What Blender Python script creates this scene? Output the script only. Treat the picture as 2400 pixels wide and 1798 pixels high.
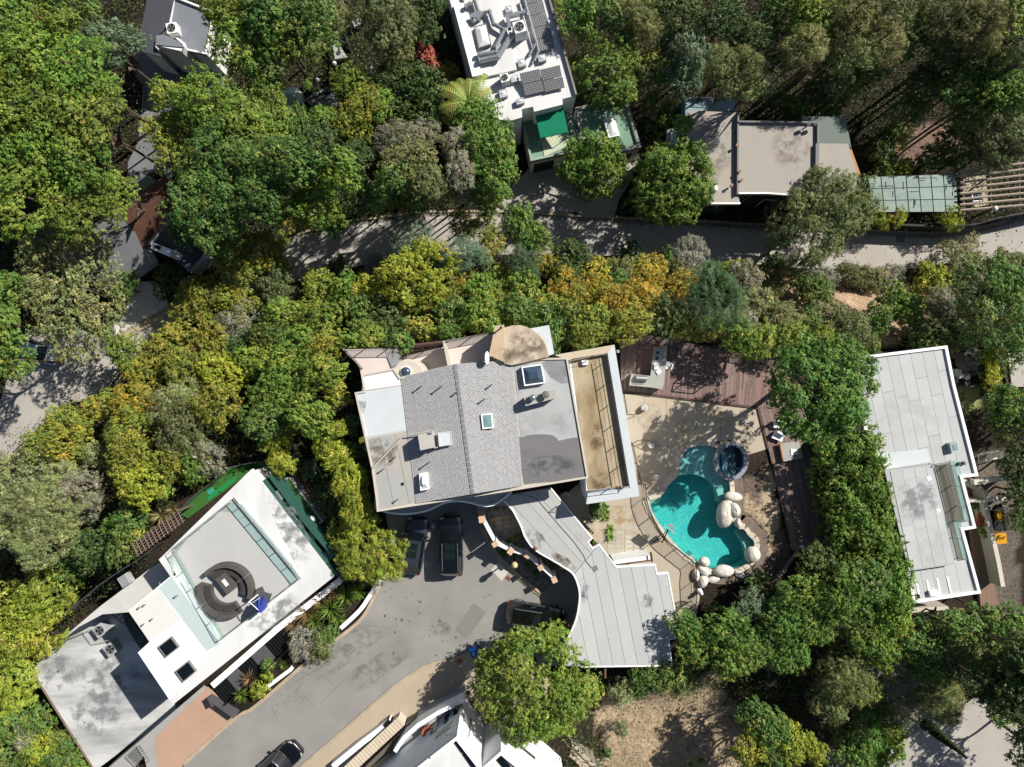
import bpy, math, random
import numpy as np
from mathutils import Vector
for o in list(bpy.data.objects): bpy.data.objects.remove(o)
SC = bpy.context.scene
COL = SC.collection
PI = math.pi
R = math.radians
CH, FPX = 57.0, 1605.0          # camera height over the driveway (m), focal length in photo pixels

# ------------------------------------------------------------------ camera, sky, sun, exposure
cam = bpy.data.cameras.new('camera'); cam.sensor_width = 36.0; cam.lens = 36.0*FPX/2400.0
cam.clip_start = 0.5; cam.clip_end = 2000
camo = bpy.data.objects.new('camera', cam); camo.location = (0, 0, CH); COL.objects.link(camo)
SC.camera = camo
SUN_AZ, SUN_EL = R(36), R(41)   # azimuth counted from +x towards +y
sdir = Vector((math.cos(SUN_AZ)*math.cos(SUN_EL), math.sin(SUN_AZ)*math.cos(SUN_EL), math.sin(SUN_EL)))
world = bpy.data.worlds.new('World'); SC.world = world; world.use_nodes = True
wn = world.node_tree.nodes; wl = world.node_tree.links
sky = wn.new('ShaderNodeTexSky'); sky.sky_type = 'NISHITA'; sky.sun_disc = False
sky.sun_elevation = SUN_EL; sky.sun_rotation = math.atan2(sdir.x, sdir.y)
wn['Background'].inputs['Strength'].default_value = 0.05
wl.new(sky.outputs['Color'], wn['Background'].inputs['Color'])
sl = bpy.data.lights.new('sun', 'SUN'); sl.energy = 5.0; sl.angle = R(0.53); sl.color = (1.0, 0.95, 0.87)
so = bpy.data.objects.new('sun', sl); so.rotation_euler = (-sdir).to_track_quat('-Z', 'Y').to_euler()
so.location = sdir*80; COL.objects.link(so)
SC.view_settings.view_transform = 'Standard'; SC.view_settings.look = 'None'
SC.view_settings.gamma = 1.0; SC.view_settings.exposure = 0.55; SC.view_settings.use_curve_mapping = False
SC.cycles.max_bounces = 6; SC.cycles.diffuse_bounces = 2; SC.cycles.glossy_bounces = 2
SC.cycles.transparent_max_bounces = 8; SC.cycles.transmission_bounces = 3
SC.cycles.use_denoising = True

# ------------------------------------------------------------------ measuring: a survey of the photograph, pixel + height -> metres
def P(px, py, z=0.0):
    s = (CH-z)/FPX
    return ((px-1200)*s, (899-py)*s)
def W(pts, z=0.0): return [P(x, y, z) for x, y in pts]
def S(z=0.0): return (CH-z)/FPX
def tile(ox, oy, k=3.682):
    return lambda *p: [(ox+x/k, oy+y/k) for x, y in p]
A0, A1, A2, A3 = [tile(x, 0) for x in (0, 600, 1200, 1800)]
B0, B1, B2, B3 = [tile(x, 450) for x in (0, 600, 1200, 1800)]
C0, C1, C2, C3 = [tile(x, 900) for x in (0, 600, 1200, 1800)]
D0, D1, D2, D3 = [tile(x, 1348) for x in (0, 600, 1200, 1800)]

# ------------------------------------------------------------------ materials
def lin(h):
    h = h.lstrip('#'); out = []
    for i in (0, 2, 4):
        c = int(h[i:i+2], 16)/255
        out.append(c/12.92 if c <= .04045 else ((c+.055)/1.055)**2.4)
    return tuple(out)
MATS = {}
def mat(name, col, rough=.8, var=.12, scale=.6, col2=None, fine=.08, fscale=14, metal=0., spec=.3, bump=0., orand=0., stretch=None, amt=.5, coat=0.):
    if name in MATS: return MATS[name]
    if isinstance(col, str): col = lin(col)
    if isinstance(col2, str): col2 = lin(col2)
    if name != 'white stucco': col = tuple(c*.76 for c in col); col2 = col2 and tuple(c*.76 for c in col2)
    m = bpy.data.materials.new(name); m.use_nodes = True; MATS[name] = m
    n = m.node_tree.nodes; l = m.node_tree.links; b = n['Principled BSDF']
    b.inputs['Roughness'].default_value = rough; b.inputs['Metallic'].default_value = metal
    b.inputs['Specular IOR Level'].default_value = spec
    if coat: b.inputs['Coat Weight'].default_value = coat; b.inputs['Coat Roughness'].default_value = .05
    tc = n.new('ShaderNodeTexCoord'); src = tc.outputs['Object']
    if stretch:
        mp = n.new('ShaderNodeMapping'); mp.inputs['Scale'].default_value = stretch[:3]
        if len(stretch) > 3: mp.inputs['Rotation'].default_value = (0, 0, stretch[3])
        l.new(src, mp.inputs['Vector']); src = mp.outputs['Vector']
    nz = n.new('ShaderNodeTexNoise'); nz.inputs['Scale'].default_value = scale; nz.inputs['Detail'].default_value = 6
    nz.inputs['Roughness'].default_value = .6; l.new(src, nz.inputs['Vector'])
    rp = n.new('ShaderNodeValToRGB')
    c2 = col2 or tuple(min(1, c*(1+var)) for c in col); c1 = col if col2 else tuple(c*(1-var) for c in col)
    w = .22 if not col2 else .14
    rp.color_ramp.elements[0].position = amt-w; rp.color_ramp.elements[1].position = amt+w
    rp.color_ramp.elements[0].color = (*c1, 1); rp.color_ramp.elements[1].color = (*c2, 1)
    l.new(nz.outputs['Fac'], rp.inputs['Fac'])
    nf = n.new('ShaderNodeTexNoise'); nf.inputs['Scale'].default_value = fscale; nf.inputs['Detail'].default_value = 4
    l.new(tc.outputs['Object'], nf.inputs['Vector'])
    mr = n.new('ShaderNodeMapRange'); mr.inputs['From Min'].default_value = .3; mr.inputs['From Max'].default_value = .7
    mr.inputs['To Min'].default_value = 1-fine; mr.inputs['To Max'].default_value = 1+fine
    l.new(nf.outputs['Fac'], mr.inputs['Value'])
    val = mr.outputs['Result']
    if orand:
        oi = n.new('ShaderNodeObjectInfo'); m2 = n.new('ShaderNodeMapRange')
        m2.inputs['To Min'].default_value = 1-orand; m2.inputs['To Max'].default_value = 1+orand
        l.new(oi.outputs['Random'], m2.inputs['Value'])
        mu = n.new('ShaderNodeMath'); mu.operation = 'MULTIPLY'; l.new(val, mu.inputs[0]); l.new(m2.outputs['Result'], mu.inputs[1])
        val = mu.outputs[0]
    vm = n.new('ShaderNodeVectorMath'); vm.operation = 'SCALE'
    l.new(rp.outputs['Color'], vm.inputs[0]); l.new(val, vm.inputs['Scale'])
    l.new(vm.outputs['Vector'], b.inputs['Base Color'])
    if bump:
        bp = n.new('ShaderNodeBump'); bp.inputs['Strength'].default_value = bump; bp.inputs['Distance'].default_value = .03
        l.new(nf.outputs['Fac'], bp.inputs['Height']); l.new(bp.outputs['Normal'], b.inputs['Normal'])
    return m

def attr_mat(name, rough=.9, fine=.15, fscale=9, orand=0., spec=.2, trans=0., bump=0.):
    """base colour from the mesh's own colour attribute Col (leaf, shingle or soil colour)"""
    m = bpy.data.materials.new(name); m.use_nodes = True; MATS[name] = m
    n = m.node_tree.nodes; l = m.node_tree.links; b = n['Principled BSDF']
    b.inputs['Roughness'].default_value = rough; b.inputs['Specular IOR Level'].default_value = spec
    at = n.new('ShaderNodeAttribute'); at.attribute_name = 'Col'
    tc = n.new('ShaderNodeTexCoord'); nf = n.new('ShaderNodeTexNoise'); nf.inputs['Scale'].default_value = fscale
    nf.inputs['Detail'].default_value = 5; l.new(tc.outputs['Object'], nf.inputs['Vector'])
    mr = n.new('ShaderNodeMapRange'); mr.inputs['From Min'].default_value = .3; mr.inputs['From Max'].default_value = .7
    mr.inputs['To Min'].default_value = 1-fine; mr.inputs['To Max'].default_value = 1+fine
    l.new(nf.outputs['Fac'], mr.inputs['Value']); val = mr.outputs['Result']
    col = at.outputs['Color']
    if orand:
        oi = n.new('ShaderNodeObjectInfo')
        hs = n.new('ShaderNodeHueSaturation'); m2 = n.new('ShaderNodeMapRange')
        m2.inputs['To Min'].default_value = .5-.018; m2.inputs['To Max'].default_value = .5+.018
        l.new(oi.outputs['Random'], m2.inputs['Value']); l.new(m2.outputs['Result'], hs.inputs['Hue'])
        m3 = n.new('ShaderNodeMath'); m3.operation = 'MULTIPLY_ADD'; m3.inputs[1].default_value = 2*orand; m3.inputs[2].default_value = 1-orand
        fr = n.new('ShaderNodeMath'); fr.operation = 'FRACT'; f2 = n.new('ShaderNodeMath'); f2.operation = 'MULTIPLY'; f2.inputs[1].default_value = 7.31
        l.new(oi.outputs['Random'], f2.inputs[0]); l.new(f2.outputs[0], fr.inputs[0]); l.new(fr.outputs[0], m3.inputs[0])
        l.new(m3.outputs[0], hs.inputs['Value']); l.new(col, hs.inputs['Color']); col = hs.outputs['Color']
    vm = n.new('ShaderNodeVectorMath'); vm.operation = 'SCALE'
    l.new(col, vm.inputs[0]); l.new(val, vm.inputs['Scale']); l.new(vm.outputs['Vector'], b.inputs['Base Color'])
    if bump:
        bp = n.new('ShaderNodeBump'); bp.inputs['Strength'].default_value = bump; bp.inputs['Distance'].default_value = .15
        l.new(nf.outputs['Fac'], bp.inputs['Height']); l.new(bp.outputs['Normal'], b.inputs['Normal'])
    if trans:
        tr = n.new('ShaderNodeBsdfTranslucent'); mx = n.new('ShaderNodeMixShader'); mx.inputs[0].default_value = trans
        l.new(vm.outputs['Vector'], tr.inputs['Color']); l.new(b.outputs[0], mx.inputs[1]); l.new(tr.outputs[0], mx.inputs[2])
        l.new(mx.outputs[0], n['Material Output'].inputs['Surface'])
    return m

def glass_mat(name, tint, mixf=.25, rough=.03, base='#101820'):
    """window or railing glass: tinted see-through with a mirror sheen"""
    m = bpy.data.materials.new(name); m.use_nodes = True; MATS[name] = m
    n = m.node_tree.nodes; l = m.node_tree.links; n.remove(n['Principled BSDF'])
    t = n.new('ShaderNodeBsdfTransparent'); t.inputs['Color'].default_value = (*tint, 1)
    g = n.new('ShaderNodeBsdfGlossy'); g.inputs['Roughness'].default_value = rough; g.inputs['Color'].default_value = (.9, .95, .95, 1)
    d = n.new('ShaderNodeBsdfDiffuse'); d.inputs['Color'].default_value = (*lin(base), 1)
    m1 = n.new('ShaderNodeMixShader'); m1.inputs[0].default_value = mixf; l.new(t.outputs[0], m1.inputs[1]); l.new(d.outputs[0], m1.inputs[2])
    m2 = n.new('ShaderNodeMixShader'); m2.inputs[0].default_value = .09; l.new(m1.outputs[0], m2.inputs[1]); l.new(g.outputs[0], m2.inputs[2])
    l.new(m2.outputs[0], n['Material Output'].inputs['Surface'])
    return m

def stain_mat(name, col, strength=.7, scale=1.2):
    """water or dirt stain with a ragged, fading edge"""
    if name in MATS: return MATS[name]
    m = bpy.data.materials.new(name); m.use_nodes = True; MATS[name] = m
    n = m.node_tree.nodes; l = m.node_tree.links; b = n['Principled BSDF']; b.inputs['Base Color'].default_value = (*[c*.76 for c in lin(col)], 1); b.inputs['Roughness'].default_value = .9
    tc = n.new('ShaderNodeTexCoord'); mp = n.new('ShaderNodeMapping'); mp.inputs['Location'].default_value = (-1, -1, 0); mp.inputs['Scale'].default_value = (2, 2, 0); l.new(tc.outputs['Generated'], mp.inputs['Vector'])
    gr = n.new('ShaderNodeTexGradient'); gr.gradient_type = 'SPHERICAL'; l.new(mp.outputs['Vector'], gr.inputs['Vector'])
    nz = n.new('ShaderNodeTexNoise'); nz.inputs['Scale'].default_value = scale; nz.inputs['Detail'].default_value = 7; nz.inputs['Roughness'].default_value = .65; l.new(tc.outputs['Object'], nz.inputs['Vector'])
    ed = n.new('ShaderNodeMapRange'); ed.inputs['From Min'].default_value = .02; ed.inputs['From Max'].default_value = .5; l.new(gr.outputs['Fac'], ed.inputs['Value'])
    ns = n.new('ShaderNodeMapRange'); ns.inputs['From Min'].default_value = .44; ns.inputs['From Max'].default_value = .66; l.new(nz.outputs['Fac'], ns.inputs['Value'])
    mu = n.new('ShaderNodeMath'); mu.operation = 'MULTIPLY'; l.new(ed.outputs['Result'], mu.inputs[0]); l.new(ns.outputs['Result'], mu.inputs[1])
    mr = n.new('ShaderNodeMapRange'); mr.inputs['To Max'].default_value = strength; l.new(mu.outputs[0], mr.inputs['Value'])
    tr = n.new('ShaderNodeBsdfTransparent'); mx = n.new('ShaderNodeMixShader'); l.new(mr.outputs['Result'], mx.inputs[0]); l.new(tr.outputs[0], mx.inputs[1]); l.new(b.outputs[0], mx.inputs[2]); l.new(mx.outputs[0], n['Material Output'].inputs['Surface'])
    return m
# ------------------------------------------------------------------ mesh building
def area2(p): return sum(p[i][0]*p[(i+1) % len(p)][1]-p[(i+1) % len(p)][0]*p[i][1] for i in range(len(p)))
def ccw(p): return list(p) if area2(p) > 0 else list(p)[::-1]
def poly_off(p, d):
    """offset a closed polygon inwards by d"""
    p = ccw(p); n = len(p); out = []
    for i in range(n):
        a, b, c = p[i-1], p[i], p[(i+1) % n]
        e1 = np.array([b[0]-a[0], b[1]-a[1]]); e2 = np.array([c[0]-b[0], c[1]-b[1]])
        e1 = e1/(np.linalg.norm(e1)+1e-9); e2 = e2/(np.linalg.norm(e2)+1e-9)
        n1 = np.array([-e1[1], e1[0]]); n2 = np.array([-e2[1], e2[0]])
        m = n1+n2; k = max(.25, 1+float(n1@n2)); m = m/k
        out.append((b[0]+m[0]*d, b[1]+m[1]*d))
    return out
def clip(poly, nx, ny, c):
    """keep the part of poly where nx*x+ny*y <= c"""
    out = []
    for i in range(len(poly)):
        a, b = poly[i], poly[(i+1) % len(poly)]
        da, db = nx*a[0]+ny*a[1]-c, nx*b[0]+ny*b[1]-c
        if da <= 0: out.append(a)
        if (da < 0) != (db < 0) and abs(da-db) > 1e-9:
            t = da/(da-db); out.append((a[0]+t*(b[0]-a[0]), a[1]+t*(b[1]-a[1])))
    return out
def smooth(pts, n=6, closed=False):
    """Catmull-Rom through the points"""
    out = []; m = len(pts); rng = range(m if closed else m-1)
    for i in rng:
        g = lambda k: pts[k % m] if closed else pts[min(max(k, 0), m-1)]
        p0, p1, p2, p3 = [np.array(g(i+k), float) for k in (-1, 0, 1, 2)]
        for j in range(n):
            t = j/n
            out.append(tuple(.5*((2*p1)+(-p0+p2)*t+(2*p0-5*p1+4*p2-p3)*t*t+(-p0+3*p1-3*p2+p3)*t**3)))
    if not closed: out.append(tuple(pts[-1]))
    return out

class MB:
    def __init__(s): s.v = []; s.f = []; s.c = []
    def add(s, vs, fs, col=None):
        k = len(s.v); s.v += [tuple(map(float, v)) for v in vs]; s.f += [tuple(i+k for i in f) for f in fs]
        s.c += [col]*len(fs); return s
    def prism(s, poly, z0, z1, col=None):
        p = ccw(poly); n = len(p)
        if not callable(z1):
            zt = [z1]*n
        else: zt = [z1(x, y) for x, y in p]
        zb = [z0]*n if not callable(z0) else [z0(x, y) for x, y in p]
        vs = [(x, y, z) for (x, y), z in zip(p, zb)]+[(x, y, z) for (x, y), z in zip(p, zt)]
        fs = [tuple(range(n-1, -1, -1)), tuple(range(n, 2*n))]+[(i, (i+1) % n, n+(i+1) % n, n+i) for i in range(n)]
        return s.add(vs, fs, col)
    def box(s, cx, cy, z0, z1, sx, sy, a=0., col=None):
        ca, sa = math.cos(a), math.sin(a)
        return s.prism([(cx+ca*x-sa*y, cy+sa*x+ca*y) for x, y in ((-sx/2, -sy/2), (sx/2, -sy/2), (sx/2, sy/2), (-sx/2, sy/2))], z0, z1, col)
    def wall(s, path, w, z0, z1, closed=False, side=0, col=None):
        """ribbon of width w along a path; side 0 centred, +1 to the left, -1 to the right"""
        p = [np.array(q[:2], float) for q in path]; n = len(p); L = []; Rr = []
        for i in range(n):
            a = p[i-1] if (i > 0 or closed) else None; c = p[(i+1) % n] if (i < n-1 or closed) else None
            b = p[i]
            e1 = (b-a)/(np.linalg.norm(b-a)+1e-9) if a is not None else None
            e2 = (c-b)/(np.linalg.norm(c-b)+1e-9) if c is not None else None
            if e1 is None: e1 = e2
            if e2 is None: e2 = e1
            n1 = np.array([-e1[1], e1[0]]); n2 = np.array([-e2[1], e2[0]])
            m = (n1+n2)/max(.3, 1+float(n1@n2))
            lo, hi = {0: (-w/2, w/2), 1: (0, w), -1: (-w, 0)}[side]
            L.append(b+m*hi); Rr.append(b+m*lo)
        f0 = z0 if callable(z0) else (lambda x, y: z0); f1 = z1 if callable(z1) else (lambda x, y: z1)
        vs = []
        for l_, r_ in zip(L, Rr):
            vs += [(*l_, f0(*l_)), (*r_, f0(*r_)), (*r_, f1(*r_)), (*l_, f1(*l_))]
        fs = []
        for i in range(n if closed else n-1):
            a, b = 4*i, 4*((i+1) % n)
            for k in range(4):
                fs.append((a+k, a+(k+1) % 4, b+(k+1) % 4, b+k)[::-1])
        if not closed: fs += [(3, 2, 1, 0)[::-1], tuple(4*(n-1)+k for k in range(4))[::-1]]
        return s.add(vs, fs, col)
    def tube(s, pts, r, n=6, closed=False, col=None):
        p = [np.array(q, float) for q in pts]; m = len(p); vs = []; fs = []
        rr = r if isinstance(r, (list, tuple)) else [r]*m
        for i in range(m):
            a = p[i-1] if (i > 0 or closed) else p[i]; c = p[(i+1) % m] if (i < m-1 or closed) else p[i]
            t = (c-a)/(np.linalg.norm(c-a)+1e-9)
            u = np.cross(t, [0, 0, 1.0]) if abs(t[2]) < .9 else np.cross(t, [1.0, 0, 0]); u /= np.linalg.norm(u)+1e-9
            w = np.cross(t, u)
            for k in range(n):
                an = 2*PI*k/n; vs.append(p[i]+rr[i]*(math.cos(an)*u+math.sin(an)*w))
        for i in range(m if closed else m-1):
            for k in range(n):
                a, b = i*n, ((i+1) % m)*n
                fs.append((a+k, a+(k+1) % n, b+(k+1) % n, b+k))
        if not closed: fs += [tuple(range(n-1, -1, -1)), tuple((m-1)*n+k for k in range(n))]
        return s.add(vs, fs, col)
    def lathe(s, prof, cx, cy, z=0., n=20, col=None):
        vs = []; fs = []; m = len(prof)
        for r_, h in prof:
            for k in range(n):
                a = 2*PI*k/n; vs.append((cx+r_*math.cos(a), cy+r_*math.sin(a), z+h))
        for i in range(m-1):
            for k in range(n): fs.append((i*n+k, i*n+(k+1) % n, (i+1)*n+(k+1) % n, (i+1)*n+k))
        fs += [tuple(range(n-1, -1, -1)), tuple((m-1)*n+k for k in range(n))]
        return s.add(vs, fs, col)
    def ball(s, cx, cy, cz, rx, ry, rz, a=0., n=18, m=11, rough=0., seed=0, col=None):
        rg = random.Random(seed); ph = [rg.uniform(0, 6) for _ in range(6)]
        vs = []; fs = []; ca, sa = math.cos(a), math.sin(a)
        for i in range(m+1):
            t = PI*i/m
            for k in range(n):
                p = 2*PI*k/n
                q = 1+rough*(math.sin(2*p+ph[0]+t)+.7*math.sin(3*p+ph[1]-2*t)+.5*math.sin(3*t+ph[2]+p))
                x, y, z_ = rx*q*math.sin(t)*math.cos(p), ry*q*math.sin(t)*math.sin(p), rz*q*math.cos(t)
                vs.append((cx+ca*x-sa*y, cy+sa*x+ca*y, cz+z_))
        for i in range(m):
            for k in range(n): fs.append((i*n+k, (i+1)*n+k, (i+1)*n+(k+1) % n, i*n+(k+1) % n))
        return s.add(vs, fs, col)
    def build(s, name, m, parent=None, smooth=False, loc=None):
        me = bpy.data.meshes.new(name)
        off = Vector((0, 0, 0))
        if parent is not None: off = Vector(parent['_o'])
        elif loc is not None: off = Vector(loc)
        me.from_pydata([(x-off.x, y-off.y, z-off.z) for x, y, z in s.v], [], s.f)
        if any(c is not None for c in s.c):
            at = me.color_attributes.new('Col', 'FLOAT_COLOR', 'CORNER'); d = []
            for f, c in zip(s.f, s.c): d += [*(c or (.5, .5, .5)), 1.]*len(f)
            at.data.foreach_set('color', d)
        if smooth: me.shade_smooth()
        me.materials.append(m); me.validate()
        o = bpy.data.objects.new(name, me); COL.objects.link(o)
        if parent is not None: o.parent = parent; o['_o'] = tuple(off)
        else: o.location = off; o['_o'] = tuple(off)
        return o

def tag(o, label=None, cat=None, group=None, kind=None):
    if label: o['label'] = label
    if cat: o['category'] = cat
    if group: o['group'] = group
    if kind: o['kind'] = kind
    return o
def thing(name, label, cat, loc=(0, 0, 0), group=None, rz=0.):
    o = bpy.data.objects.new(name, None); COL.objects.link(o); o.empty_display_size = .2
    o.location = loc; o.rotation_euler.z = rz; o['_o'] = tuple(loc) if rz == 0 else (0., 0., 0.)
    return tag(o, label, cat, group)
def local_thing(name, label, cat, loc=(0, 0, 0), group=None, rz=0.):
    """a thing whose parts are written in its own coordinates"""
    o = thing(name, label, cat, loc, group, rz); o['_o'] = (0., 0., 0.); return o
def copy_tree(o, parent=None):
    c = o.copy(); COL.objects.link(c); c.parent = parent
    for ch in o.children: copy_tree(ch, c)
    return c
def one(mb, name, m, label, cat, group=None, smooth=False):
    """a thing that is one mesh, origin at its base"""
    a = np.array(mb.v); loc = (float(a[:, 0].mean()), float(a[:, 1].mean()), float(a[:, 2].min()))
    return tag(mb.build(name, m, None, smooth, loc), label, cat, group)
def struct(mb, name, m, parent=None):
    o = mb.build(name, m, parent)
    if parent is None: o['kind'] = 'structure'
    return o
def centre(poly, z=0.):
    return (sum(p[0] for p in poly)/len(poly), sum(p[1] for p in poly)/len(poly), z)
def strips(parent, poly, z, ang, w, m, name='roof_panel', th=.03, gap=.05, jit=0., cross=0., seed=1, phase=0.):
    """lay a roof or floor in separate sheets: strips of width w running along direction ang, cut to length where cross > 0"""
    rg = random.Random(seed); nx, ny = -math.sin(ang), math.cos(ang); ux, uy = math.cos(ang), math.sin(ang)
    d = [nx*x+ny*y for x, y in poly]; e = [ux*x+uy*y for x, y in poly]
    c = min(d)+phase*w
    while c < max(d):
        q = clip(clip(poly, nx, ny, c+w-gap/2), -nx, -ny, -(c+gap/2))
        c += w
        if len(q) < 3 or abs(area2(q)) < .12: continue
        segs = [(min(e), max(e))]
        if cross:
            cuts = [min(e)]; t = min(e)+rg.uniform(.3, 1)*cross
            while t < max(e)-.4*cross: cuts.append(t); t += cross*rg.uniform(.8, 1.2)
            cuts.append(max(e)); segs = list(zip(cuts[:-1], cuts[1:]))
        for a, b in segs:
            s_ = clip(clip(q, ux, uy, b-gap/2 if b < max(e) else b), -ux, -uy, -(a+gap/2 if a > min(e) else a))
            if len(s_) < 3 or abs(area2(s_)) < .06: continue
            mb = MB().prism(s_, z, z+th+rg.uniform(0, .008)); mb.build(name, m, parent)
# ------------------------------------------------------------------ the lie of the land
PADS = [(W([(480,1640),(425,1535),(345,1420),(335,1290),(425,1195),(560,1085),(640,1080),(700,1130),(790,1200),(830,1190),(825,930),(850,885),(1320,850),(1450,760),(1840,838),(1960,1050),
            (1970,1300),(1800,1400),(1640,1500),(1590,1575),(1330,1630),(1300,1950),(215,1950)], 0), 0.0),
        (W([(-300,1050),(0,940),(60,770),(150,755),(258,800),(396,724),(550,640),(700,553),(900,512),(1160,499),(1526,517),(2040,542),(2180,549),(2400,507),(2700,430),
            (2700,540),(2400,597),(2112,632),(1890,629),(1553,612),(1376,604),(1100,600),(885,617),(763,655),(695,668),(550,700),(402,762),(337,810),(244,922),(144,949),(22,1068),(-300,1250)], -8), -8.0),
        (W([(-400,-400),(2900,-400),(2900,420),(2400,490),(2180,530),(1526,500),(1160,482),(900,495),(700,535),(390,710),(250,780),(150,740),(-400,700)], -8), -8.0),
        (W([(2010,820),(2700,760),(2700,1450),(2300,1450),(2120,1420)], -2.5), -2.5),
        (W([(2030,1690),(2250,1640),(2700,1640),(2700,2000),(2030,2000)], -8), -8.0),
        (W([(1400,1660),(1620,1640),(1700,1798),(1700,1950),(1450,1950)], -3), -3.0),
        (W([(-400,1480),(20,1480),(200,1420),(300,1520),(400,1640),(230,1820),(160,2000),(-400,2000)], -5), -5.0)]
def ground(x, y):
    x = np.atleast_1d(np.asarray(x, float)); y = np.atleast_1d(np.asarray(y, float))
    num = np.zeros_like(x); den = np.zeros_like(x)
    for poly, z in PADS:
        p = np.array(poly); q = np.roll(p, -1, 0); d = np.full_like(x, 1e9); ins = np.zeros(x.shape, bool)
        for a, b in zip(p, q):
            e = b-a; t = np.clip(((x-a[0])*e[0]+(y-a[1])*e[1])/(e@e), 0, 1)
            d = np.minimum(d, np.hypot(x-a[0]-t*e[0], y-a[1]-t*e[1]))
            c = (a[1] > y) != (b[1] > y)
            with np.errstate(divide='ignore', invalid='ignore'):
                ins ^= c & (x < (b[0]-a[0])*(y-a[1])/(b[1]-a[1])+a[0])
        d = np.where(ins, 0, d); w = 1/(d+.02)**1.6; num += w*z; den += w
    return num/den
def gz(x, y): return float(ground(x, y)[0])
def inside(poly, x, y):
    ins = np.zeros(x.shape, bool); p = np.array(poly)
    for a, b in zip(p, np.roll(p, -1, 0)):
        c = (a[1] > y) != (b[1] > y)
        with np.errstate(divide='ignore', invalid='ignore'):
            ins ^= c & (x < (b[0]-a[0])*(y-a[1])/(b[1]-a[1])+a[0])
    return ins
rng = np.random.default_rng(7)
def vnoise(x, y, s, seed=0):
    g = np.random.default_rng(seed).random((256, 256)); u, v = x/s+100.3, y/s+100.7
    i, j = np.floor(u).astype(int), np.floor(v).astype(int); f, h = u-i, v-j; f = f*f*(3-2*f); h = h*h*(3-2*h)
    G = lambda a, b: g[a % 256, b % 256]
    return (G(i, j)*(1-f)+G(i+1, j)*f)*(1-h)+(G(i, j+1)*(1-f)+G(i+1, j+1)*f)*h
xs = np.concatenate([np.linspace(-420, -60, 19)[:-1], np.arange(-60, 60.01, .5), np.linspace(60, 420, 19)[1:]])
ys = np.concatenate([np.linspace(-420, -46, 19)[:-1], np.arange(-46, 46.01, .5), np.linspace(46, 420, 19)[1:]])
X, Y = np.meshgrid(xs, ys); X = X.ravel(); Y = Y.ravel()
Z = ground(X, Y)-.07
def near_flat(x, y):
    m = np.zeros(x.shape, bool)
    for poly, _ in PADS: m |= inside(poly, x, y)
    return m
fl = near_flat(X, Y)
Z = np.where(fl, Z, Z+.9*(vnoise(X, Y, 3.1, 1)-.55)*.6+.25*(vnoise(X, Y, 1.1, 2)-.5))
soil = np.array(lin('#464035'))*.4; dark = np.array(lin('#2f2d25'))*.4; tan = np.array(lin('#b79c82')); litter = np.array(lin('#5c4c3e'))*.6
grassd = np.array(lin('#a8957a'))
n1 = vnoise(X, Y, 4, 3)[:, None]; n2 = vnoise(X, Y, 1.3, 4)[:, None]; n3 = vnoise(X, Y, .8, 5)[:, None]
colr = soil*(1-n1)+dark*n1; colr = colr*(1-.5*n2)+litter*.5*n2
def blend(polypx, z, c, soft=1.2, amount=1.):
    global colr
    p = W(polypx, z); jx = X+(vnoise(X, Y, 1.7, 11)-.5)*2*soft; jy = Y+(vnoise(X, Y, 1.7, 12)-.5)*2*soft
    m = inside(p, jx, jy)[:, None]*amount
    colr = colr*(1-m)+np.array(c)*(.8+.4*n3)*m
blend([(1780,630),(2130,640),(2250,700),(2120,760),(2060,800),(1960,790),(1890,760),(1800,740)], -4, tan)          # bare slope under the road
blend([(770,650),(890,630),(900,665),(810,672)], -7, tan)
blend([(1380,1600),(1480,1570),(1700,1600),(1760,1700),(1720,1850),(1420,1850)], -3, grassd)                            # dry lot
blend(C2((1900,850),(2250,760),(2300,1100),(2420,1400),(2320,1657),(1900,1700),(1640,1800),(1600,1657),(2000,1650),(2180,1400),(2060,1200)), 0, np.array(lin('#6f6258')))
blend(C2((2010,930),(2110,1000),(2240,1240),(2250,1480),(2160,1500),(2150,1330),(2010,1120)), 0, np.array(lin('#b29f84')), .8)
blend(C3((-20,800),(60,860),(110,1100),(140,1280),(20,1330),(-40,1000)), 0, np.array(lin('#b7a48a')), .8)
blend(C1((300,640),(560,860),(620,1200),(700,1480),(560,1300),(430,1000),(290,820)), 0, np.array(lin('#8f6f5c')), .8)
blend(C3((1640,0),(1815,0),(1830,200),(1690,250)), -2.5, np.array(lin('#86895a')), .2)
blend([(2240,1050),(2390,1050),(2390,1440),(2300,1440)], -2.5, np.array(lin('#6a6258')), .2)
blend(A3((1100,1050),(1650,1050),(1700,1250),(1500,1400),(1100,1400)), -8, np.array(lin('#80695c')), .5)
blend(B0((1050,100),(1380,-100),(1500,-100),(1330,350),(1180,330)), -8, np.array(lin('#6f4a38')), .5)
mg = bpy.data.meshes.new('ground'); nx_, ny_ = len(xs), len(ys)
idx = np.arange(nx_*ny_).reshape(ny_, nx_)
quads = np.stack([idx[:-1, :-1], idx[:-1, 1:], idx[1:, 1:], idx[1:, :-1]], -1).reshape(-1, 4)
def mesh_np(me, V3, Q, cols=None, k=4):
    V3 = np.ascontiguousarray(V3, np.float32); Q = np.ascontiguousarray(Q, np.int32)
    me.vertices.add(len(V3)); me.vertices.foreach_set('co', V3.ravel())
    me.loops.add(Q.size); me.loops.foreach_set('vertex_index', Q.ravel())
    me.polygons.add(len(Q)); me.polygons.foreach_set('loop_start', np.arange(0, Q.size, k, dtype=np.int32))
    try: me.polygons.foreach_set('loop_total', np.full(len(Q), k, np.int32))
    except Exception: pass
    if cols is not None:
        at = me.color_attributes.new('Col', 'FLOAT_COLOR', 'POINT')
        c = np.ones((len(V3), 4), np.float32); c[:, :3] = cols; at.data.foreach_set('color', c.ravel())
    me.update(calc_edges=True)
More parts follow.
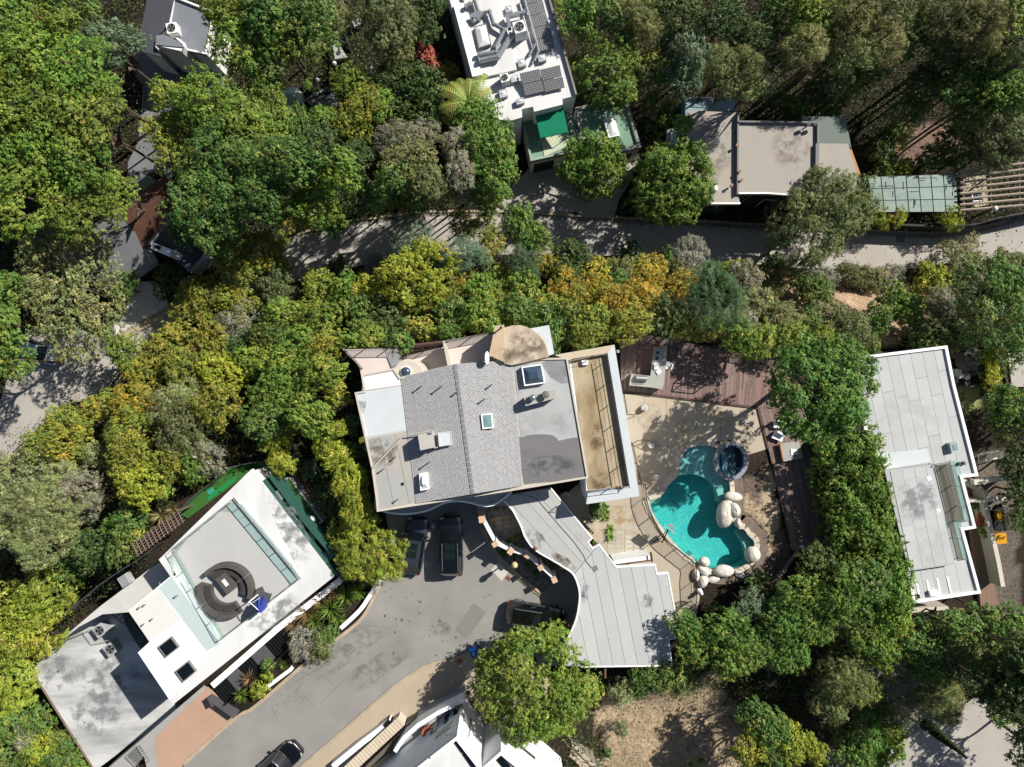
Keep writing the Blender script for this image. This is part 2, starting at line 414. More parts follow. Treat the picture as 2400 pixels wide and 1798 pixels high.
mesh_np(mg, np.stack([X, Y, Z], 1), quads, colr*.76); mg.shade_smooth()
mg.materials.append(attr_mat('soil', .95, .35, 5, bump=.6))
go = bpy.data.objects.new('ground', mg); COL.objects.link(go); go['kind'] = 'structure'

# ------------------------------------------------------------------ shared materials
asph = mat('driveway asphalt', '#94928e', .9, .15, .3, fine=.16, fscale=22, bump=.15)
asph2 = mat('street asphalt', '#b3ada5', .9, .12, .3, fine=.09, fscale=20, bump=.15)
concrete = mat('patio concrete', '#bcb19f', .85, .1, .5, col2='#bda78a', fine=.07, fscale=16, amt=.62)
padcon = mat('beige concrete', '#b9aa94', .85, .08, .3, fine=.06)
kerbm = mat('kerb stone', '#b5a48d', .85, .18, 1.2, fine=.12)
white = mat('white stucco', '#e6e7e7', .7, .03, .3, fine=.03)
whiteroof = mat('white roof coating', '#e4e4e3', .75, .03, .5, col2='#cdcecd', fine=.04, amt=.6, stretch=(1, .3, 1, .6))
cream = mat('cream plaster', '#cfc7b9', .85, .06, .5, fine=.05)
pinkdeck = mat('pale deck coating', '#dccfc6', .85, .04, .4, fine=.04)
greymem = mat('grey roof membrane', '#bfc1c1', .8, .05, .35, fine=.05, orand=.05)
greymem2 = mat('weathered roof membrane', '#a9aaa8', .85, .12, .5, col2='#b8b6b0', fine=.06, orand=.03)
whitemem = mat('silver roof membrane', '#cfd6d9', .7, .05, .4, fine=.04)
darkpatch = mat('dark patched membrane', '#7b7a7a', .9, .12, .5, fine=.1, stretch=(.35, 2, 1))
seam = mat('roof seam tar', '#6d6e6e', .9, .2, 1)
black = mat('black metal', '#17181a', .5, .05, 1, spec=.4)
iron = mat('bronze iron', '#2b2522', .55, .1, 2)
steel = mat('galvanised steel', '#b9bdc0', .35, .12, 2, metal=.75)
lgrey = mat('light grey paint', '#b4b6b7', .6, .06, 1)
mgrey = mat('mid grey paint', '#7c7d7e', .7, .08, 1)
dgrey = mat('dark grey slab', '#57565a', .8, .1, 1)
wood = mat('weathered wood', '#7a685c', .8, .2, 2, stretch=(.4, 6, 1))
redwood = mat('red brown timber', '#5e4640', .8, .15, 2)
darkglass = mat('dark window glass', '#10161b', .08, .05, 1, spec=.7, fine=0)
skyglass = mat('skylight acrylic', '#e4e9ea', .25, .03, 1, spec=.5, fine=.01)
tealglass = mat('teal skylight glass', '#7fa3a3', .12, .08, .8, spec=.6, fine=.02)
bluegl = mat('mirror skylight glass', '#5d6f82', .06, .1, .8, spec=1., metal=.5, fine=0)
clear = glass_mat('clear railing glass', (.90, .96, .94), .06, base='#c4d8d3')
aqua = mat('pale aqua glass floor', '#c6d5d2', .25, .05, .5, spec=.5)
turf = mat('artificial turf', '#3a6a2b', .95, .12, 1.5, fine=.2, fscale=30)
green_roof = mat('sage green roof', '#7f9f88', .85, .06, .6, fine=.05)
trunkm = mat('bark', '#6e5f50', .9, .25, 3, fine=.2)
stone = mat('grey granite', '#a9a9a2', .5, .15, 3, fine=.15, fscale=20)

# ------------------------------------------------------------------ roads, drive and paving
def sheet(name, pxpoly, z, m, th=.1, kind='structure', parent=None):
    return struct(MB().prism(W(pxpoly, z), z-th, z), name, m, parent)
road_px = PADS[1]
north = [(60,770),(150,755),(258,800),(396,724),(550,640),(700,553),(757,540),(817,523),(899,512),(1007,499),(1157,499),(1214,500),(1336,508),(1526,517),(1662,522),(1770,529),(2039,542),(2180,549),(2316,531),(2400,507),(2700,430)]
south = [(2700,540),(2400,597),(2302,613),(2112,632),(1890,629),(1720,622),(1553,607),(1376,597),(1100,597),(885,610),(763,648),(695,660),(550,696),(402,762),(337,803),(244,922),(144,949),(90,1003),(22,1068),(-300,1250),(-300,1050),(0,940)]
rd = sheet('road', north+south, -8, asph2)
kb = MB().wall(smooth(W(north[2:], -8), 4), .22, -8.1, -7.86, side=1); struct(kb, 'kerb', kerbm)
gut = MB().wall(smooth(W(north[6:], -8), 4), .35, -8.05, -7.992, side=-1); struct(gut, 'gutter', mat('gutter concrete', '#8b857c', .9, .15, 1))
kb = MB().wall(smooth(W([(402,762),(337,803),(244,922),(144,949),(22,1068),(-300,1250)], -8), 4), .2, -8.1, -7.95, side=1); struct(kb, 'kerb', kerbm)
sheet('driveway', [(1158,499),(1180,455),(1240,395),(1330,370),(1500,360),(1480,420),(1450,470),(1440,511),(1336,507),(1214,499)], -7.99, asph2)
sheet('forecourt', [(258,797),(268,745),(300,690),(330,660),(380,660),(398,724)], -7.95, mat('white gravel', '#dedad2', .9, .1, 2, fine=.12), .08)
sheet('pavement', [(398,724),(405,735),(270,808),(258,797)], -7.9, padcon, .15)
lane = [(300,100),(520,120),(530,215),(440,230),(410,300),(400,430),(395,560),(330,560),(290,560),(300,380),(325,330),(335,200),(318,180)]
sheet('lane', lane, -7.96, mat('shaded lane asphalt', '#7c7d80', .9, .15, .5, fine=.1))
sheet('street', [(2110,1690),(2180,1660),(2270,1640),(2700,1560),(2700,2000),(2000,2000)], -7.95, asph2)
# main drive on the plateau
drive = ([(434,1793),(557,1685),(600,1659),(728,1549),(760,1522),(825,1476),(861,1438),(896,1370),(915,1345),(925,1300),(905,1215),(905,1170),(1130,1160),(1290,1200),(1400,1290),(1420,1450),(1330,1560),(1250,1560)]
         +[(1116,1514),(1062,1542),(1007,1554),(964,1576),(912,1614),(872,1649),(787,1723),(736,1766),(706,1793),(560,1920),(300,1920)])
sheet('driveway', drive, 0.0, asph)
ker = MB().wall(smooth(W([(434,1793),(557,1685),(600,1659),(728,1549),(760,1522),(825,1476),(861,1438),(896,1370),(915,1345)], 0), 5), .28, -.1, .10, side=1)
struct(ker, 'kerb', kerbm)
ker = MB().wall(smooth(W([(1116,1514),(1062,1542),(1007,1554),(964,1576),(912,1614),(872,1649),(787,1723),(736,1766),(706,1793),(560,1920)], 0), 5), .24, -.1, .10, side=1)
struct(ker, 'kerb', kerbm)
sheet('forecourt', [(1116,1518),(1062,1546),(1007,1558),(964,1580),(912,1618),(872,1653),(787,1727),(736,1770),(706,1797),(570,1920),(1000,1920),(1250,1720),(1290,1600),(1260,1560)], .05, padcon, .12)
sheet('repair_patch', D1((1880,240),(1985,325),(1815,555),(1715,470)), .006, mat('newer asphalt', '#85827e', .9, .08, 1, fine=.12, fscale=25), .004)
sheet('forecourt', [(486,1610),(505,1625),(557,1682),(540,1695),(434,1790),(300,1920),(250,1920),(370,1800),(362,1730)], .03, mat('terracotta concrete', '#bb9a84', .85, .08, .4, fine=.05), 5)
# cracks in the drive: thin tar-dark creases
ck = MB(); rc = random.Random(4)
for cx, cy, sp, k in ((680,1630,55,26),(860,1487,38,14),(740,1560,50,5),(640,1655,30,8)):
    for _ in range(k):
        x, y = cx+rc.gauss(0, sp*.5), cy+rc.gauss(0, sp*.32); a = rc.uniform(0, 6.3); pts = []
        for _ in range(rc.randint(3, 6)):
            pts.append(P(x, y)); a += rc.gauss(0, .7); x += 6*math.cos(a); y += 6*math.sin(a)
        ck.wall(pts, rc.uniform(.01, .022), .001, .0045)
for a, b in (((735,1600),(790,1560)),((760,1640),(800,1600)),((690,1600),(760,1560)),((1000,1480),(1040,1460))):
    pts = [(a[0]+(b[0]-a[0])*t/8+rc.gauss(0, 1.2), a[1]+(b[1]-a[1])*t/8+rc.gauss(0, 1.2)) for t in range(9)]
    ck.wall(W(pts), .03, .001, .0045)
tag(ck.build('asphalt_cracks', mat('crack', '#66645f', .95, .1, 1), None), kind='stuff')
st = MB()
for _ in range(70):
    x, y = rc.uniform(900, 1180), rc.uniform(1380, 1540)
    if not inside(drive, np.array([x]), np.array([y]))[0]: continue
    p = P(x, y); r0 = rc.uniform(.02, .08)*rc.choice((1, 1, 2))
    st.prism([(p[0]+r0*rc.uniform(.6, 1.2)*math.cos(k*PI/4), p[1]+r0*rc.uniform(.6, 1.2)*math.sin(k*PI/4)) for k in range(8)], .001, .0035)
tag(st.build('oil_spots', mat('oil stain', '#6a6966', .7, .1, 1), None), kind='stuff')
# pool terrace
patio = ([(1440,860)]+C2((945,85))+[(1534,927),(1776,957),(1800,1052)]+C2((2010,620),(1880,480),(1650,512),(1560,520),(1480,555),(1445,620),(1440,700),(1430,780),(1340,865),(1290,955),(1185,1000),(1195,1060),(1225,1140),(1295,1250),(1395,1380),(1495,1480),(1560,1550),(1600,1600))
         +[(1635,1360),(1640,1400),(1630,1450),(1586,1460),(1540,1345),(1450,1330),(1404,1277),(1300,1180),(1374,1120)])
pt = sheet('patio', patio, 0.02, concrete)
jt = MB()
for a, b in (((1330,110),(1345,800)),((1590,140),(1590,500)),((1000,525),(1500,545)),((1800,180),(1800,520)),((880,1350),(1180,1500)),((1140,80),(1140,190)),((830,1060),(1090,1060))):
    jt.wall(W(C2(a, b)), .035, .021, .0245)
jt.build('expansion_joint', mat('joint filler', '#8f836f', .9), pt)
flag = MB(); rf = random.Random(3)
fl_poly = C2((760,1330),(900,1270),(1090,1280),(1110,1440),(960,1480),(860,1480),(790,1400))
for i in range(5):
    for j in range(6):
        x0, y0 = 740+i*76, 1262+j*40
        q = [(x0+rf.uniform(2, 8), y0+rf.uniform(1, 5)), (x0+72-rf.uniform(0, 6), y0+rf.uniform(1, 5)), (x0+72-rf.uniform(0, 6), y0+37-rf.uniform(0, 4)), (x0+rf.uniform(2, 8), y0+37-rf.uniform(0, 4))]
        qf = C2(*q); cx = np.array([sum(p[0] for p in qf)/4]); cy = np.array([sum(p[1] for p in qf)/4])
        if inside(fl_poly, cx, cy)[0]: MB().prism(W(qf), .02, .045+rf.uniform(0, .01)).build('flagstone', mat('flagstone', '#b9b2a2', .85, .15, 1.5, orand=.1), pt)
# ------------------------------------------------------------------ building helpers
def walls(parent, poly, z0, z1, m, name='wall'): return MB().prism(poly, z0, z1).build(name, m, parent)
def slab(parent, poly, z0, z1, m, name='roof'): return MB().prism(poly, z0, z1).build(name, m, parent)
def parapet(parent, poly, w, z0, z1, m, name='parapet'): return MB().wall(ccw(poly), w, z0, z1, closed=True, side=1).build(name, m, parent)
def skylight(parent, quad, z, h, gm, fm, dome=.12, name='skylight'):
    q = ccw(quad); fr = MB().wall(q, .09, z, z+h, closed=True, side=1).build(name, fm, parent)
    i = poly_off(q, .09); c = centre(i); g = MB(); j = poly_off(i, min(.35, .3*math.dist(i[0], i[2])))
    n = len(i); vs = [(x, y, z+h-.02) for x, y in i]+[(x, y, z+h-.02+dome) for x, y in j]
    g.add(vs, [(k, (k+1) % n, n+(k+1) % n, n+k) for k in range(n)]+[tuple(range(n, 2*n))]+[tuple(range(n-1, -1, -1))])
    g.build('glazing', gm, fr); return fr
def window(parent, a, b, t0, t1, z0, z1, gm=None, fm=None, out=.03, name='window', bars=0):
    """a framed window on the wall from a to b (outside on the right hand side)"""
    a = np.array(a); b = np.array(b); e = (b-a)/np.linalg.norm(b-a); nrm = np.array([e[1], -e[0]]); L = np.linalg.norm(b-a)
    p = a+e*L*t0; q = a+e*L*t1
    def quad(p, q, z0, z1, o, th):
        vs = []
        for d in (o-th, o):
            vs += [(*(p+nrm*d), z0), (*(q+nrm*d), z0), (*(q+nrm*d), z1), (*(p+nrm*d), z1)]
        return vs, [(3, 2, 1, 0), (4, 5, 6, 7), (0, 1, 5, 4), (1, 2, 6, 5), (2, 3, 7, 6), (3, 0, 4, 7)]
    f = MB().add(*quad(p, q, z0, z1, out, .05)).build(name, fm or lgrey, parent)
    w = .06
    g = MB(); cells = bars+1; wd = np.linalg.norm(q-p)
    for k in range(cells):
        s0 = p+e*(w+k*(wd-w)/cells); s1 = p+e*((k+1)*(wd-w)/cells)
        g.add(*quad(s0, s1, z0+w, z1-w, out+.012, .03))
    g.build('pane', gm or darkglass, f); return f
def railing(name, label, path, z, h=1.05, m=None, gap=.13, posts=None, group=None, parent=None, picket=True, glass=None, rail=.025, midrails=0, slant=None):
    m = m or black; rail = rail*1.3; path = [tuple(p[:2]) for p in path]
    t = parent or thing(name, label, 'railing', (path[0][0], path[0][1], z), group)
    fz = (lambda x, y: z)
    MB().tube([(x, y, z+h) for x, y in path], rail, 6).build('top_rail', m, t)
    if picket or midrails: MB().tube([(x, y, z+.12) for x, y in path], .02, 6).build('bottom_rail', m, t)
    for k in range(midrails): MB().tube([(x, y, z+.12+(k+1)*(h-.12)/(midrails+1)) for x, y in path], .012, 4).build('mid_rail', m, t)
    d = [0]
    for a, b in zip(path[:-1], path[1:]): d.append(d[-1]+math.dist(a, b))
    def at(s):
        for i in range(len(d)-1):
            if s <= d[i+1]+1e-6:
                u = (s-d[i])/(d[i+1]-d[i]+1e-9); return (path[i][0]+u*(path[i+1][0]-path[i][0]), path[i][1]+u*(path[i+1][1]-path[i][1]))
        return path[-1]
    step = posts or 1.8; n = max(1, round(d[-1]/step))
    for k in range(n+1):
        x, y = at(d[-1]*k/n); MB().box(x, y, z, z+h, .05, .05).build('post', m, t)
    if picket:
        pk = MB(); k = 0; s = gap
        while s < d[-1]:
            x, y = at(s); pk.box(x, y, z+.12, z+h, .022, .022); s += gap
        tag(pk.build('pickets', m, t), kind='stuff')
    if glass:
        for k in range(n):
            a, b = at(d[-1]*k/n+.04), at(d[-1]*(k+1)/n-.04)
            MB().wall([a, b], .015, z+.1, z+h-.05).build('glass_panel', glass, t)
    return t
def ac_unit(label, px, py, z, s, h, rz, group=None, m=None):
    x, y = P(px, py, z+h); t = local_thing('air_conditioner', label, 'air conditioner', (x, y, z), group, rz); m = m or lgrey
    MB().box(0, 0, 0, h, s, s).build('cabinet', m, t)
    g = MB().lathe([(s*.40, h), (s*.42, h+.05), (s*.36, h+.05), (s*.34, h+.003)], 0, 0, 0, 18); g.build('fan_guard', mgrey, t)
    MB().lathe([(s*.34, h+.002), (s*.30, h+.006)], 0, 0, 0, 18).build('fan_well', black, t)
    f = MB()
    for k in range(4):
        a = k*PI/2; f.prism([(.04*math.cos(a+1.4), .04*math.sin(a+1.4)), (s*.31*math.cos(a), s*.31*math.sin(a)), (s*.31*math.cos(a+.55), s*.31*math.sin(a+.55))], h+.012, h+.025)
    f.build('fan_blade', mgrey, t)
    lv = MB()
    for k in range(5): lv.box(0, 0, .12+k*h*.16, .15+k*h*.16, s+.02, s+.02)
    lv.build('louvre', mgrey, t); return t
def vent(parent, px, py, z, h=.45, r=.05, m=None):
    x, y = P(px, py, z+h); MB().tube([(x, y, z), (x, y, z+h)], r, 8).lathe([(r*1.6, h), (r*1.6, h+.05)], x, y, z, 8).build('vent_pipe', m or mgrey, parent)
def blockx(parent, name, quad, z0, z1, m): return MB().prism(quad, z0, z1).build(name, m, parent)

# ------------------------------------------------------------------ 1 the shingled house in the middle
ZR = 6.2
roof_px = [(847,878),(924,863),(938,884),(1062,854),(1200,842),(1330,838),(1379,1120),(1200,1150),(884,1199),(882,1172),(872,1101),(832,920),(853,916)]
rp = W(roof_px, ZR)
H = thing('house', 'large grey-shingled house with wavy canopy between driveway and pool', 'house', centre(rp, 0.))
walls(H, poly_off(rp, .35), -3.5, ZR-.25, white)
rf_ = slab(H, rp, ZR-.25, ZR, cream, 'roof')
parapet(H, rp, .14, ZR, ZR+.14, cream)
nw = W([(849,882),(923,868),(941,905),(953,1009),(851,1027),(835,922),(855,918)], ZR)
slab(rf_, W([(849,882),(924,868),(937,888),(941,903),(849,916)], ZR), ZR, ZR+.055, mat('bright roof coating', '#e6e8e8', .7, .03, .5), 'roof_panel')
slab(rf_, W([(837,922),(941,905),(953,1009),(853,1026)], ZR), ZR, ZR+.035, whitemem, 'roof_panel')
strips(rf_, W([(853,1030),(953,1011),(975,1178),(889,1193),(886,1172),(875,1101)], ZR), ZR, R(-78), 1.15, mat('stained grey membrane', '#aeaeab', .85, .1, .6, col2='#c3b5a2', fine=.06, amt=.66, orand=.03))
# east flat roof in sheets with the dark re-coated patch
slab(rf_, W([(1205,858),(1327,841),(1376,1117),(1230,1137)], ZR), ZR, ZR+.02, mat('east membrane', '#b3b5b6', .8, .1, .6, col2='#8f9091', fine=.07, amt=.66), 'roof_panel')
slab(rf_, W(C2((45,450),(85,462),(130,445),(190,435),(265,434),(345,440),(385,465),(400,490),(470,475),(520,465),(590,460),(655,800),(400,838),(105,865)), ZR), ZR+.02, ZR+.03, darkpatch, 'roof_patch')
slab(rf_, W(B2((250,1480),(330,1450),(480,1435),(515,1640),(430,1657),(330,1600)), ZR), ZR+.02, ZR+.028, mat('sooty membrane', '#8d8f91', .9, .2, 1.2, fine=.12), 'roof_patch')
# shingle slopes: base boards, then every course laid from eave to ridge
ZRG = 7.05
Ws, Wn = P(975,1180,ZR+.06), P(939,885,ZR+.06); Rs, Rn = P(1108,1158,ZRG), P(1066,853,ZRG); Es, En = P(1226,1138,ZR+.06), P(1201,844,ZR+.06)
def shingles(e0, e1, r0, r1, name, seed):
    e0, e1 = np.array([*e0, ZR+.06]), np.array([*e1, ZR+.06]); r0, r1 = np.array([*r0, ZRG]), np.array([*r1, ZRG])
    S_ = lambda t, u: (e0*(1-u)+e1*u)*(1-t)+(r0*(1-u)+r1*u)*t
    q = [S_(0, 0), S_(0, 1), S_(1, 1), S_(1, 0)]
    b = MB().add([tuple(p-np.array([0, 0, .01])) for p in q]+[(p[0], p[1], ZR-.01) for p in q], [(0, 1, 2, 3), (7, 6, 5, 4), (0, 4, 5, 1), (1, 5, 6, 2), (2, 6, 7, 3), (3, 7, 4, 0)])
    o = b.build('roof_slope', mat('shingle underlay', '#7a7c7f', .9, .1, 1), rf_)
    rg = random.Random(seed); mb = MB(); nc = 28; L = np.linalg.norm(e1-e0); ns = int(L/.30)
    up = np.array([0, 0, 1.])
    for i in range(nc):
        cv = rg.uniform(.96, 1.04)
        for j in range(-1, ns):
            u0 = (j+(.5 if i % 2 else 0)+rg.uniform(-.05, .05))/ns; u1 = u0+1./ns-.02/L
            u0, u1 = max(0, u0), min(1, u1)
            if u1-u0 < .004: continue
            t0, t1 = (i+.02)/nc, (i+1.02)/nc; t1 = min(t1, 1)
            c = cv*rg.uniform(.96, 1.04); w_ = rg.uniform(0, .012)
            col = (.315*c+w_, .318*c+w_*.5, .325*c)
            a, b_, c_, d = S_(t0, u0)+up*.022, S_(t0, u1)+up*.022, S_(t1, u1)+up*.005, S_(t1, u0)+up*.005
            mb.add([a, b_, c_, d, a-up*.02, b_-up*.02], [(0, 1, 2, 3), (0, 4, 5, 1)], col)
    k = mb.build(name, shm, o); k['kind'] = 'stuff'; return o
shm = attr_mat('shingle', .9, .1, 8)
shingles(Ws, Wn, Rs, Rn, 'shingle_courses', 5); shingles(Es, En, Rs, Rn, 'shingle_courses', 6)
rc_ = MB()
for k in range(24):
    u0, u1 = k/24+.004, (k+1)/24-.004
    p0 = [Rs[i]*(1-u0)+Rn[i]*u0 for i in (0, 1)]; p1 = [Rs[i]*(1-u1)+Rn[i]*u1 for i in (0, 1)]
    rc_.wall([p0, p1], .26, ZRG-.03, ZRG+.035)
tag(rc_.build('ridge_caps', mat('ridge cap', '#83858a', .9, .15, 2), rf_), kind='stuff')
# rooftop fittings
skylight(H, W([(1222,860),(1270,853),(1278,898),(1229,905)], ZR+.5), ZR+.02, .45, bluegl, white, .25)
def zs(px): return ZR+.06+(ZRG-ZR-.06)*max(0, 1-abs(px-1088)/128)
skylight(H, W([(1127,971),(1153,969),(1157,1003),(1131,1006)], zs(1142)+.2), zs(1142)-.2, .45, tealglass, white, .05)
skylight(H, W([(982,1111),(1002,1108),(1005,1147),(985,1151)], zs(993)+.4), zs(993)-.2, .55, skyglass, white, .2)
ch_ = blockx(H, 'chimney_stack', W([(1228,933),(1302,914),(1304,933),(1232,952)], ZR+1.0), ZR, ZR+1.0, mat('chimney render', '#b3b1ac', .85, .1, 1))
cx, cy = P(1249,932,ZR+1.3); MB().ball(cx, cy, ZR+1.32, .24, .24, .24).lathe([(.1, 0), (.1, .2)], cx, cy, ZR+1.0, 10).build('turbine_vent', steel, ch_, True)
cx, cy = P(1279,925,ZR+1.3); MB().lathe([(.2, 0), (.2, .35), (.28, .36), (.26, .48), (.05, .52)], cx, cy, ZR+1.0, 16).build('chimney_cap', mat('rusty steel', '#7d7870', .6, .2, 4, metal=.3), ch_)
for x, y, h in ((1006,1084,.7),(926,1072,.5),(898,1100,.55),(931,1172,.45),(1034,905,.8),(986,905,.7),(1136,935,.6),(1152,902,.5),(1072,918,.5)): vent(H, x, y, (zs(x) if x > 945 and x < 1215 else ZR), h)
blockx(H, 'flashing_plate', W([(940,1132),(946,1131),(947,1137),(941,1138)], ZR+.1), ZR, ZR+.1, black)
MB().tube([(*P(x, y, ZR+.4), z) for x, y, z in ((1015,1009,ZR+.9),(945,1022,ZR+.35),(915,1052,ZR+.3),(872,1098,ZR+.25))], .05, 6).build('conduit', cream, H)
t = thing('rooftop_unit', 'boxy beige rooftop air handler casting a shadow on shingles', 'air conditioner', (*P(997,1036,ZR+1.2), zs(990)))
q = W([(979,1019),(1013,1013),(1017,1049),(985,1056)], zs(990)+1.25)
MB().prism(q, zs(990)-.3, zs(990)+1.25).build('cabinet', mat('beige sheet metal', '#c3beb6', .5, .04, 1), t)
MB().prism(W([(1001,1016),(1011,1014),(1012,1018),(1002,1020)], zs(990)+1.25), zs(990)+1.25, zs(990)+1.27).build('grille', dgrey, t)
MB().wall(W([(1013,1010),(1019,1050),(1026,1048)], zs(1000)+.6), .06, zs(1000)-.1, zs(1000)+.7).build('bracket', lgrey, t)
one(MB().prism(W([(1028,1016),(1055,1013),(1058,1041),(1031,1045)], zs(1043)+.4), zs(1043)-.35, zs(1043)+.4).wall(ccw(W([(1027,1015),(1056,1012),(1059,1042),(1030,1046)], zs(1043)+.4)), .05, zs(1043)+.3, zs(1043)+.43, closed=True), 'roof_hatch', mat('pale blue hatch', '#d5dade', .5, .03, 1), 'square white roof hatch beside the beige air handler', 'roof hatch')
sd = thing('satellite_dish', 'white satellite dish above the north edge of shingles', 'satellite dish', (*P(1143,838,7.2), ZR))
dx, dy = P(1140,838,7.4)
dm = MB(); n = 16; vs = []
for k in range(4):
    r_ = .42*k/3
    for j in range(n):
        a = 2*PI*j/n; u, v, w_ = r_*math.cos(a), r_*math.sin(a)*1.1, .35*r_*r_
        vs.append((dx+.75*w_-.66*u*.55+.2*v*0-.0, dy+v, 7.15+w_*.5+u*.75))
dm.add(vs, [(k*n+j, k*n+(j+1) % n, (k+1)*n+(j+1) % n, (k+1)*n+j) for k in range(3) for j in range(n)])
dm.build('dish', white, sd, True); MB().tube([(dx+.1, dy, ZR+.3), (dx, dy, 7.0)], .03).tube([(dx, dy, 6.8), (dx+.55, dy+.1, 7.2)], .02).build('mast', mgrey, sd)
# wavy canopy over the garage
wave = smooth(C1((1050,1085),(1130,1115),(1300,1130),(1480,1100),(1600,1045),(1720,1018),(1850,1033),(1950,1060),(2050,1050),(2130,1005),(2209,940)), 4)
cp = W(wave, 3.6)+[P(1200,1120,3.6), P(900,1165,3.6)]
cn = slab(H, cp, 3.3, 3.6, lgrey, 'canopy')
MB().wall(W(wave, 3.9), .12, 3.3, 3.95, side=1).build('canopy_rim', white, cn)
MB().wall(W(C1((1025,985),(1030,1060),(1045,1100)), ZR-.6), .5, 3, ZR-.4, side=1).build('rounded_pilaster', cream, H)
gd = P(960,1172,6), P(1105,1150,6)
window(H, (P(925,1185,3)[0], P(925,1185,3)[1]-.1), (P(1035,1168,3)[0], P(1035,1168,3)[1]-.1), 0, 1, 0, 2.4, mat('garage door timber', '#4a3a30', .7, .15, 2), dgrey, .02, 'garage_door', 3)
# north decks
def deck(name, poly_px, z, m, base, rails, seed):
    pl = W(poly_px, z); d = slab(H, pl, z-.3, z, m, name); walls(d, poly_off(pl, .2), base, z-.3, cream, 'deck_wall')
    return d
zd = 3.4
d1 = deck('north_deck', [(802,817),(930,815),(941,842),(925,868),(847,884),(843,863),(831,847),(812,830)], zd, pinkdeck, -5, None, 1)
st_ = MB()
for k in range(8):
    a, b = (905+k*4.2, 823+k*.2), (916+k*3.4, 862-k*1.3); st_.wall(W([a, b], zd), .11, zd, zd+.03)
tag(st_.build('stair_treads', lgrey, d1), kind='stuff')
d2 = deck('middle_deck', [(940,836),(1046,812),(1056,860),(960,882)], 2.8, pinkdeck, -5, None, 2)
d3 = deck('upper_deck', [(1041,799),(1160,778),(1160,850),(1053,862)], 4.0, pinkdeck, -5, None, 3)
MB().wall(W([(1041,799),(1053,858)], 4.9), .25, 4.0, 4.9).build('deck_parapet', cream, d3)
railing('deck_railing', 'black picket railing on the pale deck at the northwest corner', W([(843,863),(831,847),(812,830),(802,817),(930,815),(941,842)], zd+1), zd)
railing('deck_railing', 'short black railing along the sunken middle deck', W([(945,833),(1042,806)], 3.6), 2.8)
railing('deck_railing', 'black railing along the upper deck beside the tan block', W([(1046,800),(1156,780)], 5), 4.0)
tp = [(P(967,811,3.0)), P(1040,803,3.0)]
one(MB().tube([(*tp[0], 2.9), (*tp[1], 2.9)], .18, 4).tube([(*P(967,820,3), 2.6), (*P(1040,812,3), 2.6)], .1, 4).tube([(*P(968,812,3), -4.5), (*P(968,812,3), 2.9)], .12, 4), 'timber_trellis', redwood, 'red-brown timber beam frame against the sunken middle deck', 'trellis')
# round stair tower with dome light
cx, cy = P(957,880,6.0)
tw = MB().lathe([(1.22, -8), (1.22, -.35), (1.1, -.3)], cx, cy, ZR, 28).build('stair_tower', cream, H)
cx, cy = P(950,872,6.2); dmo = MB().lathe([(.44, 0), (.44, .12), (.40, .13)], cx, cy, ZR-.3, 24).build('skylight', white, tw)
MB().lathe([(.40, .1), (.36, .24), (.25, .34), (.1, .39), (.01, .40)], cx, cy, ZR-.3, 24).build('glazing', bluegl, dmo, True)
# tan block and curved roof terrace on the north side
tb = mat('tan stained plaster', '#bba992', .9, .1, .7, col2='#cfc2ae', fine=.1, amt=.48, stretch=(1.6, .6, 1))
tpz = ZR+.35
arc = [(1181,768)]+[(1181+62*math.cos(a)+0, 768) for a in ()]
blk = W([(1160,764),(1181,761),(1183,768),(1200,763),(1218,762),(1234,766),(1250,774),(1264,786),(1275,801),(1283,820),(1287,836),(1200,856),(1166,850),(1146,833)], tpz)
b_ = slab(H, blk, -5, tpz, tb, 'tan_block')
MB().prism(W([(1160,764),(1181,761),(1184,850),(1146,833)], tpz+.25), tpz, tpz+.25).build('chimney_shoulder', mat('tan plaster', '#c9b295', .9, .08, .6, fine=.05), b_)
slab(H, W([(1243,770),(1287,762),(1299,829),(1285,834),(1275,801),(1262,784)], tpz-.3), -5, tpz-.3, whitemem, 'white_terrace_corner')
vent(b_, 1174, 768, tpz+.25, .5, .06, black)
# east roof terrace with yellow floor
ZT = 5.0
ot = W([(1300,832),(1440,808),(1499,1163),(1374,1182),(1370,1120),(1330,838)], ZT+.4); it = W([(1340,846),(1422,830),(1473,1140),(1379,1151)], ZT+.4)
tr = walls(H, poly_off(ot, .12), 0, ZT-.02, white, 'terrace_wall')
slab(tr, it, ZT-.02, ZT+.01, mat('stained ochre floor', '#b8aa90', .85, .12, .7, col2='#86704c', fine=.1, amt=.58, stretch=(.8, .35, 1)), 'terrace_floor')
pb = W([(1344,846),(1337,833),(1300,834),(1440,808),(1499,1163),(1374,1182),(1377,1151),(1473,1140),(1422,830),(1338,844)], ZT+.4)
MB().prism(W([(1300,832),(1440,808),(1422,830),(1338,846)], ZT+.42), ZT-.4, ZT+.42).build('parapet', mat('tan parapet', '#cfc0a8', .85, .1, .7), tr)
MB().prism(W([(1440,808),(1499,1163),(1473,1140),(1422,830)], ZT+.41), ZT-.4, ZT+.41).build('parapet', whitemem, tr)
MB().prism(W([(1499,1163),(1374,1182),(1378,1152),(1473,1140)], ZT+.40), ZT-.4, ZT+.40).build('parapet', whitemem, tr)
railing('terrace_railing', 'black two-bar railing around the ochre roof terrace', W([(1342,842),(1422,828),(1474,1142),(1380,1153)], ZT+.9), ZT+.4, .75, picket=False, midrails=1, posts=1.6)
one(MB().prism(W(B2((600,1455),(655,1445),(660,1490),(610,1495)), ZT+.3), ZT+.012, ZT+.3), 'storage_box', white, 'small white box at the north end of the ochre terrace', 'box')
one(MB().box(*P(1450,1142,ZT+.5), ZT+.4, ZT+.55, .45, .12, R(-8)), 'brick_sill', mat('red brick', '#7d5347', .9, .2, 4), 'low red brick sill at the south end of the ochre terrace', 'sill')
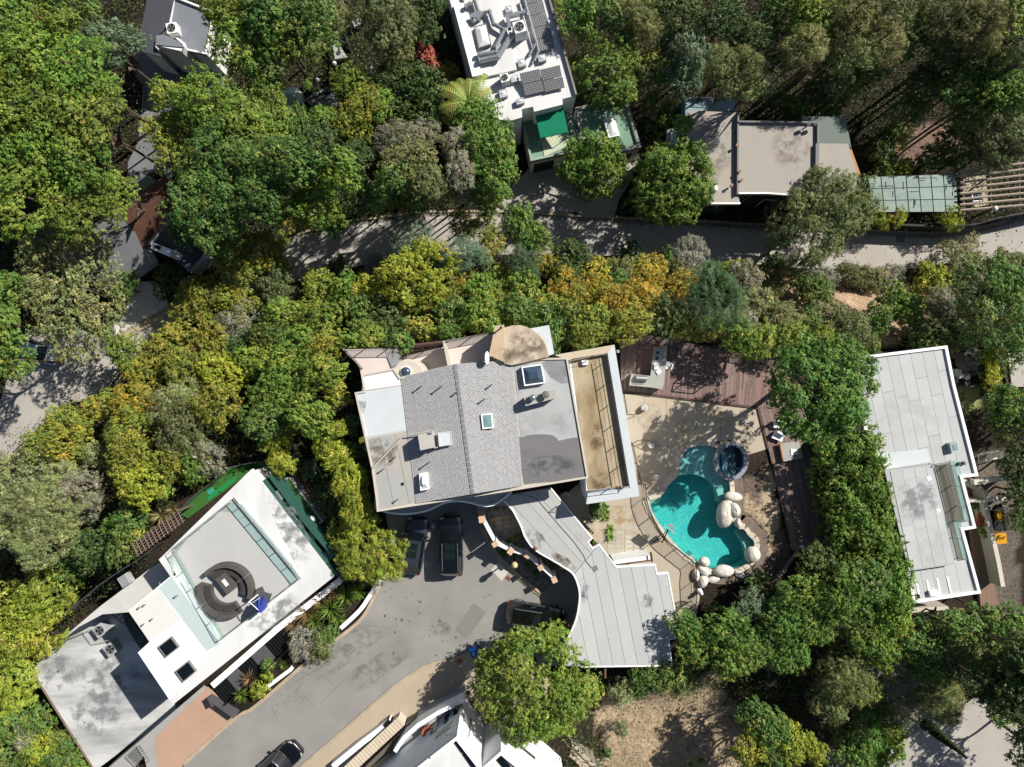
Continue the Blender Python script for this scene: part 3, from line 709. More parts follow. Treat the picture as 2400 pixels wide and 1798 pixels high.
# walkway and carport roofs
ZC = 3.0
car_px = (C2((325,895),(690,1330),(655,1365),(695,1420),(750,1385),(900,1580),(1235,1560),(1250,1640),(1345,1632))+D2((1355,0),(1400,280),(1440,540),(1350,555),(1380,780),(600,790))
          +[(1310,1562),(1300,1545),(1319,1519)]+D2((540,420),(575,280),(580,140))+C2((530,1650),(450,1580),(350,1520),(200,1430),(120,1330),(80,1230),(40,1150),(0,1080),(-60,1020),(-120,960)))
cl = smooth(D2((440,630),(540,420),(575,280),(582,140))+C2((535,1650),(450,1580),(350,1520),(200,1430),(120,1330),(80,1230),(40,1150),(0,1080),(-70,1010)), 5)
i0 = C2((-60,960),(330,895),(690,1330),(655,1365),(695,1420),(750,1385),(900,1580),(1235,1560),(1250,1640),(1345,1632))+D2((1400,280),(1440,540),(1350,555),(1380,780),(600,790))+[(1312,1562),(1303,1545)]
cpw = W(i0+cl, ZC)
CP = thing('carport', 'pale grey seamed carport roof with curved white edge beside the pool yard', 'carport', centre(cpw, 0))
slab(CP, cpw, ZC-.3, ZC, seam, 'roof'); MB().wall(W(cl, ZC), .12, ZC-.35, ZC+.07, side=0).build('curved_fascia', white, CP)
MB().wall(W(C2((330,895),(690,1330),(655,1365),(695,1420),(750,1385),(900,1580),(1235,1560),(1250,1640),(1345,1632))+D2((1400,280),(1440,540),(1350,555),(1380,780),(600,790)), ZC), .1, ZC-.33, ZC+.06).build('fascia', white, CP)
south_part = W(C2((530,1650),(750,1388),(900,1582),(1235,1562),(1250,1642),(1340,1636))+D2((1398,280),(1436,538),(1347,553),(1376,776),(600,786))+[(1316,1558),(1308,1545)]+smooth(D2((445,630),(543,420),(578,280),(584,140)), 4), ZC)
strips(CP, south_part, ZC, R(-79), .95, greymem, gap=.024, cross=0, phase=.4)
walk_part = W(C2((330,900),(686,1330),(652,1365),(695,1417),(745,1388),(532,1640))+smooth(C2((455,1572),(355,1512),(205,1422),(125,1325),(85,1228),(45,1150),(5,1080),(-65,1005)), 4)+C2((-60,965)), ZC)
strips(CP, walk_part, ZC, R(-48), 1.0, mat('stained walkway membrane', '#b9bab8', .85, .06, .5, col2='#9c8468', fine=.06, amt=.74, orand=.03), gap=.024)
MB().tube([(*P(x, y, ZC+.05), ZC+.06) for x, y in C2((50,945),(210,985),(410,1220),(535,1360),(620,1480),(635,1520),(690,1590))], .03, 5).build('drain_pipe', mgrey, CP)
blockx(CP, 'roof_drain', W(C2((690,1580),(730,1560),(745,1600),(705,1625)), ZC), ZC+.03, ZC+.06, mgrey)
bcx, bcy = P(1254,1285,ZC); MB().ball(bcx, bcy, ZC+.15, .14, .18, .12).build('red_ball_cap', mat('faded red rubber', '#8a4b46', .6, .1, 2), CP, True)
for x, y in ((1419,1556),(1568,1554),(1345,1350),(1335,1470),(1560,1480)):
    gx, gy = P(x, y, ZC); MB().box(gx, gy, -3, ZC-.3, .14, .14).build('post', mat('rusty post', '#7c5f52', .8, .15, 2), CP)
for x in (1419, 1571): MB().wall(W([(x, 1550), (x, 1590)], ZC-.35), .12, ZC-.55, ZC-.36).build('beam', mat('rusty post', '#7c5f52'), CP)
MB().wall(W([(1500,1350),(1500,1530),(1560,1530)], ZC), .2, -2, ZC-.3).build('wall', white, CP)
rl = thing('pergola_rail', 'white slatted screen with brown beam behind the carport roof', 'screen', (*P(1480,1318,1.5), 0))
MB().wall(W(C2((880,1545),(1190,1500)), 2.2), .35, 0, 2.2).build('screen', white, rl); MB().tube([(*P(1441,1325,2.6), 2.5), (*P(1525,1314,2.6), 2.5)], .06, 4).tube([(*P(1526,1295,2.6), 2.5), (*P(1529,1318,2.6), 2.5)], .08, 4).build('beam', redwood, rl)
# garage court behind the house: steps down between terrace and walkway
stp = thing('garden_steps', 'pale slatted steps beside the agave planter', 'steps', (*P(1385,1225), 0))
for k in range(7):
    a, b = C2((620+k*15, 1190+k*17), (700+k*8, 1195+k*9)); MB().wall(W([a, b], .5), .14, .02, .5-.05*k).build('step', mat('pale step', '#c4b6a2', .85, .08, 1), stp)
railing('stair_railing', 'small white stair railing in the shade between house and terrace', W(C2((410,975),(480,940),(490,970)), .9), 0, .9, white, .2, .6)
# ------------------------------------------------------------------ 2 white modern house at lower left
ZL, ZU, ZD = -3.0, 3.4, 2.95
MH = thing('house', 'white modern house with circular roof sofa at lower left', 'house', (*P(450,1420,3), 0))
low = W([(75,1573),(98,1535),(160,1484),(236,1429),(290,1425),(360,1500),(420,1640),(490,1607),(232,1800),(222,1806)], ZL)
walls(MH, poly_off(low, .15), -6, ZL-.15, white); lr = slab(MH, low, ZL-.15, ZL, mat('rolled white roofing', '#d6d6d4', .75, .03, .45, col2='#9fa1a2', fine=.07, amt=.54, stretch=(.35, 1.5, 1, -.65)), 'lower_roof')
MB().wall(W([(75,1573),(222,1806)], ZL), .16, ZL-.3, ZL+.06).build('fascia', mat('brown fascia', '#8a7568', .8, .1, 1), MH)
up = W([(589,1100),(782,1352),(405,1652),(323,1530),(350,1505),(301,1432),(398,1352),(372,1312)], ZU)
walls(MH, poly_off(up, .12), -5, ZD-.22, white, 'upper_wall')
MB().wall(W([(796,1362),(650,1474),(497,1608)], .5), .5, -.5, .5).build('ledge', white, MH)
dk = W([(548,1166),(705,1356),(515,1503),(396,1291)], ZU)
# upper roof is a frame round the sunken deck
def ring_slab(parent, pts, z0, z1, m, name): return MB().prism(W(pts, z1), z0, z1).build(name, m, parent)
ring_slab(MH, [(589,1100),(782,1352),(705,1356),(548,1166)], ZU-.5, ZU, whiteroof, 'roof')
ring_slab(MH, [(782,1352),(405,1652),(397,1640),(515,1503),(705,1356)], ZU-.5, ZU-.004, whiteroof, 'roof')
ring_slab(MH, [(589,1100),(548,1166),(396,1291),(400,1352),(372,1312)], ZU-.5, ZU-.002, whiteroof, 'roof')
ring_slab(MH, [(397,1640),(323,1530),(350,1505),(301,1432),(398,1352),(440,1375),(515,1503)], ZU-.5, ZU-.006, white, 'roof')
slab(MH, W([(548,1166),(705,1356),(515,1503),(396,1291)], ZU), ZD-.2, ZD, mat('roof deck concrete', '#bdbdbb', .85, .05, .5, fine=.04), 'roof_deck')
slab(MH, W(D0((1480,10),(1900,590),(1785,655),(1370,110)), ZU), ZU-.05, ZU+.02, aqua, 'glass_floor')
slab(MH, W(D0((1110,312),(1372,120),(1565,380),(1295,578)), ZU), ZU-.05, ZU+.03, mat('off-white coating', '#e2e0db', .8, .04, .5, fine=.04), 'roof_panel')
gf = W(C1((-70,180),(0,130),(390,1657),(260,1657)), ZD)
for k in range(5):
    u0, u1 = k/5+.004, (k+1)/5-.004
    A_, B_, C_, D_ = [np.array(v) for v in ((528,1180),(551,1169),(706,1352),(680,1368))]
    q = [A_*(1-u0)+D_*u0, A_*(1-u1)+D_*u1, B_*(1-u1)+C_*u1, B_*(1-u0)+C_*u0]
    slab(MH, W([tuple(v) for v in q], ZD), ZD, ZD+.03, aqua, 'glass_floor_panel')
railing('glass_balustrade', 'frameless glass balustrade around the white house roof deck', W([(515,1500),(398,1293),(548,1168),(703,1356),(517,1500)], ZU+.5), ZD, 1.1, lgrey, posts=1.5, picket=False, glass=clear, rail=.02)
for q in (((1360,620),(1475,530),(1545,625),(1430,715)), ((1508,832),(1625,738),(1693,832),(1580,928))):
    skylight(MH, W(D0(*q), ZU+.2), ZU-.006, .22, darkglass, mgrey, .02)
for x, y in D0((1195,285),(1240,262),(1230,430),(1305,385)): vent(MH, x, y, ZU, .25, .05)
vent(MH, 139, 1572, ZL, .3); vent(MH, 412, 1398, ZU, .35); vent(MH, 342, 1762, ZL, .2)
MB().prism(W(D0((1205,760),(1230,748),(1278,808),(1252,824)), ZU-1.), ZU-1.1, ZU-1).build('wall_vent', lgrey, MH)
ac_unit('air conditioner in shade beside the slatted screen on the white lower roof', 233, 1478, ZL, 1.0, .9, R(36), 'condensers on the white lower roof')
ac_unit('sunlit air conditioner with open fan on the white lower roof', 258, 1522, ZL, 1.0, .8, R(36), 'condensers on the white lower roof')
sc = thing('roof_screen', 'low slatted metal screen around the air conditioners', 'screen', (*P(200,1495,ZL), ZL))
MB().tube([(*P(x, y, ZL+.6), ZL+.6) for x, y in D0((595,540),(720,480),(800,590),(960,560))], .03, 5).build('top_rail', lgrey, sc)
for k in range(9):
    a = D0((600+k*22, 545-k*9))[0]; p = P(*a, ZL+.3); MB().box(*p, ZL, ZL+.6, .04, .04).build('slat', lgrey, sc)
# grey side terrace with steps and railings on the north-west
tz = .2
te = slab(MH, W([(165,1480),(236,1420),(300,1372),(372,1318),(400,1352),(301,1435),(240,1440)], tz), -6, tz, mat('pale terrace paving', '#cfcdc8', .8, .06, 1), 'side_terrace')
for k in range(5):
    a = D0((1010+k*20, 30+k*-12), (1060+k*20, 110+k*-12)); MB().wall(W(a, tz+.3), .3, tz, tz+.1+.1*k).build('step', lgrey, te)
railing('terrace_railing', 'dark glass railing along the north-west side terrace of the white house', W(D0((600,300),(840,100),(980,0),(1230,-160),(1370,-270)), tz+1), tz, 1.05, dgrey, posts=1.4, picket=False, glass=clear)
bl = thing('metal_stair', 'dark metal stair frame against the white upper storey', 'stair', (*P(262,1425,3), ZL))
for k in range(6):
    a = D0((905+k*30, 290+k*26), (985+k*28, 215+k*28)); MB().tube([(*P(*a[0], ZL+.9), ZL+.9), (*P(*a[1], ZL+.9), ZL+.9)], .035, 4).build('tread', black, bl)
MB().tube([(*P(x, y, ZL+1), ZL+1.0) for x, y in D0((900,285),(1060,420))], .04, 4).tube([(*P(x, y, ZL+1), ZL+1.05) for x, y in D0((1010,205),(1180,440),(1290,580))], .04, 4).build('stringer', black, bl)
blockx(MH, 'dark_side_roof', W(D0((1060,330),(1110,315),(1290,580),(1215,640),(1180,590),(1080,430)), ZL+.4), ZL, ZL+.4, dgrey)
# lattice pergola
pg = thing('pergola', 'weathered brown lattice pergola against the white house', 'pergola', (*P(365,1250,2), 0))
E0, E1 = np.array([310., 1290.]), np.array([424., 1205.]); dn = np.array([12., 24.])
for k in range(5):
    a, b = E0+dn*(k/4-.4), E1+dn*(k/4-.4); MB().tube([(*P(*a, 2.6), 2.55), (*P(*b, 2.6), 2.55)], .055, 4).build('beam', wood, pg)
for k in range(13):
    c = E0+(E1-E0)*(k+.5)/13; a, b = c-dn*.55, c+dn*.75; MB().tube([(*P(*a, 2.7), 2.66), (*P(*b, 2.7), 2.66)], .05, 4).build('slat', wood, pg)
for u in (.02, .5, .98):
    c = E0+(E1-E0)*u-dn*.4; MB().box(*P(*c, 2.5), -1, 2.5, .12, .12).build('post', wood, pg)
# turf terraces and planters
t1 = thing('turf_terrace', 'artificial turf terrace with putting strip behind glass at the house tip', 'lawn', (*P(510,1140), 0))
tq = C0((1535,1115),(1650,990),(2000,712),(2209,668))+C1((80,660),(215,815),(140,790),(60,810),(-40,700))+[(589,1105),(440,1215)]
MB().prism(W(tq, .1), -1.5, .1).build('turf', turf, t1)
MB().prism(W(C0((1780,985),(2020,800),(2040,812),(2030,832),(1805,1005)), .115), .1, .118).build('putting_strip', mat('bright putting turf', '#0f8a4d', .9, .06, 1), t1)
MB().prism(W(C0((1783,930),(1830,890),(1855,920),(1808,960)), .12), .1, .14).build('putting_mat', mat('teal mat', '#2f9c86', .8, .05, 1), t1)
railing('glass_fence', 'frameless glass fence around the turf terrace', W(C0((1540,1120),(1650,992),(2000,714),(2209,672))+C1((80,664),(220,822)), .9), .1, 1.1, dgrey, posts=1.5, picket=False, glass=clear)
pl_ = thing('planter_bed', 'long stepped planter with green rim along the white house', 'planter', (*P(710,1250), 0))
MB().wall(W(C1((120,790),(430,1200),(775,1605)), 3.0), .3, 0, 3.0).build('green_rim', mat('dark green coating', '#2e5b50', .8, .08, 1), pl_)
MB().wall(W(C1((65,830),(330,1190),(700,1657)), 3.1), .2, 0, 3.1).build('inner_rim', mat('dark green coating'  , '#2e5b50'), pl_)
for k in range(9):
    u0, u1 = k/9+.01, (k+1)/9-.01
    a, b = np.array([85., 845.]), np.array([690., 1640.]); o = np.array([52., -42.])
    q = [tuple(a*(1-u0)+b*u0), tuple(a*(1-u1)+b*u1), tuple(a*(1-u1)+b*u1+o), tuple(a*(1-u0)+b*u0+o)]
    MB().prism(W(C1(*q), 2.5), 0, 2.4-.06*k+(.5 if k % 2 else 0)).build('concrete_tray', mat('planter concrete', '#8f8f8b', .85, .12, 1), pl_)
tx = thing('turf_box', 'narrow turf bed with pale rim beside the planter', 'lawn', (*P(700,1180), 0))
tb_ = W(C1((210,830),(290,800),(580,1185),(510,1240)), 1.2)
MB().prism(poly_off(tb_, .12), 0, 1.1).build('turf', turf, tx); MB().wall(ccw(tb_), .14, -1, 1.2, closed=True, side=1).build('rim', lgrey, tx)
jj = MB()
for k in (.33, .66):
    a = np.array([230., 840.])*(1-k)+np.array([470., 1170.])*k; b = np.array([290., 815.])*(1-k)+np.array([550., 1165.])*k; jj.wall(W(C1(tuple(a), tuple(b)), 1.1), .05, 1.1, 1.105)
jj.build('turf_seam', mat('turf seam', '#6fae4a', .9), tx)
bx_, by_ = P(728,1220,1.6)
one(MB().ball(bx_, by_, 1.52, .42, .42, .42), 'globe_light', mat('white globe', '#e6e8e8', .4, .02, 1), 'white globe light on the narrow turf bed', 'lamp', smooth=True)
# dark stepped bridge along the south-east side
br = thing('entry_bridge', 'dark slatted entry bridge between white house and planting bed', 'bridge', (*P(580,1550), 0))
br_a, br_b = np.array([655., 1480.]), np.array([498., 1618.]); off = np.array([28., 33.])
for k in range(30):
    u = k/30
    if 7 <= k < 13 or 19 <= k < 24: continue
    a = br_a*(1-u)+br_b*u; MB().wall(W([tuple(a), tuple(a+off)], .35), .13, .2, .35).build('slat', black, br)
for k0, k1 in ((7, 13), (19, 24)):
    a, b = br_a*(1-k0/30)+br_b*k0/30, br_a*(1-k1/30)+br_b*k1/30
    MB().prism(W([tuple(a), tuple(b), tuple(b+off), tuple(a+off)], .34), .15, .34).build('landing', dgrey, br)
MB().wall(W([tuple(br_a+off*1.05), tuple(br_b+off*1.05)], 1), .06, .1, 1.2).build('railing', black, br)
MB().wall(W([(500,1655),(490,1640),(550,1680)], .9), .25, 0, 1.0).build('end_wall', dgrey, br)
# low white retaining walls along the kerb
one(MB().wall(smooth(W(D1((-30,1060),(300,815)), .5), 2), .3, -.05, .5), 'retaining_wall', white, 'low white retaining wall along the kerb below the entry bridge', 'wall')
one(MB().wall(smooth(W(D1((730,460),(900,300),(1000,150),(1060,55)), .5), 4), .35, -.05, .5), 'retaining_wall', white, 'curved white retaining wall beside the lime bush and driveway', 'wall')
sheet('pavement', [(478,1607),(500,1627),(372,1735),(300,1815),(225,1825)], .015, mat('grey apron concrete', '#a8a6a2', .85, .08, 1), 4)
sheet('pavement', D0((1215,1460),(1330,1395),(1395,1690),(1280,1720)), .02, mat('grey apron concrete', '#a8a6a2', .85, .08, 1), 4)
gt = thing('gate', 'black folded metal gate at the lower edge of the white house', 'gate', (*P(330,1780), 0))
for k in range(6):
    a = D0((1110+k*16, 1560+k*14), (1210+k*9, 1470+k*22)); MB().tube([(*P(*a[0], .8), .8), (*P(*a[1], .8), .8)], .03, 4).build('bar', black, gt)
MB().tube([(*P(x, y, .8), .85) for x, y in D0((1110,1560),(1210,1660),(1290,1600),(1210,1470))], .035, 4, True).build('frame', black, gt)
# roof deck furniture
wick = mat('brown grey wicker', '#5a5553', .85, .1, 3, fine=.2, fscale=40); cush = mat('dark taupe cushion', '#403d3c', .9, .08, 2)
fx, fy = P(530,1383,ZD+.4)
def sofa(label, a0, a1, splits, ro=2.15, ri=1.12):
    t = thing('curved_sofa', label, 'sofa', (fx, fy, ZD), 'curved outdoor sofa set')
    arcp = lambda r0, r1, b0, b1, n=10: [(fx+r1*math.cos(b0+(b1-b0)*k/n), fy+r1*math.sin(b0+(b1-b0)*k/n)) for k in range(n+1)]+[(fx+r0*math.cos(b1-(b1-b0)*k/n), fy+r0*math.sin(b1-(b1-b0)*k/n)) for k in range(n+1)]
    for i in range(splits):
        b0, b1 = a0+(a1-a0)*i/splits+.008, a0+(a1-a0)*(i+1)/splits-.008
        MB().prism(arcp(ri, ro-.33, b0, b1), ZD, ZD+.38).build('seat', wick, t)
        MB().prism(arcp(ri+.1, ro-.45, b0+.03, b1-.03), ZD+.38, ZD+.46).build('seat_cushion', cush, t)
        MB().prism(arcp(ro-.33, ro, b0, b1), ZD, ZD+.75).build('backrest', wick, t)
    return t
sofa('curved brown wicker sofa on the far side of the fire table', R(-18), R(140), 3)
sofa('curved brown wicker sofa nearest the blue umbrella and glass floor', R(165), R(305), 3)
ft = local_thing('fire_table', 'square brown fire table inside the curved sofas', 'table', (*P(530,1368,ZD+.6), ZD), rz=R(38))
MB().box(0, 0, 0, .55, .8, 1.35).build('base', wick, ft); MB().box(0, 0, .55, .62, .95, 1.5).build('table_top', wick, ft); MB().box(0, .1, .62, .65, .3, .6).build('burner', skyglass, ft)
sq = local_thing('lounge_table', 'dark grey slab table beside the blue umbrella', 'table', (*P(613,1402,ZD+.5), ZD), rz=R(-20))
MB().box(0, 0, .35, .45, 1.25, 1.0).build('table_top', dgrey, sq)
for a, b in ((-.5, -.4), (.5, -.4), (.5, .4), (-.5, .4)): MB().box(a, b, 0, .35, .06, .06).build('leg', black, sq)
um = thing('umbrella', 'folded blue cantilever umbrella on the roof deck', 'umbrella', (*P(600,1410,ZD+1), ZD))
ux, uy = P(605,1424,ZD+2)
um_m = mat('blue canvas', '#3b4a9e', .9, .15, 2, stretch=(1, 1, .2))
cm = MB(); n = 16; prof = [(.06, 2.5), (.30, 2.0), (.42, 1.3), (.36, .8), (.2, .6)]; vs = []
for r_, h in prof:
    for k in range(n): a = 2*PI*k/n; q = r_*(1.25 if k % 2 else .8); vs.append((ux+q*math.cos(a)+.25*(h-1.5), uy+q*math.sin(a)-.15*(h-1.5), ZD+h))
cm.add(vs, [(i*n+k, i*n+(k+1) % n, (i+1)*n+(k+1) % n, (i+1)*n+k) for i in range(4) for k in range(n)]+[tuple(range(n))])
cm.build('canopy', um_m, um)
MB().tube([(ux-.6, uy+.5, ZD), (ux-.6, uy+.5, ZD+2.3)], .05, 8).tube([(ux-.7, uy+.2, ZD+2.2), (ux+.3, uy+.9, ZD+2.6)], .035, 6).tube([(ux-.6, uy+.5, ZD+2.2), (ux+.2, uy, ZD+2.55)], .035, 6).build('mast', white, um)
MB().box(ux-.6, uy+.5, ZD, ZD+.1, .8, .8, .4).build('base', dgrey, um)

# ------------------------------------------------------------------ 3 white house at the bottom edge
E = tile(780, 1600, 3.568); ZW = 6.5
BH = thing('house', 'white two-block house cut by the bottom edge', 'house', (*P(1080,1800,3), 0))
lb = W([(1071,1722),(1127.5,1795),(1190,1880),(1100,1950),(800,1935),(976,1796)], ZW); rb = W([(1174,1757),(1262,1829),(1330,1890),(1180,1950),(1100,1870),(1129.5,1797)], ZW)
walls(BH, lb, -2, ZW-.2, white); walls(BH, rb, -2.5, ZW-.21, white)
slab(BH, lb, ZW-.2, ZW, whiteroof); slab(BH, rb, ZW-.21, ZW-.01, whiteroof)
parapet(BH, lb, .22, ZW, ZW+.25, white); parapet(BH, rb, .22, ZW-.01, ZW+.24, white)
for q in ([(1002,480),(1035,455),(1115,560),(1080,590)], [(1083,594),(1118,564),(1210,690),(1170,720)]): slab(BH, W(E(*q), ZW+.02), ZW, ZW+.08, darkglass, 'skylight_panel')
slab(BH, W(E((1352,625),(1390,592),(1490,706),(1450,740)), ZW), ZW-.01, ZW+.06, darkglass, 'skylight_panel')
vent(BH, 1007, 1776, ZW, .2)
N_, Sw, Se = lb[0], lb[5], lb[1]
for t0, t1, z0, z1, g in ((.08,.30,4.9,5.4,darkglass),(.12,.62,3.6,4.4,mat('pale green frosted glass', '#b9c9a8', .3, .06, 1)),(.06,.2,1.5,3.0,darkglass),(.32,.46,1.5,3.0,darkglass),(.62,.8,1.4,3.1,darkglass)):
    window(BH, N_, Sw, t0, t1, z0, z1, g, lgrey, .04)
window(BH, Se, N_, .55, .6, 2, 5, darkglass, lgrey)
window(BH, rb[0], Se, .25, .75, 2.2, 3.6, mat('pale green frosted glass'  , '#b9c9a8'), lgrey)
for t0, t1, z0, z1 in ((.05,.95,3.6,4.1),(.12,.7,1.6,2.6)): window(BH, rb[1], rb[0], 1-t1, 1-t0, z0, z1, mat('olive tinted glass', '#4a5345', .1, .05, 1, spec=.6), lgrey)
bal_o = W(E((1092,128),(1040,158),(870,240),(700,345),(580,455),(505,570)), 2.5)
bal = bal_o+[(bal_o[-1][0]+1.2, bal_o[-1][1]-2.6), Sw, N_, (N_[0]+.25, N_[1]+.2)]
bs = slab(BH, bal, -1, 1.3, mat('blue grey balcony floor', '#a9adb2', .7, .05, 1), 'balcony')
MB().wall(bal_o, .32, 1.3, 2.5, side=1).build('balcony_parapet', white, bs)
for k in range(4):
    p = P(*E((1000+k*22, 208-k*8))[0], 2.6); MB().box(p[0]+.1, p[1]-.15, 2.3, 2.55, .07, .35, R(20)).build('slat', dgrey, bs)
for i, (ex, ey) in enumerate(((790,395),(632,590))):
    c = P(*E((ex, ey))[0], 1.7)
    chh = local_thing('balcony_chair', ('orange-cushioned chair in the middle of the white balcony', 'red-cushioned chair at the left end of the white balcony')[i], 'chair', (*c, 1.3), 'chairs on the white balcony', R(35+60*i))
    cm_ = mat(('burnt orange fabric', 'red fabric')[i], ('#a05a3c', '#9a3f33')[i], .9, .15, 3)
    MB().box(0, 0, .3, .42, .62, .6).build('seat', cm_, chh); MB().box(-.3, 0, .42, .95, .12, .6).build('backrest', cm_, chh)
    for a, b in ((-.26, -.25), (.26, -.25), (.26, .25), (-.26, .25)): MB().box(a, b, 0, .3, .05, .05).build('leg', black, chh)
    MB().box(0, .33, .45, .52, .55, .06).box(0, -.33, .45, .52, .55, .06).build('armrest', mat('navy frame', '#27324a', .7, .1, 1), chh)
cwall = thing('garden_wall', 'cream block-capped garden wall in front of the bottom house', 'wall', (*P(860,1750), 0))
wa, wb = np.array(E((575,320))[0]), np.array(E((120,740))[0])
MB().wall(W([tuple(wa), tuple(wb)], 1.1), .75, 0, 1.1).build('core', cream, cwall)
for k in range(22):
    u0, u1 = k/22+.004, (k+1)/22-.004; a, b = wa*(1-u0)+wb*u0, wa*(1-u1)+wb*u1
    MB().wall(W([tuple(a), tuple(b)], 1.2), .85, 1.1, 1.2+.012*(k % 3)).build('cap_block', mat('cream cap block', '#d9cab4', .85, .06, 1, orand=.06), cwall)
one(MB().wall(W(E((610,395),(300,690),(240,760)), 1.4), .3, 0, 1.6).prism(W(E((612,345),(870,200),(880,212),(640,380)), 1.2), 0, 1.2), 'stair_wall', mat('taupe stair wall', '#6c6459', .85, .1, 1), 'taupe stair wall between cap wall and white balcony', 'wall')
one(MB().wall(W(E((485,325),(250,500),(0,705)), .8), .45, 0, .8), 'low_wall', white, 'low white wall beside the beige forecourt at the bottom edge', 'wall')
one(MB().prism(W(E((420,355),(463,310),(495,338),(448,385)), .9), .0, .9), 'planter_box', black, 'black square planter at the end of the low white wall', 'planter')
wlk = thing('stone_path', 'tan stone-paved strip between white house and dry lot', 'path', (*P(1320,1760), -1.0))
pa, pb_ = np.array([1262., 1700.]), np.array([1362., 1800.]); po = np.array([36., -6.]); rr_ = random.Random(9)
MB().prism(W([tuple(pa), tuple(pb_), tuple(pb_+po), tuple(pa+po)], -.5), -3.2, -.5).build('bed', mat('grout', '#9a8e7c', .9), wlk)
for k in range(10):
    for j in range(3):
        c = [(k+a)/10 for a in (.06, .94)]; d_ = [(j+a)/3 for a in (.05, .95)]
        q = [tuple(pa+(pb_-pa)*(c[a]+rr_.uniform(-.01, .01))+po*d_[b]) for a, b in ((0, 0), (1, 0), (1, 1), (0, 1))]
        MB().prism(W(q, -.45), -.5, -.45+rr_.uniform(0, .02)).build('paving_stone', mat('tan paving stone', '#c3b49c', .85, .1, 1, orand=.1), wlk)
railing('lot_railing', 'low dark railing between stone path and dry lot', W([(1300,1694),(1400,1794),(1440,1840)], 0), -.8, .9, mgrey, picket=False, midrails=1)
# ------------------------------------------------------------------ 4 white commercial-looking house at top centre
G = tile(1040, 0, 6.903); ZN = -1.5
NH = thing('house', 'white flat-roofed house with solar panels and ducts at top centre', 'house', (*P(1200,120,ZN), -8))
npoly = W([(1034,-80),(1266,-80),(1289,0),(1352,224),(1318,232),(1319,245),(1252,262),(1249,250),(1223,256),(1224,275),(1200,282),(1160,280),(1111,201),(1104,178),(1054,0)], ZN)
walls(NH, poly_off(npoly, .05), -8.3, ZN-.25, white); slab(NH, npoly, ZN-.25, ZN, whiteroof)
MB().wall(W([(1266,-80),(1289,0),(1352,224)], ZN), .16, ZN-.3, ZN+.3, side=-1).build('parapet', mat('grey parapet cap', '#8f8b86', .8, .1, 1), NH)
MB().prism(W(G((150,60),(330,45),(615,1205),(465,1240)), ZN+.5)+W([(1020,-80)], ZN+.5)[:0], ZN, ZN+.5).build('parapet', white, NH)
slab(NH, W([(1055,-80),(1160,-80)]+G((900,0),(1185,1125),(620,1255),(335,40)), ZN+.3), ZN, ZN+.3, whiteroof, 'roof_step')
MB().wall(W(G((110,130),(380,1230)), ZN+.2), .12, ZN-.5, ZN-.1).build('eave_trim', mgrey, NH)
cell = bpy.data.materials.new('solar cells'); cell.use_nodes = True; MATS['solar'] = cell
n_ = cell.node_tree.nodes; l_ = cell.node_tree.links; bt = n_.new('ShaderNodeTexBrick'); tc_ = n_.new('ShaderNodeTexCoord')
bt.offset = 0; bt.inputs['Scale'].default_value = 1; bt.inputs['Brick Width'].default_value = .145; bt.inputs['Row Height'].default_value = .125; bt.inputs['Mortar Size'].default_value = .012
bt.inputs['Color1'].default_value = (.035, .036, .04, 1); bt.inputs['Color2'].default_value = (.045, .046, .05, 1); bt.inputs['Mortar'].default_value = (.38, .38, .39, 1)
l_.new(tc_.outputs['Object'], bt.inputs['Vector']); l_.new(bt.outputs['Color'], n_['Principled BSDF'].inputs['Base Color']); n_['Principled BSDF'].inputs['Roughness'].default_value = .3
def solar(label, quad, z0, z1, cols, rows):
    """quad: far-left, far-right, near-right, near-left in photo pixels; far edge at height z1, near edge at z0"""
    a, b = [np.array([*P(*quad[i], z1), z1]) for i in (0, 1)]; c, d = [np.array([*P(*quad[i], z0), z0]) for i in (2, 3)]
    t = thing('solar_array', label, 'solar panels', tuple(map(float, d)))
    o = np.array(t['_o'])
    wv = (b-a+c-d)/2; hv = (a-d+b-c)/2; w = np.linalg.norm(wv)/cols; h = np.linalg.norm(hv)/rows
    ux = wv/np.linalg.norm(wv); uy = hv/np.linalg.norm(hv); uz = np.cross(ux, uy)
    from mathutils import Matrix
    me = None
    for i in range(cols):
        for j in range(rows):
            p = d+wv*i/cols+hv*j/rows-o
            if me is None:
                ob = MB().prism([(.02, .02), (w-.02, .02), (w-.02, h-.02), (.02, h-.02)], 0, .04).build('solar_panel', cell, None); me = ob.data
            else: ob = bpy.data.objects.new('solar_panel', me); COL.objects.link(ob)
            ob.parent = t
            ob.matrix_local = Matrix(((ux[0], uy[0], uz[0], p[0]), (ux[1], uy[1], uz[1], p[1]), (ux[2], uy[2], uz[2], p[2]), (0, 0, 0, 1)))
    for u in (.1, .5, .9):
        q0 = d+wv*u-np.array([0, 0, .02]); q1 = d+hv+wv*u-np.array([0, 0, .02])
        MB().tube([tuple(q0), tuple(q1)], .025, 4).tube([(q1[0], q1[1], ZN), tuple(q1)], .02, 4).tube([(q0[0], q0[1], ZN), tuple(q0)], .02, 4).build('mount_rail', steel, t)
solar('long column of solar panels along the east roof edge', G((1280,-110),(1550,-170),(1800,780),(1530,845)), ZN+.3, ZN+.3, 1, 5)
solar('tilted two-row block of solar panels near the south roof end', G((1220,1190),(1870,1070),(1970,1440),(1310,1560)), ZN+.25, ZN+.7, 2, 2)
for q in (((490,430),(690,375),(770,720),(560,780)),): skylight(NH, W(G(*q), ZN+.7), ZN+.3, .4, skyglass, mgrey, .15)
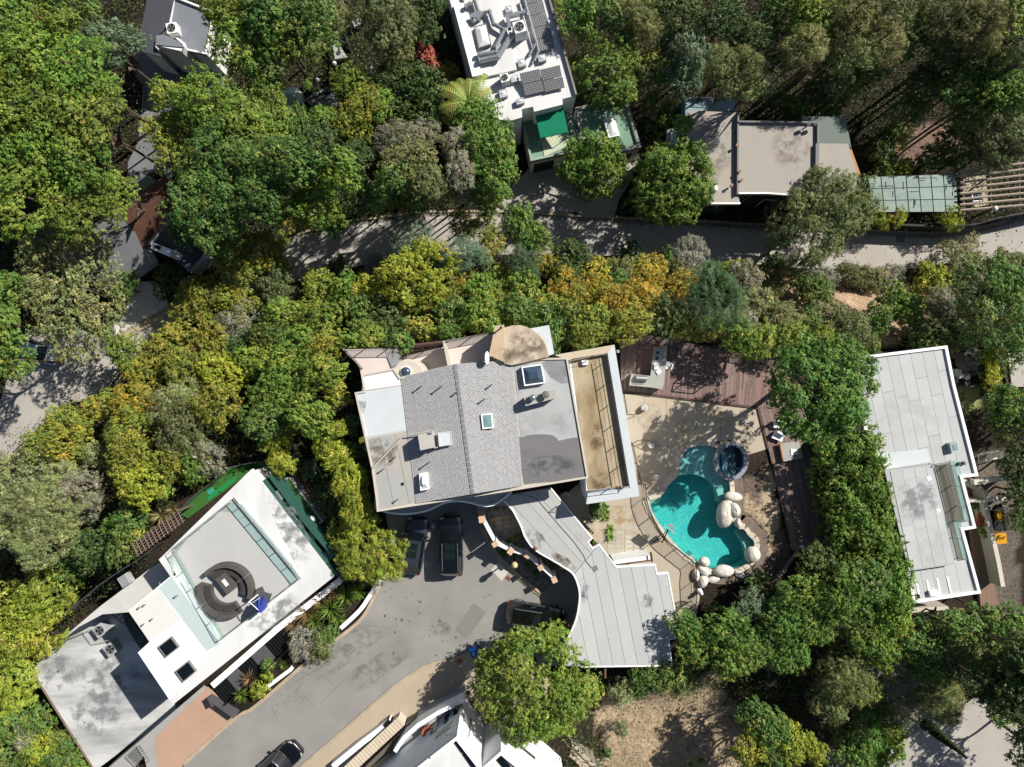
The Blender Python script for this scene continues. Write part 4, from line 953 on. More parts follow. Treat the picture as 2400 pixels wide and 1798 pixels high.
for q in (((985,100),(1085,75),(1115,170),(1010,200)),((1190,960),(1310,935),(1340,1050),(1215,1080)),((1520,890),(1640,865),(1665,970),(1540,995)),((1080,1230),(1195,1200),(1220,1300),(1100,1330)),((890,1460),(1010,1430),(1040,1550),(910,1585)),((1165,1600),(1290,1570),(1310,1660),(1180,1690))):
    skylight(NH, W(G(*q), ZN+.45), ZN, .4, skyglass, lgrey, .12)
dz = ZN+.75
def duct(label, pts, r, z=dz, m=None):
    path = [(*P(*p, z), z) for p in G(*pts)]
    mb = MB().tube(path, r, 10); rings = MB()
    t = thing('duct', label, 'duct', (path[0][0], path[0][1], ZN))
    mb.build('pipe', m or steel, t, False)
    for a, b in zip(path[:-1], path[1:]):
        k = max(1, int(math.dist(a, b)/1.0))
        for i in range(k+1):
            u = i/k if k else 0; p = [a[j]*(1-u)+b[j]*u for j in range(3)]; d_ = [(b[j]-a[j])/(math.dist(a, b)+1e-6)*.03 for j in range(3)]
            rings.tube([[p[j]-d_[j] for j in range(3)], [p[j]+d_[j] for j in range(3)]], r*1.12, 10)
    rings.build('flange', lgrey, t)
    for i in (0, -1): MB().box(path[i][0], path[i][1], ZN, z, .06, .06).build('support', mgrey, t)
duct('silver duct winding from the top edge around the large skylight', ((490,-40),(560,180),(600,225),(740,185),(810,390),(980,490),(840,770),(855,845),(540,895)), .2)
duct('thicker silver duct bending past the large skylight', ((1100,560),(880,920),(575,985)), .25)
duct('thin silver pipe running beside the long solar column', ((1290,-40),(1500,700),(1400,860)), .11, ZN+.5)
duct('short silver pipe elbow by the square skylights', ((1505,720),(1530,830),(1470,975)), .1, ZN+.45)
duct('short silver duct stub left of the winding duct', ((440,60),(350,110)), .2)
bd = thing('box_duct', 'square silver duct joining the rooftop machine', 'duct', (*P(*G((1050,300))[0], dz), ZN))
MB().prism(W(G((995,225),(1050,212),(1095,440),(1040,455)), dz+.2), dz-.3, dz+.2).prism(W(G((1052,215),(1320,160),(1330,200),(1062,262)), dz+.18), dz-.3, dz+.18).build('casing', steel, bd)
MB().box(*P(*G((1030,330))[0], dz), ZN, dz-.3, .1, .1).build('support', mgrey, bd)
hv = thing('hood_box', 'angular silver hood at the bend of the winding duct', 'duct', (*P(*G((560,240))[0], dz), ZN))
MB().prism(W(G((430,225),(560,160),(640,220),(590,280),(480,290)), dz+.25), ZN+.3, dz+.25).build('hood', steel, hv); MB().tube([(*P(*p, dz), dz) for p in G((480,290),(490,350))], .2, 10).build('outlet', steel, hv)
ac_unit('boxy white rooftop air conditioner beside the silver ducts', *G((1225,430))[0], ZN, .95, 1.5, R(17), None, white)
ac_unit('small white condenser beside the tilted solar block', *G((985,1255))[0], ZN, .7, .9, R(14), None, white)
# lower wing: green awning, terrace, sage roof and garages
ZG = -4.6
lw = W(A2((90,1080),(100,1050),(430,980),(510,960),(590,1220),(500,1320),(160,1395)), ZG)
walls(NH, poly_off(lw, .05), -8.3, ZG-.12, white, 'garage_wall'); slab(NH, lw, ZG-.12, ZG, green_roof, 'terrace_floor')
MB().wall(W(A2((92,1080),(160,1392),(500,1318)), ZG+.4), .2, ZG-.3, ZG+.45, side=1).build('terrace_parapet', mat('grey green rim', '#9fae9f', .8, .08, 1), NH)
slab(NH, W(A2((250,1190),(480,1140),(506,1250),(280,1350)), ZG+.05), ZG, ZG+.06, mat('pale green floor', '#b9cbb2', .85, .08, 1, col2='#c7cdb0'), 'pale_floor_patch')
aw = thing('awning', 'bright green scalloped awning over the terrace', 'awning', (*P(1290,285,-2.6), ZG))
aq = [P(*p, -2.5) for p in A2((195,960),(435,905))]+[P(*p, -3.1) for p in A2((485,1140),(245,1190))]
MB().add([(*aq[0], -2.5), (*aq[1], -2.5), (*aq[2], -3.1), (*aq[3], -3.1), (*aq[0], -2.54), (*aq[1], -2.54), (*aq[2], -3.14), (*aq[3], -3.14)], [(3, 2, 1, 0), (4, 5, 6, 7), (0, 1, 5, 4), (1, 2, 6, 5), (2, 3, 7, 6), (3, 0, 4, 7)]).build('canopy', mat('emerald canvas', '#0a8563', .85, .06, .6), aw)
sv = MB()
for k in range(12):
    for (p, q) in ((aq[3], aq[2]),):
        a = [p[i]+(q[i]-p[i])*k/12 for i in (0, 1)]; b = [p[i]+(q[i]-p[i])*(k+1)/12 for i in (0, 1)]; m_ = [(a[i]+b[i])/2 for i in (0, 1)]
        sv.add([(*a, -3.1), (*b, -3.1), (*b, -3.25), (*m_, -3.33), (*a, -3.25)], [(0, 1, 2, 3, 4)])
sv.build('valance', mat('emerald canvas', '#0a8563'), aw)
for i, z in ((2, -3.12), (3, -3.12)): MB().tube([(*aq[i], ZG), (*aq[i], z)], .03, 5).build('pole', lgrey, aw)
gr = W(A2((545,930),(985,820),(1115,1270),(880,1330),(590,1225)), ZG+.3)
walls(NH, poly_off(gr, .05), -8.3, ZG, white, 'garage_wall'); slab(NH, gr, ZG, ZG+.1, mat('sage roof', '#7d9c86', .85, .06, .5, col2='#9aa892', fine=.06, amt=.68), 'green_roof')
parapet(NH, gr, .28, ZG+.1, ZG+.35, mat('grey green cap', '#8b9189', .8, .08, 1))
skylight(NH, W(A2((790,1020),(880,1000),(930,1170),(835,1190)), ZG+.6), ZG+.1, .5, skyglass, white, .15)
ga, gb, gc = P(*A2((160,1395))[0], ZG), P(*A2((500,1320))[0], ZG), P(*A2((880,1330))[0], ZG+.3)
gm = mat('dark green garage door', '#26322c', .7, .1, 2)
window(NH, ga, gb, .1, .62, -8.0, -5.7, gm, dgrey, .03, 'garage_door', 0)
gd2 = P(*A2((1115,1270))[0], ZG+.3); window(NH, gc, gd2, .2, .75, -8.0, -5.6, gm, dgrey, .03, 'garage_door', 0)
ld = thing('roof_ladder', 'grey metal ladder lying between awning and sage roof', 'ladder', (*P(1340,290,ZG), ZG))
for s_ in (0, 22): MB().tube([(*P(*p, ZG+.5), ZG+.5) for p in A2((500+s_, 985), (548+s_, 1195))], .03, 4).build('side_rail', mgrey, ld)
for k in range(8): MB().tube([(*P(*p, ZG+.5), ZG+.5) for p in A2((503+k*6, 1000+k*27), (525+k*6, 995+k*27))], .02, 4).build('rung', mgrey, ld)

# ------------------------------------------------------------------ 5 gravel-roofed green house at upper right
ZK = -2.6
KH = thing('house', 'dark green house with beige gravel roof beside the upper road', 'house', (*P(1780,360,ZK), -8))
gravel = mat('beige gravel roof', '#aca69f', .95, .08, .5, col2='#b3a99a', fine=.16, fscale=24, amt=.62)
dgreen = mat('dark green siding', '#2c4238', .8, .1, 2)
left = W([(1561,361),(1563,303),(1600,300),(1612,259),(1731,264),(1729,455),(1735,477),(1662,477),(1640,420)], ZK)
rgt = W([(1731,285),(1917,287),(1917,336),(1988,337),(2010,409),(2012,440),(1985,462),(1903,461),(1800,453),(1731,453)], ZK+.25)
walls(KH, poly_off(left, .3), -8.3, ZK-.2, dgreen); walls(KH, poly_off(rgt, .32), -8.3, ZK+.05, dgreen)
slab(KH, left, ZK-.2, ZK, gravel); slab(KH, rgt, ZK+.05, ZK+.25, gravel)
MB().wall(W([(1662,477),(1735,477)], ZK), .12, ZK-.3, ZK+.06).build('fascia', white, KH); MB().wall(W([(1731,453),(1800,453),(1903,461)], ZK+.25), .12, ZK-.05, ZK+.32).build('fascia', white, KH)
MB().wall(W([(1731,264),(1730,285),(1729,455)], ZK+.4), .14, ZK, ZK+.42).build('divider', mgrey, KH)
MB().wall(W([(1731,285),(1917,287),(1917,336)], ZK+.5), .14, ZK, ZK+.55).build('parapet', mgrey, KH); MB().wall(W([(1915,337),(1914,460)], ZK+.5), .3, ZK+.25, ZK+.6).build('divider', mgrey, KH)
slab(KH, W([(1880,273),(1982,274),(1996,350),(1988,337),(1918,337),(1918,289),(1880,287)], ZK-.5), -8, ZK-.5, mat('grey green felt', '#77827b', .9, .05, 1), 'felt_roof')
MB().wall(W([(1990,352),(2011,410)], ZK), .35, -6, ZK+.1).build('timber_edge', mat('orange cedar', '#c08a5c', .8, .1, 2), KH)
slab(KH, W(A2((1495,830),(1900,845),(1955,965),(1525,955),(1497,1000)), ZK-1.), -8, ZK-1., mat('blue grey patio roof', '#8ea5ad', .8, .06, 1), 'patio_roof')
railing('roof_railing', 'thin rail on the blue-grey patio roof of the green house', W(A2((1497,850),(1505,830),(1780,845)), ZK-.1), ZK-1., .8, dgrey, gap=.25)
skylight(KH, W([(1575,313),(1603,312),(1605,355),(1574,356)], ZK+.5), ZK, .45, skyglass, white, .15)
for x, y in ((1715,434),(1734,402),(1738,422),(1728,340)): vent(KH, x, y, ZK+.2, .35, .09, mat('clay vent', '#9a7a66', .8, .1, 2))
ws_ = W([(1662,477),(1735,477)], ZK); we = W([(1731,453),(1903,461)], ZK+.25)
window(KH, (ws_[0][0], ws_[0][1]+.3), (ws_[1][0], ws_[1][1]+.3), .05, .5, -5.6, -4.2, darkglass, white, .04); window(KH, (we[0][0], we[0][1]+.32), (we[1][0], we[1][1]+.32), .06, .24, -6.6, -3.6, darkglass, white, .04, 'window', 2)
window(KH, (we[0][0], we[0][1]+.32), (we[1][0], we[1][1]+.32), .5, .8, -7.6, -5.0, darkglass, white, .04, 'garage_door', 1)
one(MB().box(*P(1677,440,ZK+.3), ZK, ZK+.3, .35, .4), 'roof_box', white, 'small white box near the tree on the gravel roof', 'box')
cb = thing('roof_camera', 'small floodlight pair at the corner of the gravel roof', 'floodlight', (*P(1900,285,ZK+1), ZK+.25))
for dx_ in (-.3, .3): MB().box(P(1903,286,ZK+1)[0]+dx_, P(1903,286,ZK+1)[1]-.2, ZK+.8, ZK+1.1, .35, .25, .2).build('lamp', dgrey, cb)
MB().box(*P(1903,286,ZK+1), ZK+.25, ZK+.85, .08, .08).build('mast', mgrey, cb)
# green panel carport, pergola and street wall at the right edge
ZP = -4.8
gpn = thing('lean_to_roof', 'sage green panelled lean-to roof between green house and pergola', 'lean-to', (*P(2140,455,ZP), -8))
gq = [(2035,415),(2240,407),(2246,497),(2044,498)]
slab(gpn, W(gq, ZP-.05), ZP-.15, ZP-.05, dgrey, 'frame')
for i in range(7):
    for j in range(3):
        c = [np.array(gq[k], float) for k in range(4)]
        f = lambda u, v: tuple((c[0]*(1-u)+c[1]*u)*(1-v)+(c[3]*(1-u)+c[2]*u)*v)
        u0, u1, v0, v1 = i/7+.006, (i+1)/7-.006, j/3+.012, (j+1)/3-.012
        MB().prism(W([f(u0, v0), f(u1, v0), f(u1, v1), f(u0, v1)], ZP), ZP-.05, ZP).build('roof_panel', mat('sage translucent panel', '#82978d', .5, .12, 1.5, col2='#70877f', orand=.08), gpn)
lt = MB(); rq = random.Random(8)
for k in range(26):
    u, v = rq.random(), rq.random(); c0, c1, c3 = [np.array(gq[i], float) for i in (0, 1, 3)]
    a = c0+(c1-c0)*u+(c3-c0)*v; L = rq.uniform(10, 34); b = a+(np.array([L, 0]) if k % 2 else np.array([0, L*.7]))
    if b[0] < 2240 and b[1] < 494: lt.tube([(*P(*a, ZP+.05), ZP+.03), (*P(*b, ZP+.05), ZP+.03)], .025, 4)
lt.build('batten', mat('batten green', '#5d7169', .8, .1, 1), gpn)
for x, y in ((2040,495),(2140,496),(2243,495),(2240,412),(2040,418)): MB().box(*P(x, y, ZP-.2), -8, ZP-.15, .12, .12).build('post', dgreen, gpn)
pr = thing('pergola', 'pale open-beam pergola at the right edge above the road', 'pergola', (*P(2330,440,ZP), -8))
for k in range(8):
    a, b = np.array([2250., 402.+k*13]), np.array([2420., 380.+k*14.2]); MB().tube([(*P(*a, ZP+.3), ZP+.3), (*P(*b, ZP+.3), ZP+.3)], .1, 4).build('beam', mat('bleached timber', '#b3a594', .85, .1, 2), pr)
for u in (.02, .4, .8):
    a, b = np.array([2250., 398.])*(1-u)+np.array([2420., 376.])*u, np.array([2256., 502.])*(1-u)+np.array([2424., 486.])*u
    MB().tube([(*P(*a, ZP+.1), ZP+.1), (*P(*b, ZP+.1), ZP+.1)], .1, 4).build('cross_beam', mat('bleached timber', '#b3a594'), pr)
    for q in (a, b): MB().box(*P(*q, ZP), -8, ZP+.05, .13, .13).build('post', mat('bleached timber', '#b3a594'), pr)
slab(pr, W([(2252,412),(2310,405),(2316,480),(2256,492)], -7.8), -8, -7.8, padcon, 'floor')
skylight(pr, W(B3((1760,-5),(1850,-10),(1865,75),(1775,80)), -6.6), -7.8, 1.1, bluegl, white, .05, 'spa_cover')
sw_path = W([(2040,523),(2110,526),(2200,530),(2240,529),(2290,525),(2330,513),(2400,499),(2600,455)], -6.0)
swl = one(MB().wall(smooth(sw_path, 3), .2, -8.1, -6.0), 'street_wall', mat('charcoal street wall', '#3a3838', .8, .1, 1), 'long charcoal wall along the upper road at the right', 'wall')
railing('wall_railing', 'black rail on top of the charcoal street wall', W([(2240,529),(2290,525),(2330,513),(2400,499)], -5), -6.0, .9, black, gap=.16)
lp = thing('street_globe', 'round white lamp on a post beside the bleached pergola', 'lamp', (*P(2332,489,-4.5), -8))
gx, gy = P(2332,489,-4.3); MB().tube([(gx, gy, -8), (gx, gy, -4.5)], .06, 8).build('post', black, lp); MB().ball(gx, gy, -4.3, .24, .24, .24).build('globe', mat('white globe', '#e6e8e8'), lp, True)
one(MB().prism(W(B3((1100,350),(1185,355),(1180,440),(1105,435)), -7.985), -7.998, -7.985), 'utility_cover', mat('utility cover steel', '#7a7d7e', .7, .1, 2), 'square utility cover set into the upper road', 'cover')

# ------------------------------------------------------------------ 6 grey house with roof decks at right
ZQ = 3.0
QH = thing('house', 'pale grey flat-roofed house with sunken wood deck at right', 'house', (*P(2160,1100,1), -2.5))
qp_px = [(2001,837),(2217,810),(2235,900),(2290,1115),(2254,1119),(2285,1237),(2256,1242),(2296,1389),(2137,1413),(2126,1348),(2074,1101),(2025,1017)]
qp = W(qp_px, ZQ); walls(QH, poly_off(qp, .2), -3, ZQ-.3, mat('pale green wall', '#c7cfc0', .8, .05, 1)); slab(QH, qp, ZQ-.3, ZQ-.02, seam)
parapet(QH, qp, .22, ZQ-.02, ZQ+.18, white)
north_q = W([(2008,842),(2211,817),(2229,900),(2268,1050),(2170,1070),(2085,1085),(2060,1030),(2030,1010)], ZQ)
strips(QH, poly_off(qp, .23), ZQ-.02, R(-78), .93, greymem, cross=4.5, gap=.022, seed=3)
slab(QH, W(C3((980,600),(1370,560),(1400,670),(1010,740)), ZQ), ZQ+.0, ZQ+.045, whitemem, 'roof_panel')
bx_q = W(C3((1012,748),(1420,698),(1622,1558),(1222,1618)), ZQ+.7)
walls(QH, bx_q, ZQ-.3, ZQ+.62, lgrey, 'roof_box_wall'); strips(QH, poly_off(bx_q, .1), ZQ+.62, R(-78), .93, greymem, cross=6, gap=.022, seed=5, phase=.3)
wd = W(C3((1425,690),(1570,662),(1700,1180),(1602,1192),(1682,1510),(1622,1520)), ZQ-.2)
dsl = slab(QH, wd, ZQ-.02, ZQ+.025, mat('deck underlay', '#4a423c', .9), 'wood_deck')
pk = MB(); ang = R(-76); nx, ny = -math.sin(ang), math.cos(ang); dd = [nx*x+ny*y for x, y in wd]; c = min(dd); rgp = random.Random(2)
while c < max(dd):
    q = clip(clip(wd, nx, ny, c+.135), -nx, -ny, -c); c += .145
    if len(q) > 2: v = rgp.uniform(.75, 1.2); pk.prism(q, ZQ+.025, ZQ+.05, (.155*v, .13*v, .11*v))
tag(pk.build('planks', attr_mat('grey deck plank', .85, .12, 12), dsl), kind='stuff')
slab(QH, W(C3((1575,660),(1645,668),(1785,1170),(1690,1182),(1700,1180)), ZQ+.1), ZQ-.02, ZQ+.06, mat('teal glass ledge', '#9dbab5', .3, .06, .6, spec=.5), 'glass_ledge')
slab(QH, W(C3((1605,1195),(1665,1190),(1745,1500),(1690,1515)), ZQ+.1), ZQ-.02, ZQ+.06, mat('teal glass ledge'  , '#9dbab5'), 'glass_ledge')
railing('glass_balustrade', 'glass balustrade around the sunken wood deck on the grey house', W(C3((1430,695),(1572,664),(1700,1180),(1604,1192),(1682,1510)), ZQ+.6), ZQ, 1.0, lgrey, posts=1.6, picket=False, glass=clear)
skylight(QH, W(C3((1572,515),(1635,502),(1652,578),(1590,592)), ZQ+.5), ZQ, .45, tealglass, lgrey, .04)
for q in (((1645,680),(1665,676),(1672,700),(1650,705)), ((1685,675),(1703,671),(1710,697),(1690,700))): slab(QH, W(C3(*q), ZQ+.25), ZQ, ZQ+.25, dgrey, 'roof_vent')
for q in (((1370,805),(1400,793),(1415,822),(1385,838)), ((1452,1085),(1478,1068),(1495,1098),(1468,1117))): slab(QH, W(C3(*q), ZQ+.7), ZQ+.655, ZQ+.675, white, 'roof_patch')
for k in range(4):
    a = D3((1280+k*88, 55-k*14), (1305+k*91, 190-k*10)); MB().wall(W(a, ZQ), .14, ZQ+.02, ZQ+.05).build('white_batten', white, QH)
one(MB().prism(W(D3((1395,140),(1470,130),(1480,175),(1405,185)), ZQ+.3), ZQ+.03, ZQ+.3), 'roof_clutter', white, 'heap of white sacks near the south edge of the grey roof', 'sacks')
one(MB().prism(W(D3((1280,175),(1310,170),(1315,200),(1285,205)), ZQ+.25), ZQ+.03, ZQ+.25), 'toolbox', black, 'black toolbox beside the white sacks on the grey roof', 'box')
slab(QH, W(D3((1200,330),(1225,285),(1555,270),(1570,330),(1545,300)), .8), -3, .8, cream, 'porch_wall')
# east yard
yz = -2.5
slab(QH, W([(2262,1120),(2285,1118),(2298,1160),(2300,1260),(2345,1430),(2300,1430)], yz+.3), yz-.3, yz+.3, mat('brown deck boards', '#8a6f60', .85, .12, 2, stretch=(5, .5, 1)), 'side_deck')
cw = thing('yard_wall', 'long cream yard wall beside the grey house', 'wall', (*P(2320,1200,-1), yz))
MB().wall(W(C3((1690,830),(1880,930)), -.8), .25, yz, -.8).wall(W(C3((1880,925),(1895,1010)), -.7), .3, yz, -.7).wall(W(C3((1870,1000),(1990,1530),(2030,1750)), -.75), .35, yz, -.75).build('wall', cream, cw)
MB().wall(W(C3((1740,1010),(1890,1012)), -.6), .2, yz, -.6).build('cross_wall', cream, cw)
one(MB().wall(W(C3((1780,850),(2175,792)), -.2), .42, -.7, -.2).box(*P(*C3((2150,800))[0], -1), yz, -.7, .3, .3).box(*P(*C3((1830,845))[0], -1), yz, -.7, .3, .3), 'concrete_beam', mat('cream beam', '#d6cfc2', .8, .06, 1), 'upper of two pale concrete beams spanning the east yard', 'beam')
one(MB().wall(W(C3((1895,1002),(2150,968)), -.5), .36, -.9, -.5).box(*P(*C3((2130,972))[0], -1), yz, -.9, .3, .3).box(*P(*C3((1925,998))[0], -1), yz, -.9, .3, .3), 'concrete_beam', mat('cream beam', '#d6cfc2'), 'lower of two pale concrete beams spanning the east yard', 'beam')
gl = thing('net_frame', 'white framed net stretched flat in the shaded east yard', 'goal', (*P(2320,1070,-1.5), yz))
gq4 = W(C3((1812,610),(2020,575),(2030,632),(1820,668)), -1.6)
MB().tube([(*p, -1.6) for p in gq4], .045, 5, True).build('frame', white, gl)
nt = MB()
for k in range(1, 14): nt.tube([(*[gq4[0][i]+(gq4[1][i]-gq4[0][i])*k/14 for i in (0, 1)], -1.6), (*[gq4[3][i]+(gq4[2][i]-gq4[3][i])*k/14 for i in (0, 1)], -1.6)], .012, 3)
for k in range(1, 4): nt.tube([(*[gq4[0][i]+(gq4[3][i]-gq4[0][i])*k/4 for i in (0, 1)], -1.6), (*[gq4[1][i]+(gq4[2][i]-gq4[1][i])*k/4 for i in (0, 1)], -1.6)], .012, 3)
nt.build('net', lgrey, gl)
for p in gq4: MB().tube([(*p, yz), (*p, -1.6)], .03, 4).build('leg', lgrey, gl)
def crate(label, q, z0, z1, m):
    t = thing('yard_bin', label, 'bin', (*P(*q[0], z1), z0)); w_ = W(q, z1)
    MB().prism(poly_off(w_, .04), z0, z1-.06).build('body', m, t); MB().prism(w_, z1-.06, z1).build('lid', m, t)
    MB().tube([(*w_[0], z1-.02), (*w_[1], z1-.02)], .03, 5).build('handle', black, t)
yel = mat('yellow plastic', '#d79a16', .5, .06, 1)
crate('yellow lidded bin next to the black trailer', C3((1975,1095),(2010,1090),(2030,1180),(1985,1180)), yz+.6, yz+1.1, yel)
crate('larger yellow bin below the black trailer', C3((1955,1290),(2055,1285),(2065,1375),(1975,1385)), yz, yz+1.0, yel)
trl = thing('trailer', 'small black cart frame between the yellow bins', 'cart', (*P(*C3((1990,1190))[0], yz+.5), yz))
tq_ = W(C3((1930,1090),(2040,1060),(2070,1250),(1950,1265)), yz+.6)
MB().prism(tq_, yz+.45, yz+.6).build('bed', black, trl); MB().tube([(*p, yz+.85) for p in tq_], .04, 5, True).build('rail', dgrey, trl)
for p in tq_: MB().tube([(p[0]-.08, p[1], yz+.25), (p[0]+.08, p[1], yz+.25)], .25, 12).build('wheel', black, trl)
one(MB().prism(W(C3((1640,-130),(1670,-125),(1690,-55),(1650,-45)), yz+.9), yz, yz+.9), 'patio_heater', mat('pale appliance', '#c9ccc6', .5, .05, 1), 'pale appliance with dark window at the top of the east lawn', 'appliance')
tarp = one(MB().lathe([(1.2, 1.6), (.9, 2.0), (.05, 2.3)], *P(2276,840,yz+2), yz, 7).tube([(*P(2276,840,yz+2), yz), (*P(2276,840,yz+2), yz+2)], .05), 'parasol', mat('charcoal canvas', '#4a484a', .9, .1, 1), 'charcoal parasol at the top of the east lawn', 'umbrella')
gf_ = local_thing('garden_furniture', 'cluster of dark wire chairs around a small table on the east lawn', 'furniture', (*P(2262,882,yz+.5), yz))
MB().lathe([(.35, .68), (.35, .72)], 0, 0, 0, 14).tube([(0, 0, 0), (0, 0, .68)], .04).build('table', black, gf_)
for k in range(4):
    a = k*PI/2+.4; cx, cy = .85*math.cos(a), .7*math.sin(a); c = MB().box(cx, cy, .4, .45, .45, .45, a).box(cx+.22*math.cos(a), cy+.22*math.sin(a), .45, .9, .05, .45, a)
    for dx, dy in ((-.18, -.18), (.18, -.18), (.18, .18), (-.18, .18)): c.box(cx+dx, cy+dy, 0, .4, .04, .04)
    c.build('chair', dgrey, gf_)
sheet('pavement', [(2362,822),(2500,800),(2500,900),(2372,908)], yz+.05, mat('pale yard concrete', '#b9b5ac', .85, .1, .6), .3)
fn = thing('yard_fence', 'dark timber fence beside the clipped yellow hedge', 'fence', (*P(2350,850,-1), yz))
for k in range(10):
    u = k/10; a = np.array([2336., 808.])*(1-u)+np.array([2364., 905.])*u; b = np.array([2336., 808.])*(.905-u)+np.array([2364., 905.])*(u+.095)
    MB().wall(W([tuple(a), tuple(b)], -1), .1, yz, -1.0).build('board', mat('dark brown board', '#5a4c46', .85, .12, 2), fn)

# ------------------------------------------------------------------ 7 half-hidden houses at left
LH = thing('house', 'dark-roofed house with white walls under trees at upper left', 'house', (*P(400,80,-4), -8))
zl = -3.4
lp_ = W(A0((1175,435),(1275,-30),(1500,-30),(1440,250),(1360,300),(1330,400),(1395,490)), zl)
walls(LH, poly_off(lp_, .25), -8.3, zl-.15, white); slab(LH, lp_, zl-.15, zl, mat('dark shingle roof', '#4a4c54', .9, .12, 2, fine=.15), 'roof')
fl_ = W(A0((1500,-30),(1830,100),(1840,230),(1790,480),(1600,440),(1590,390),(1450,280)), zl-.4)
walls(LH, poly_off(fl_, .15), -8.3, zl-.55, white, 'side_wall'); slab(LH, fl_, zl-.55, zl-.4, mat('grey flat roof', '#7f838b', .9, .1, 1, fine=.1), 'flat_roof')
parapet(LH, fl_, .15, zl-.4, zl-.15, white)
MB().prism(W(A0((1350,305),(1450,330),(1590,400),(1560,440),(1340,390)), zl+.5), -8, zl+.5).build('gable_wall', white, LH)
slab(LH, W(A0((1350,305),(1420,300),(1570,370),(1590,410),(1345,385)), zl+.6), zl+.5, zl+.6, mat('grey flat roof'  , '#7f838b'), 'gable_roof')
ac_unit('white rooftop condenser among leaves on the dark-roofed house', *A0((1480,240))[0], zl-.4, .9, .8, R(10), None, white)
GH = thing('house', 'grey hip-roofed house beside the left road under sparse tree', 'house', (*P(270,600,-4), -8))
zg = -5.2; zr = -3.6
gsh = mat('grey composition shingle', '#77797e', .9, .1, 1.5, fine=.18, fscale=18)
def gable(parent, e, r, z0, z1, m, wall_m, base=-8.3):
    """roof with eave polygon e (4 px points) and ridge r (2 px points): e0-e1 | r0-r1 | e3-e2"""
    q = [(*P(*p, z0), z0) for p in e]; k = [(*P(*p, z1), z1) for p in r]
    walls(parent, poly_off([p[:2] for p in q], .3), base, z0-.02, wall_m)
    rf = MB().add(q+k+[(p[0], p[1], z0-.12) for p in q], [(0, 1, 5, 4), (2, 3, 4, 5), (0, 4, 3), (1, 2, 5), (6, 7, 1, 0), (7, 8, 2, 1), (8, 9, 3, 2), (9, 6, 0, 3), (9, 8, 7, 6)]); rf.build('roof', m, parent)
gable(GH, B0((480,560),(1060,130),(1275,590),(955,805)), B0((720,640),(1160,330)), zg, zr, gsh, white)
gable(GH, B0((1010,160),(1420,-150),(1560,60),(1230,480)), B0((1150,330),(1400,0)), zg, zr+.1, mat('leaf-littered shingle', '#5a4038', .95, .15, 1.2, col2='#6d4a3a', fine=.2), white)
gable(GH, B0((1330,440),(1560,50),(1770,510),(1620,690)), B0((1450,430),(1600,330)), zg, zr, mat('blue grey shingle', '#4d525c', .9, .1, 1.5, fine=.15), white)
MB().wall(W(B0((1275,592),(957,805)), zg), .14, zg-.12, zg+.03).build('gutter', lgrey, GH)
c_ = MB().prism(W(B0((1315,435),(1480,495),(1465,560),(1300,490)), zr+.9), -8, zr+.9).build('chimney', white, GH); MB().prism(W(B0((1340,455),(1390,470),(1380,500),(1330,480)), zr+.95), zr+.9, zr+1.0).build('chimney_pot', black, c_)
one(MB().wall(W(B0((1620,670),(1760,550)), -5.8), .5, -8.1, -5.8), 'garden_wall', white, 'short white wall between blue-grey roof and autumn tree', 'wall')
gz_ = thing('gazebo', 'octagonal gazebo with mint green roof among the trees', 'gazebo', (*P(679,222,-4.8), -8))
gx, gy = P(679,222,-4.8)
o8 = [(math.cos(PI/8+k*PI/4), math.sin(PI/8+k*PI/4)) for k in range(8)]
MB().add([(gx+1.05*a, gy+1.05*b, -5.4) for a, b in o8]+[(gx, gy, -4.5)], [(k, (k+1) % 8, 8) for k in range(8)]+[tuple(range(7, -1, -1))]).build('roof', mat('mint copper', '#b7d0c2', .7, .06, 1), gz_)
MB().wall([(gx+1.12*a, gy+1.12*b) for a, b in o8], .16, -5.55, -5.38, closed=True, side=1).build('eave', mat('brown fascia'  , '#8a7568'), gz_)
for a, b in o8: MB().box(gx+.95*a, gy+.95*b, -8, -5.5, .09, .09).build('post', mgrey, gz_)
MB().lathe([(1.1, 0), (1.1, .12)], gx, gy, -8.05, 8).build('floor', padcon, gz_)
fo = thing('garden_fountain', 'pale tapering wall fountain with round emblem in dark garden', 'fountain', (*P(800,125,-6), -8))
MB().prism(W(A1((655,350),(690,345),(790,495),(680,510)), -6.6), -8, -6.6).build('backwall', mat('pale fountain stone', '#a9b1a8', .85, .08, 1), fo)
gx, gy = P(*A1((712,455))[0], -6.55); MB().lathe([(.2, 0), (.2, .06), (.13, .07), (.12, .03)], gx, gy, -6.6, 18).build('emblem', dgrey, fo)
MB().prism(W(A1((700,520),(790,510),(800,560),(700,570)), -7.2), -8, -7.2).build('basin', dgrey, fo)
MB().prism(W(A1((650,325),(770,295),(800,380),(700,350)), -6.4), -8, -6.4).build('roof', mat('dark green roof', '#37463f', .8, .1, 1), fo)
for i, (x, y) in enumerate(A1((675,545),(530,690),(1000,590))):
    gx, gy = P(x, y, -6.6); tl = thing('garden_globe', ('white garden globe lamp beside the pale fountain', 'white garden globe lamp beside the clipped hedge', 'dim garden globe lamp under the dark trees')[i], 'lamp', (gx, gy, -8), 'garden globe lamps')
    MB().tube([(gx, gy, -8), (gx, gy, -6.8)], .04, 6).build('post', black, tl); MB().ball(gx, gy, -6.65, .2, .2, .2).build('globe', mat('white globe', '#e6e8e8'), tl, True)
sheet('garden_path', A1((400,880),(720,740),(860,600),(700,590),(690,720),(380,860),(350,960),(520,970),(700,900),(730,780)), -7.93, mat('grey garden paving', '#8a8c92', .9, .12, 1), .1)
tbz = thing('garden_table', 'pale slatted garden table under trees near the top edge', 'table', (*P(*A1((870,190))[0], -7.3), -8))
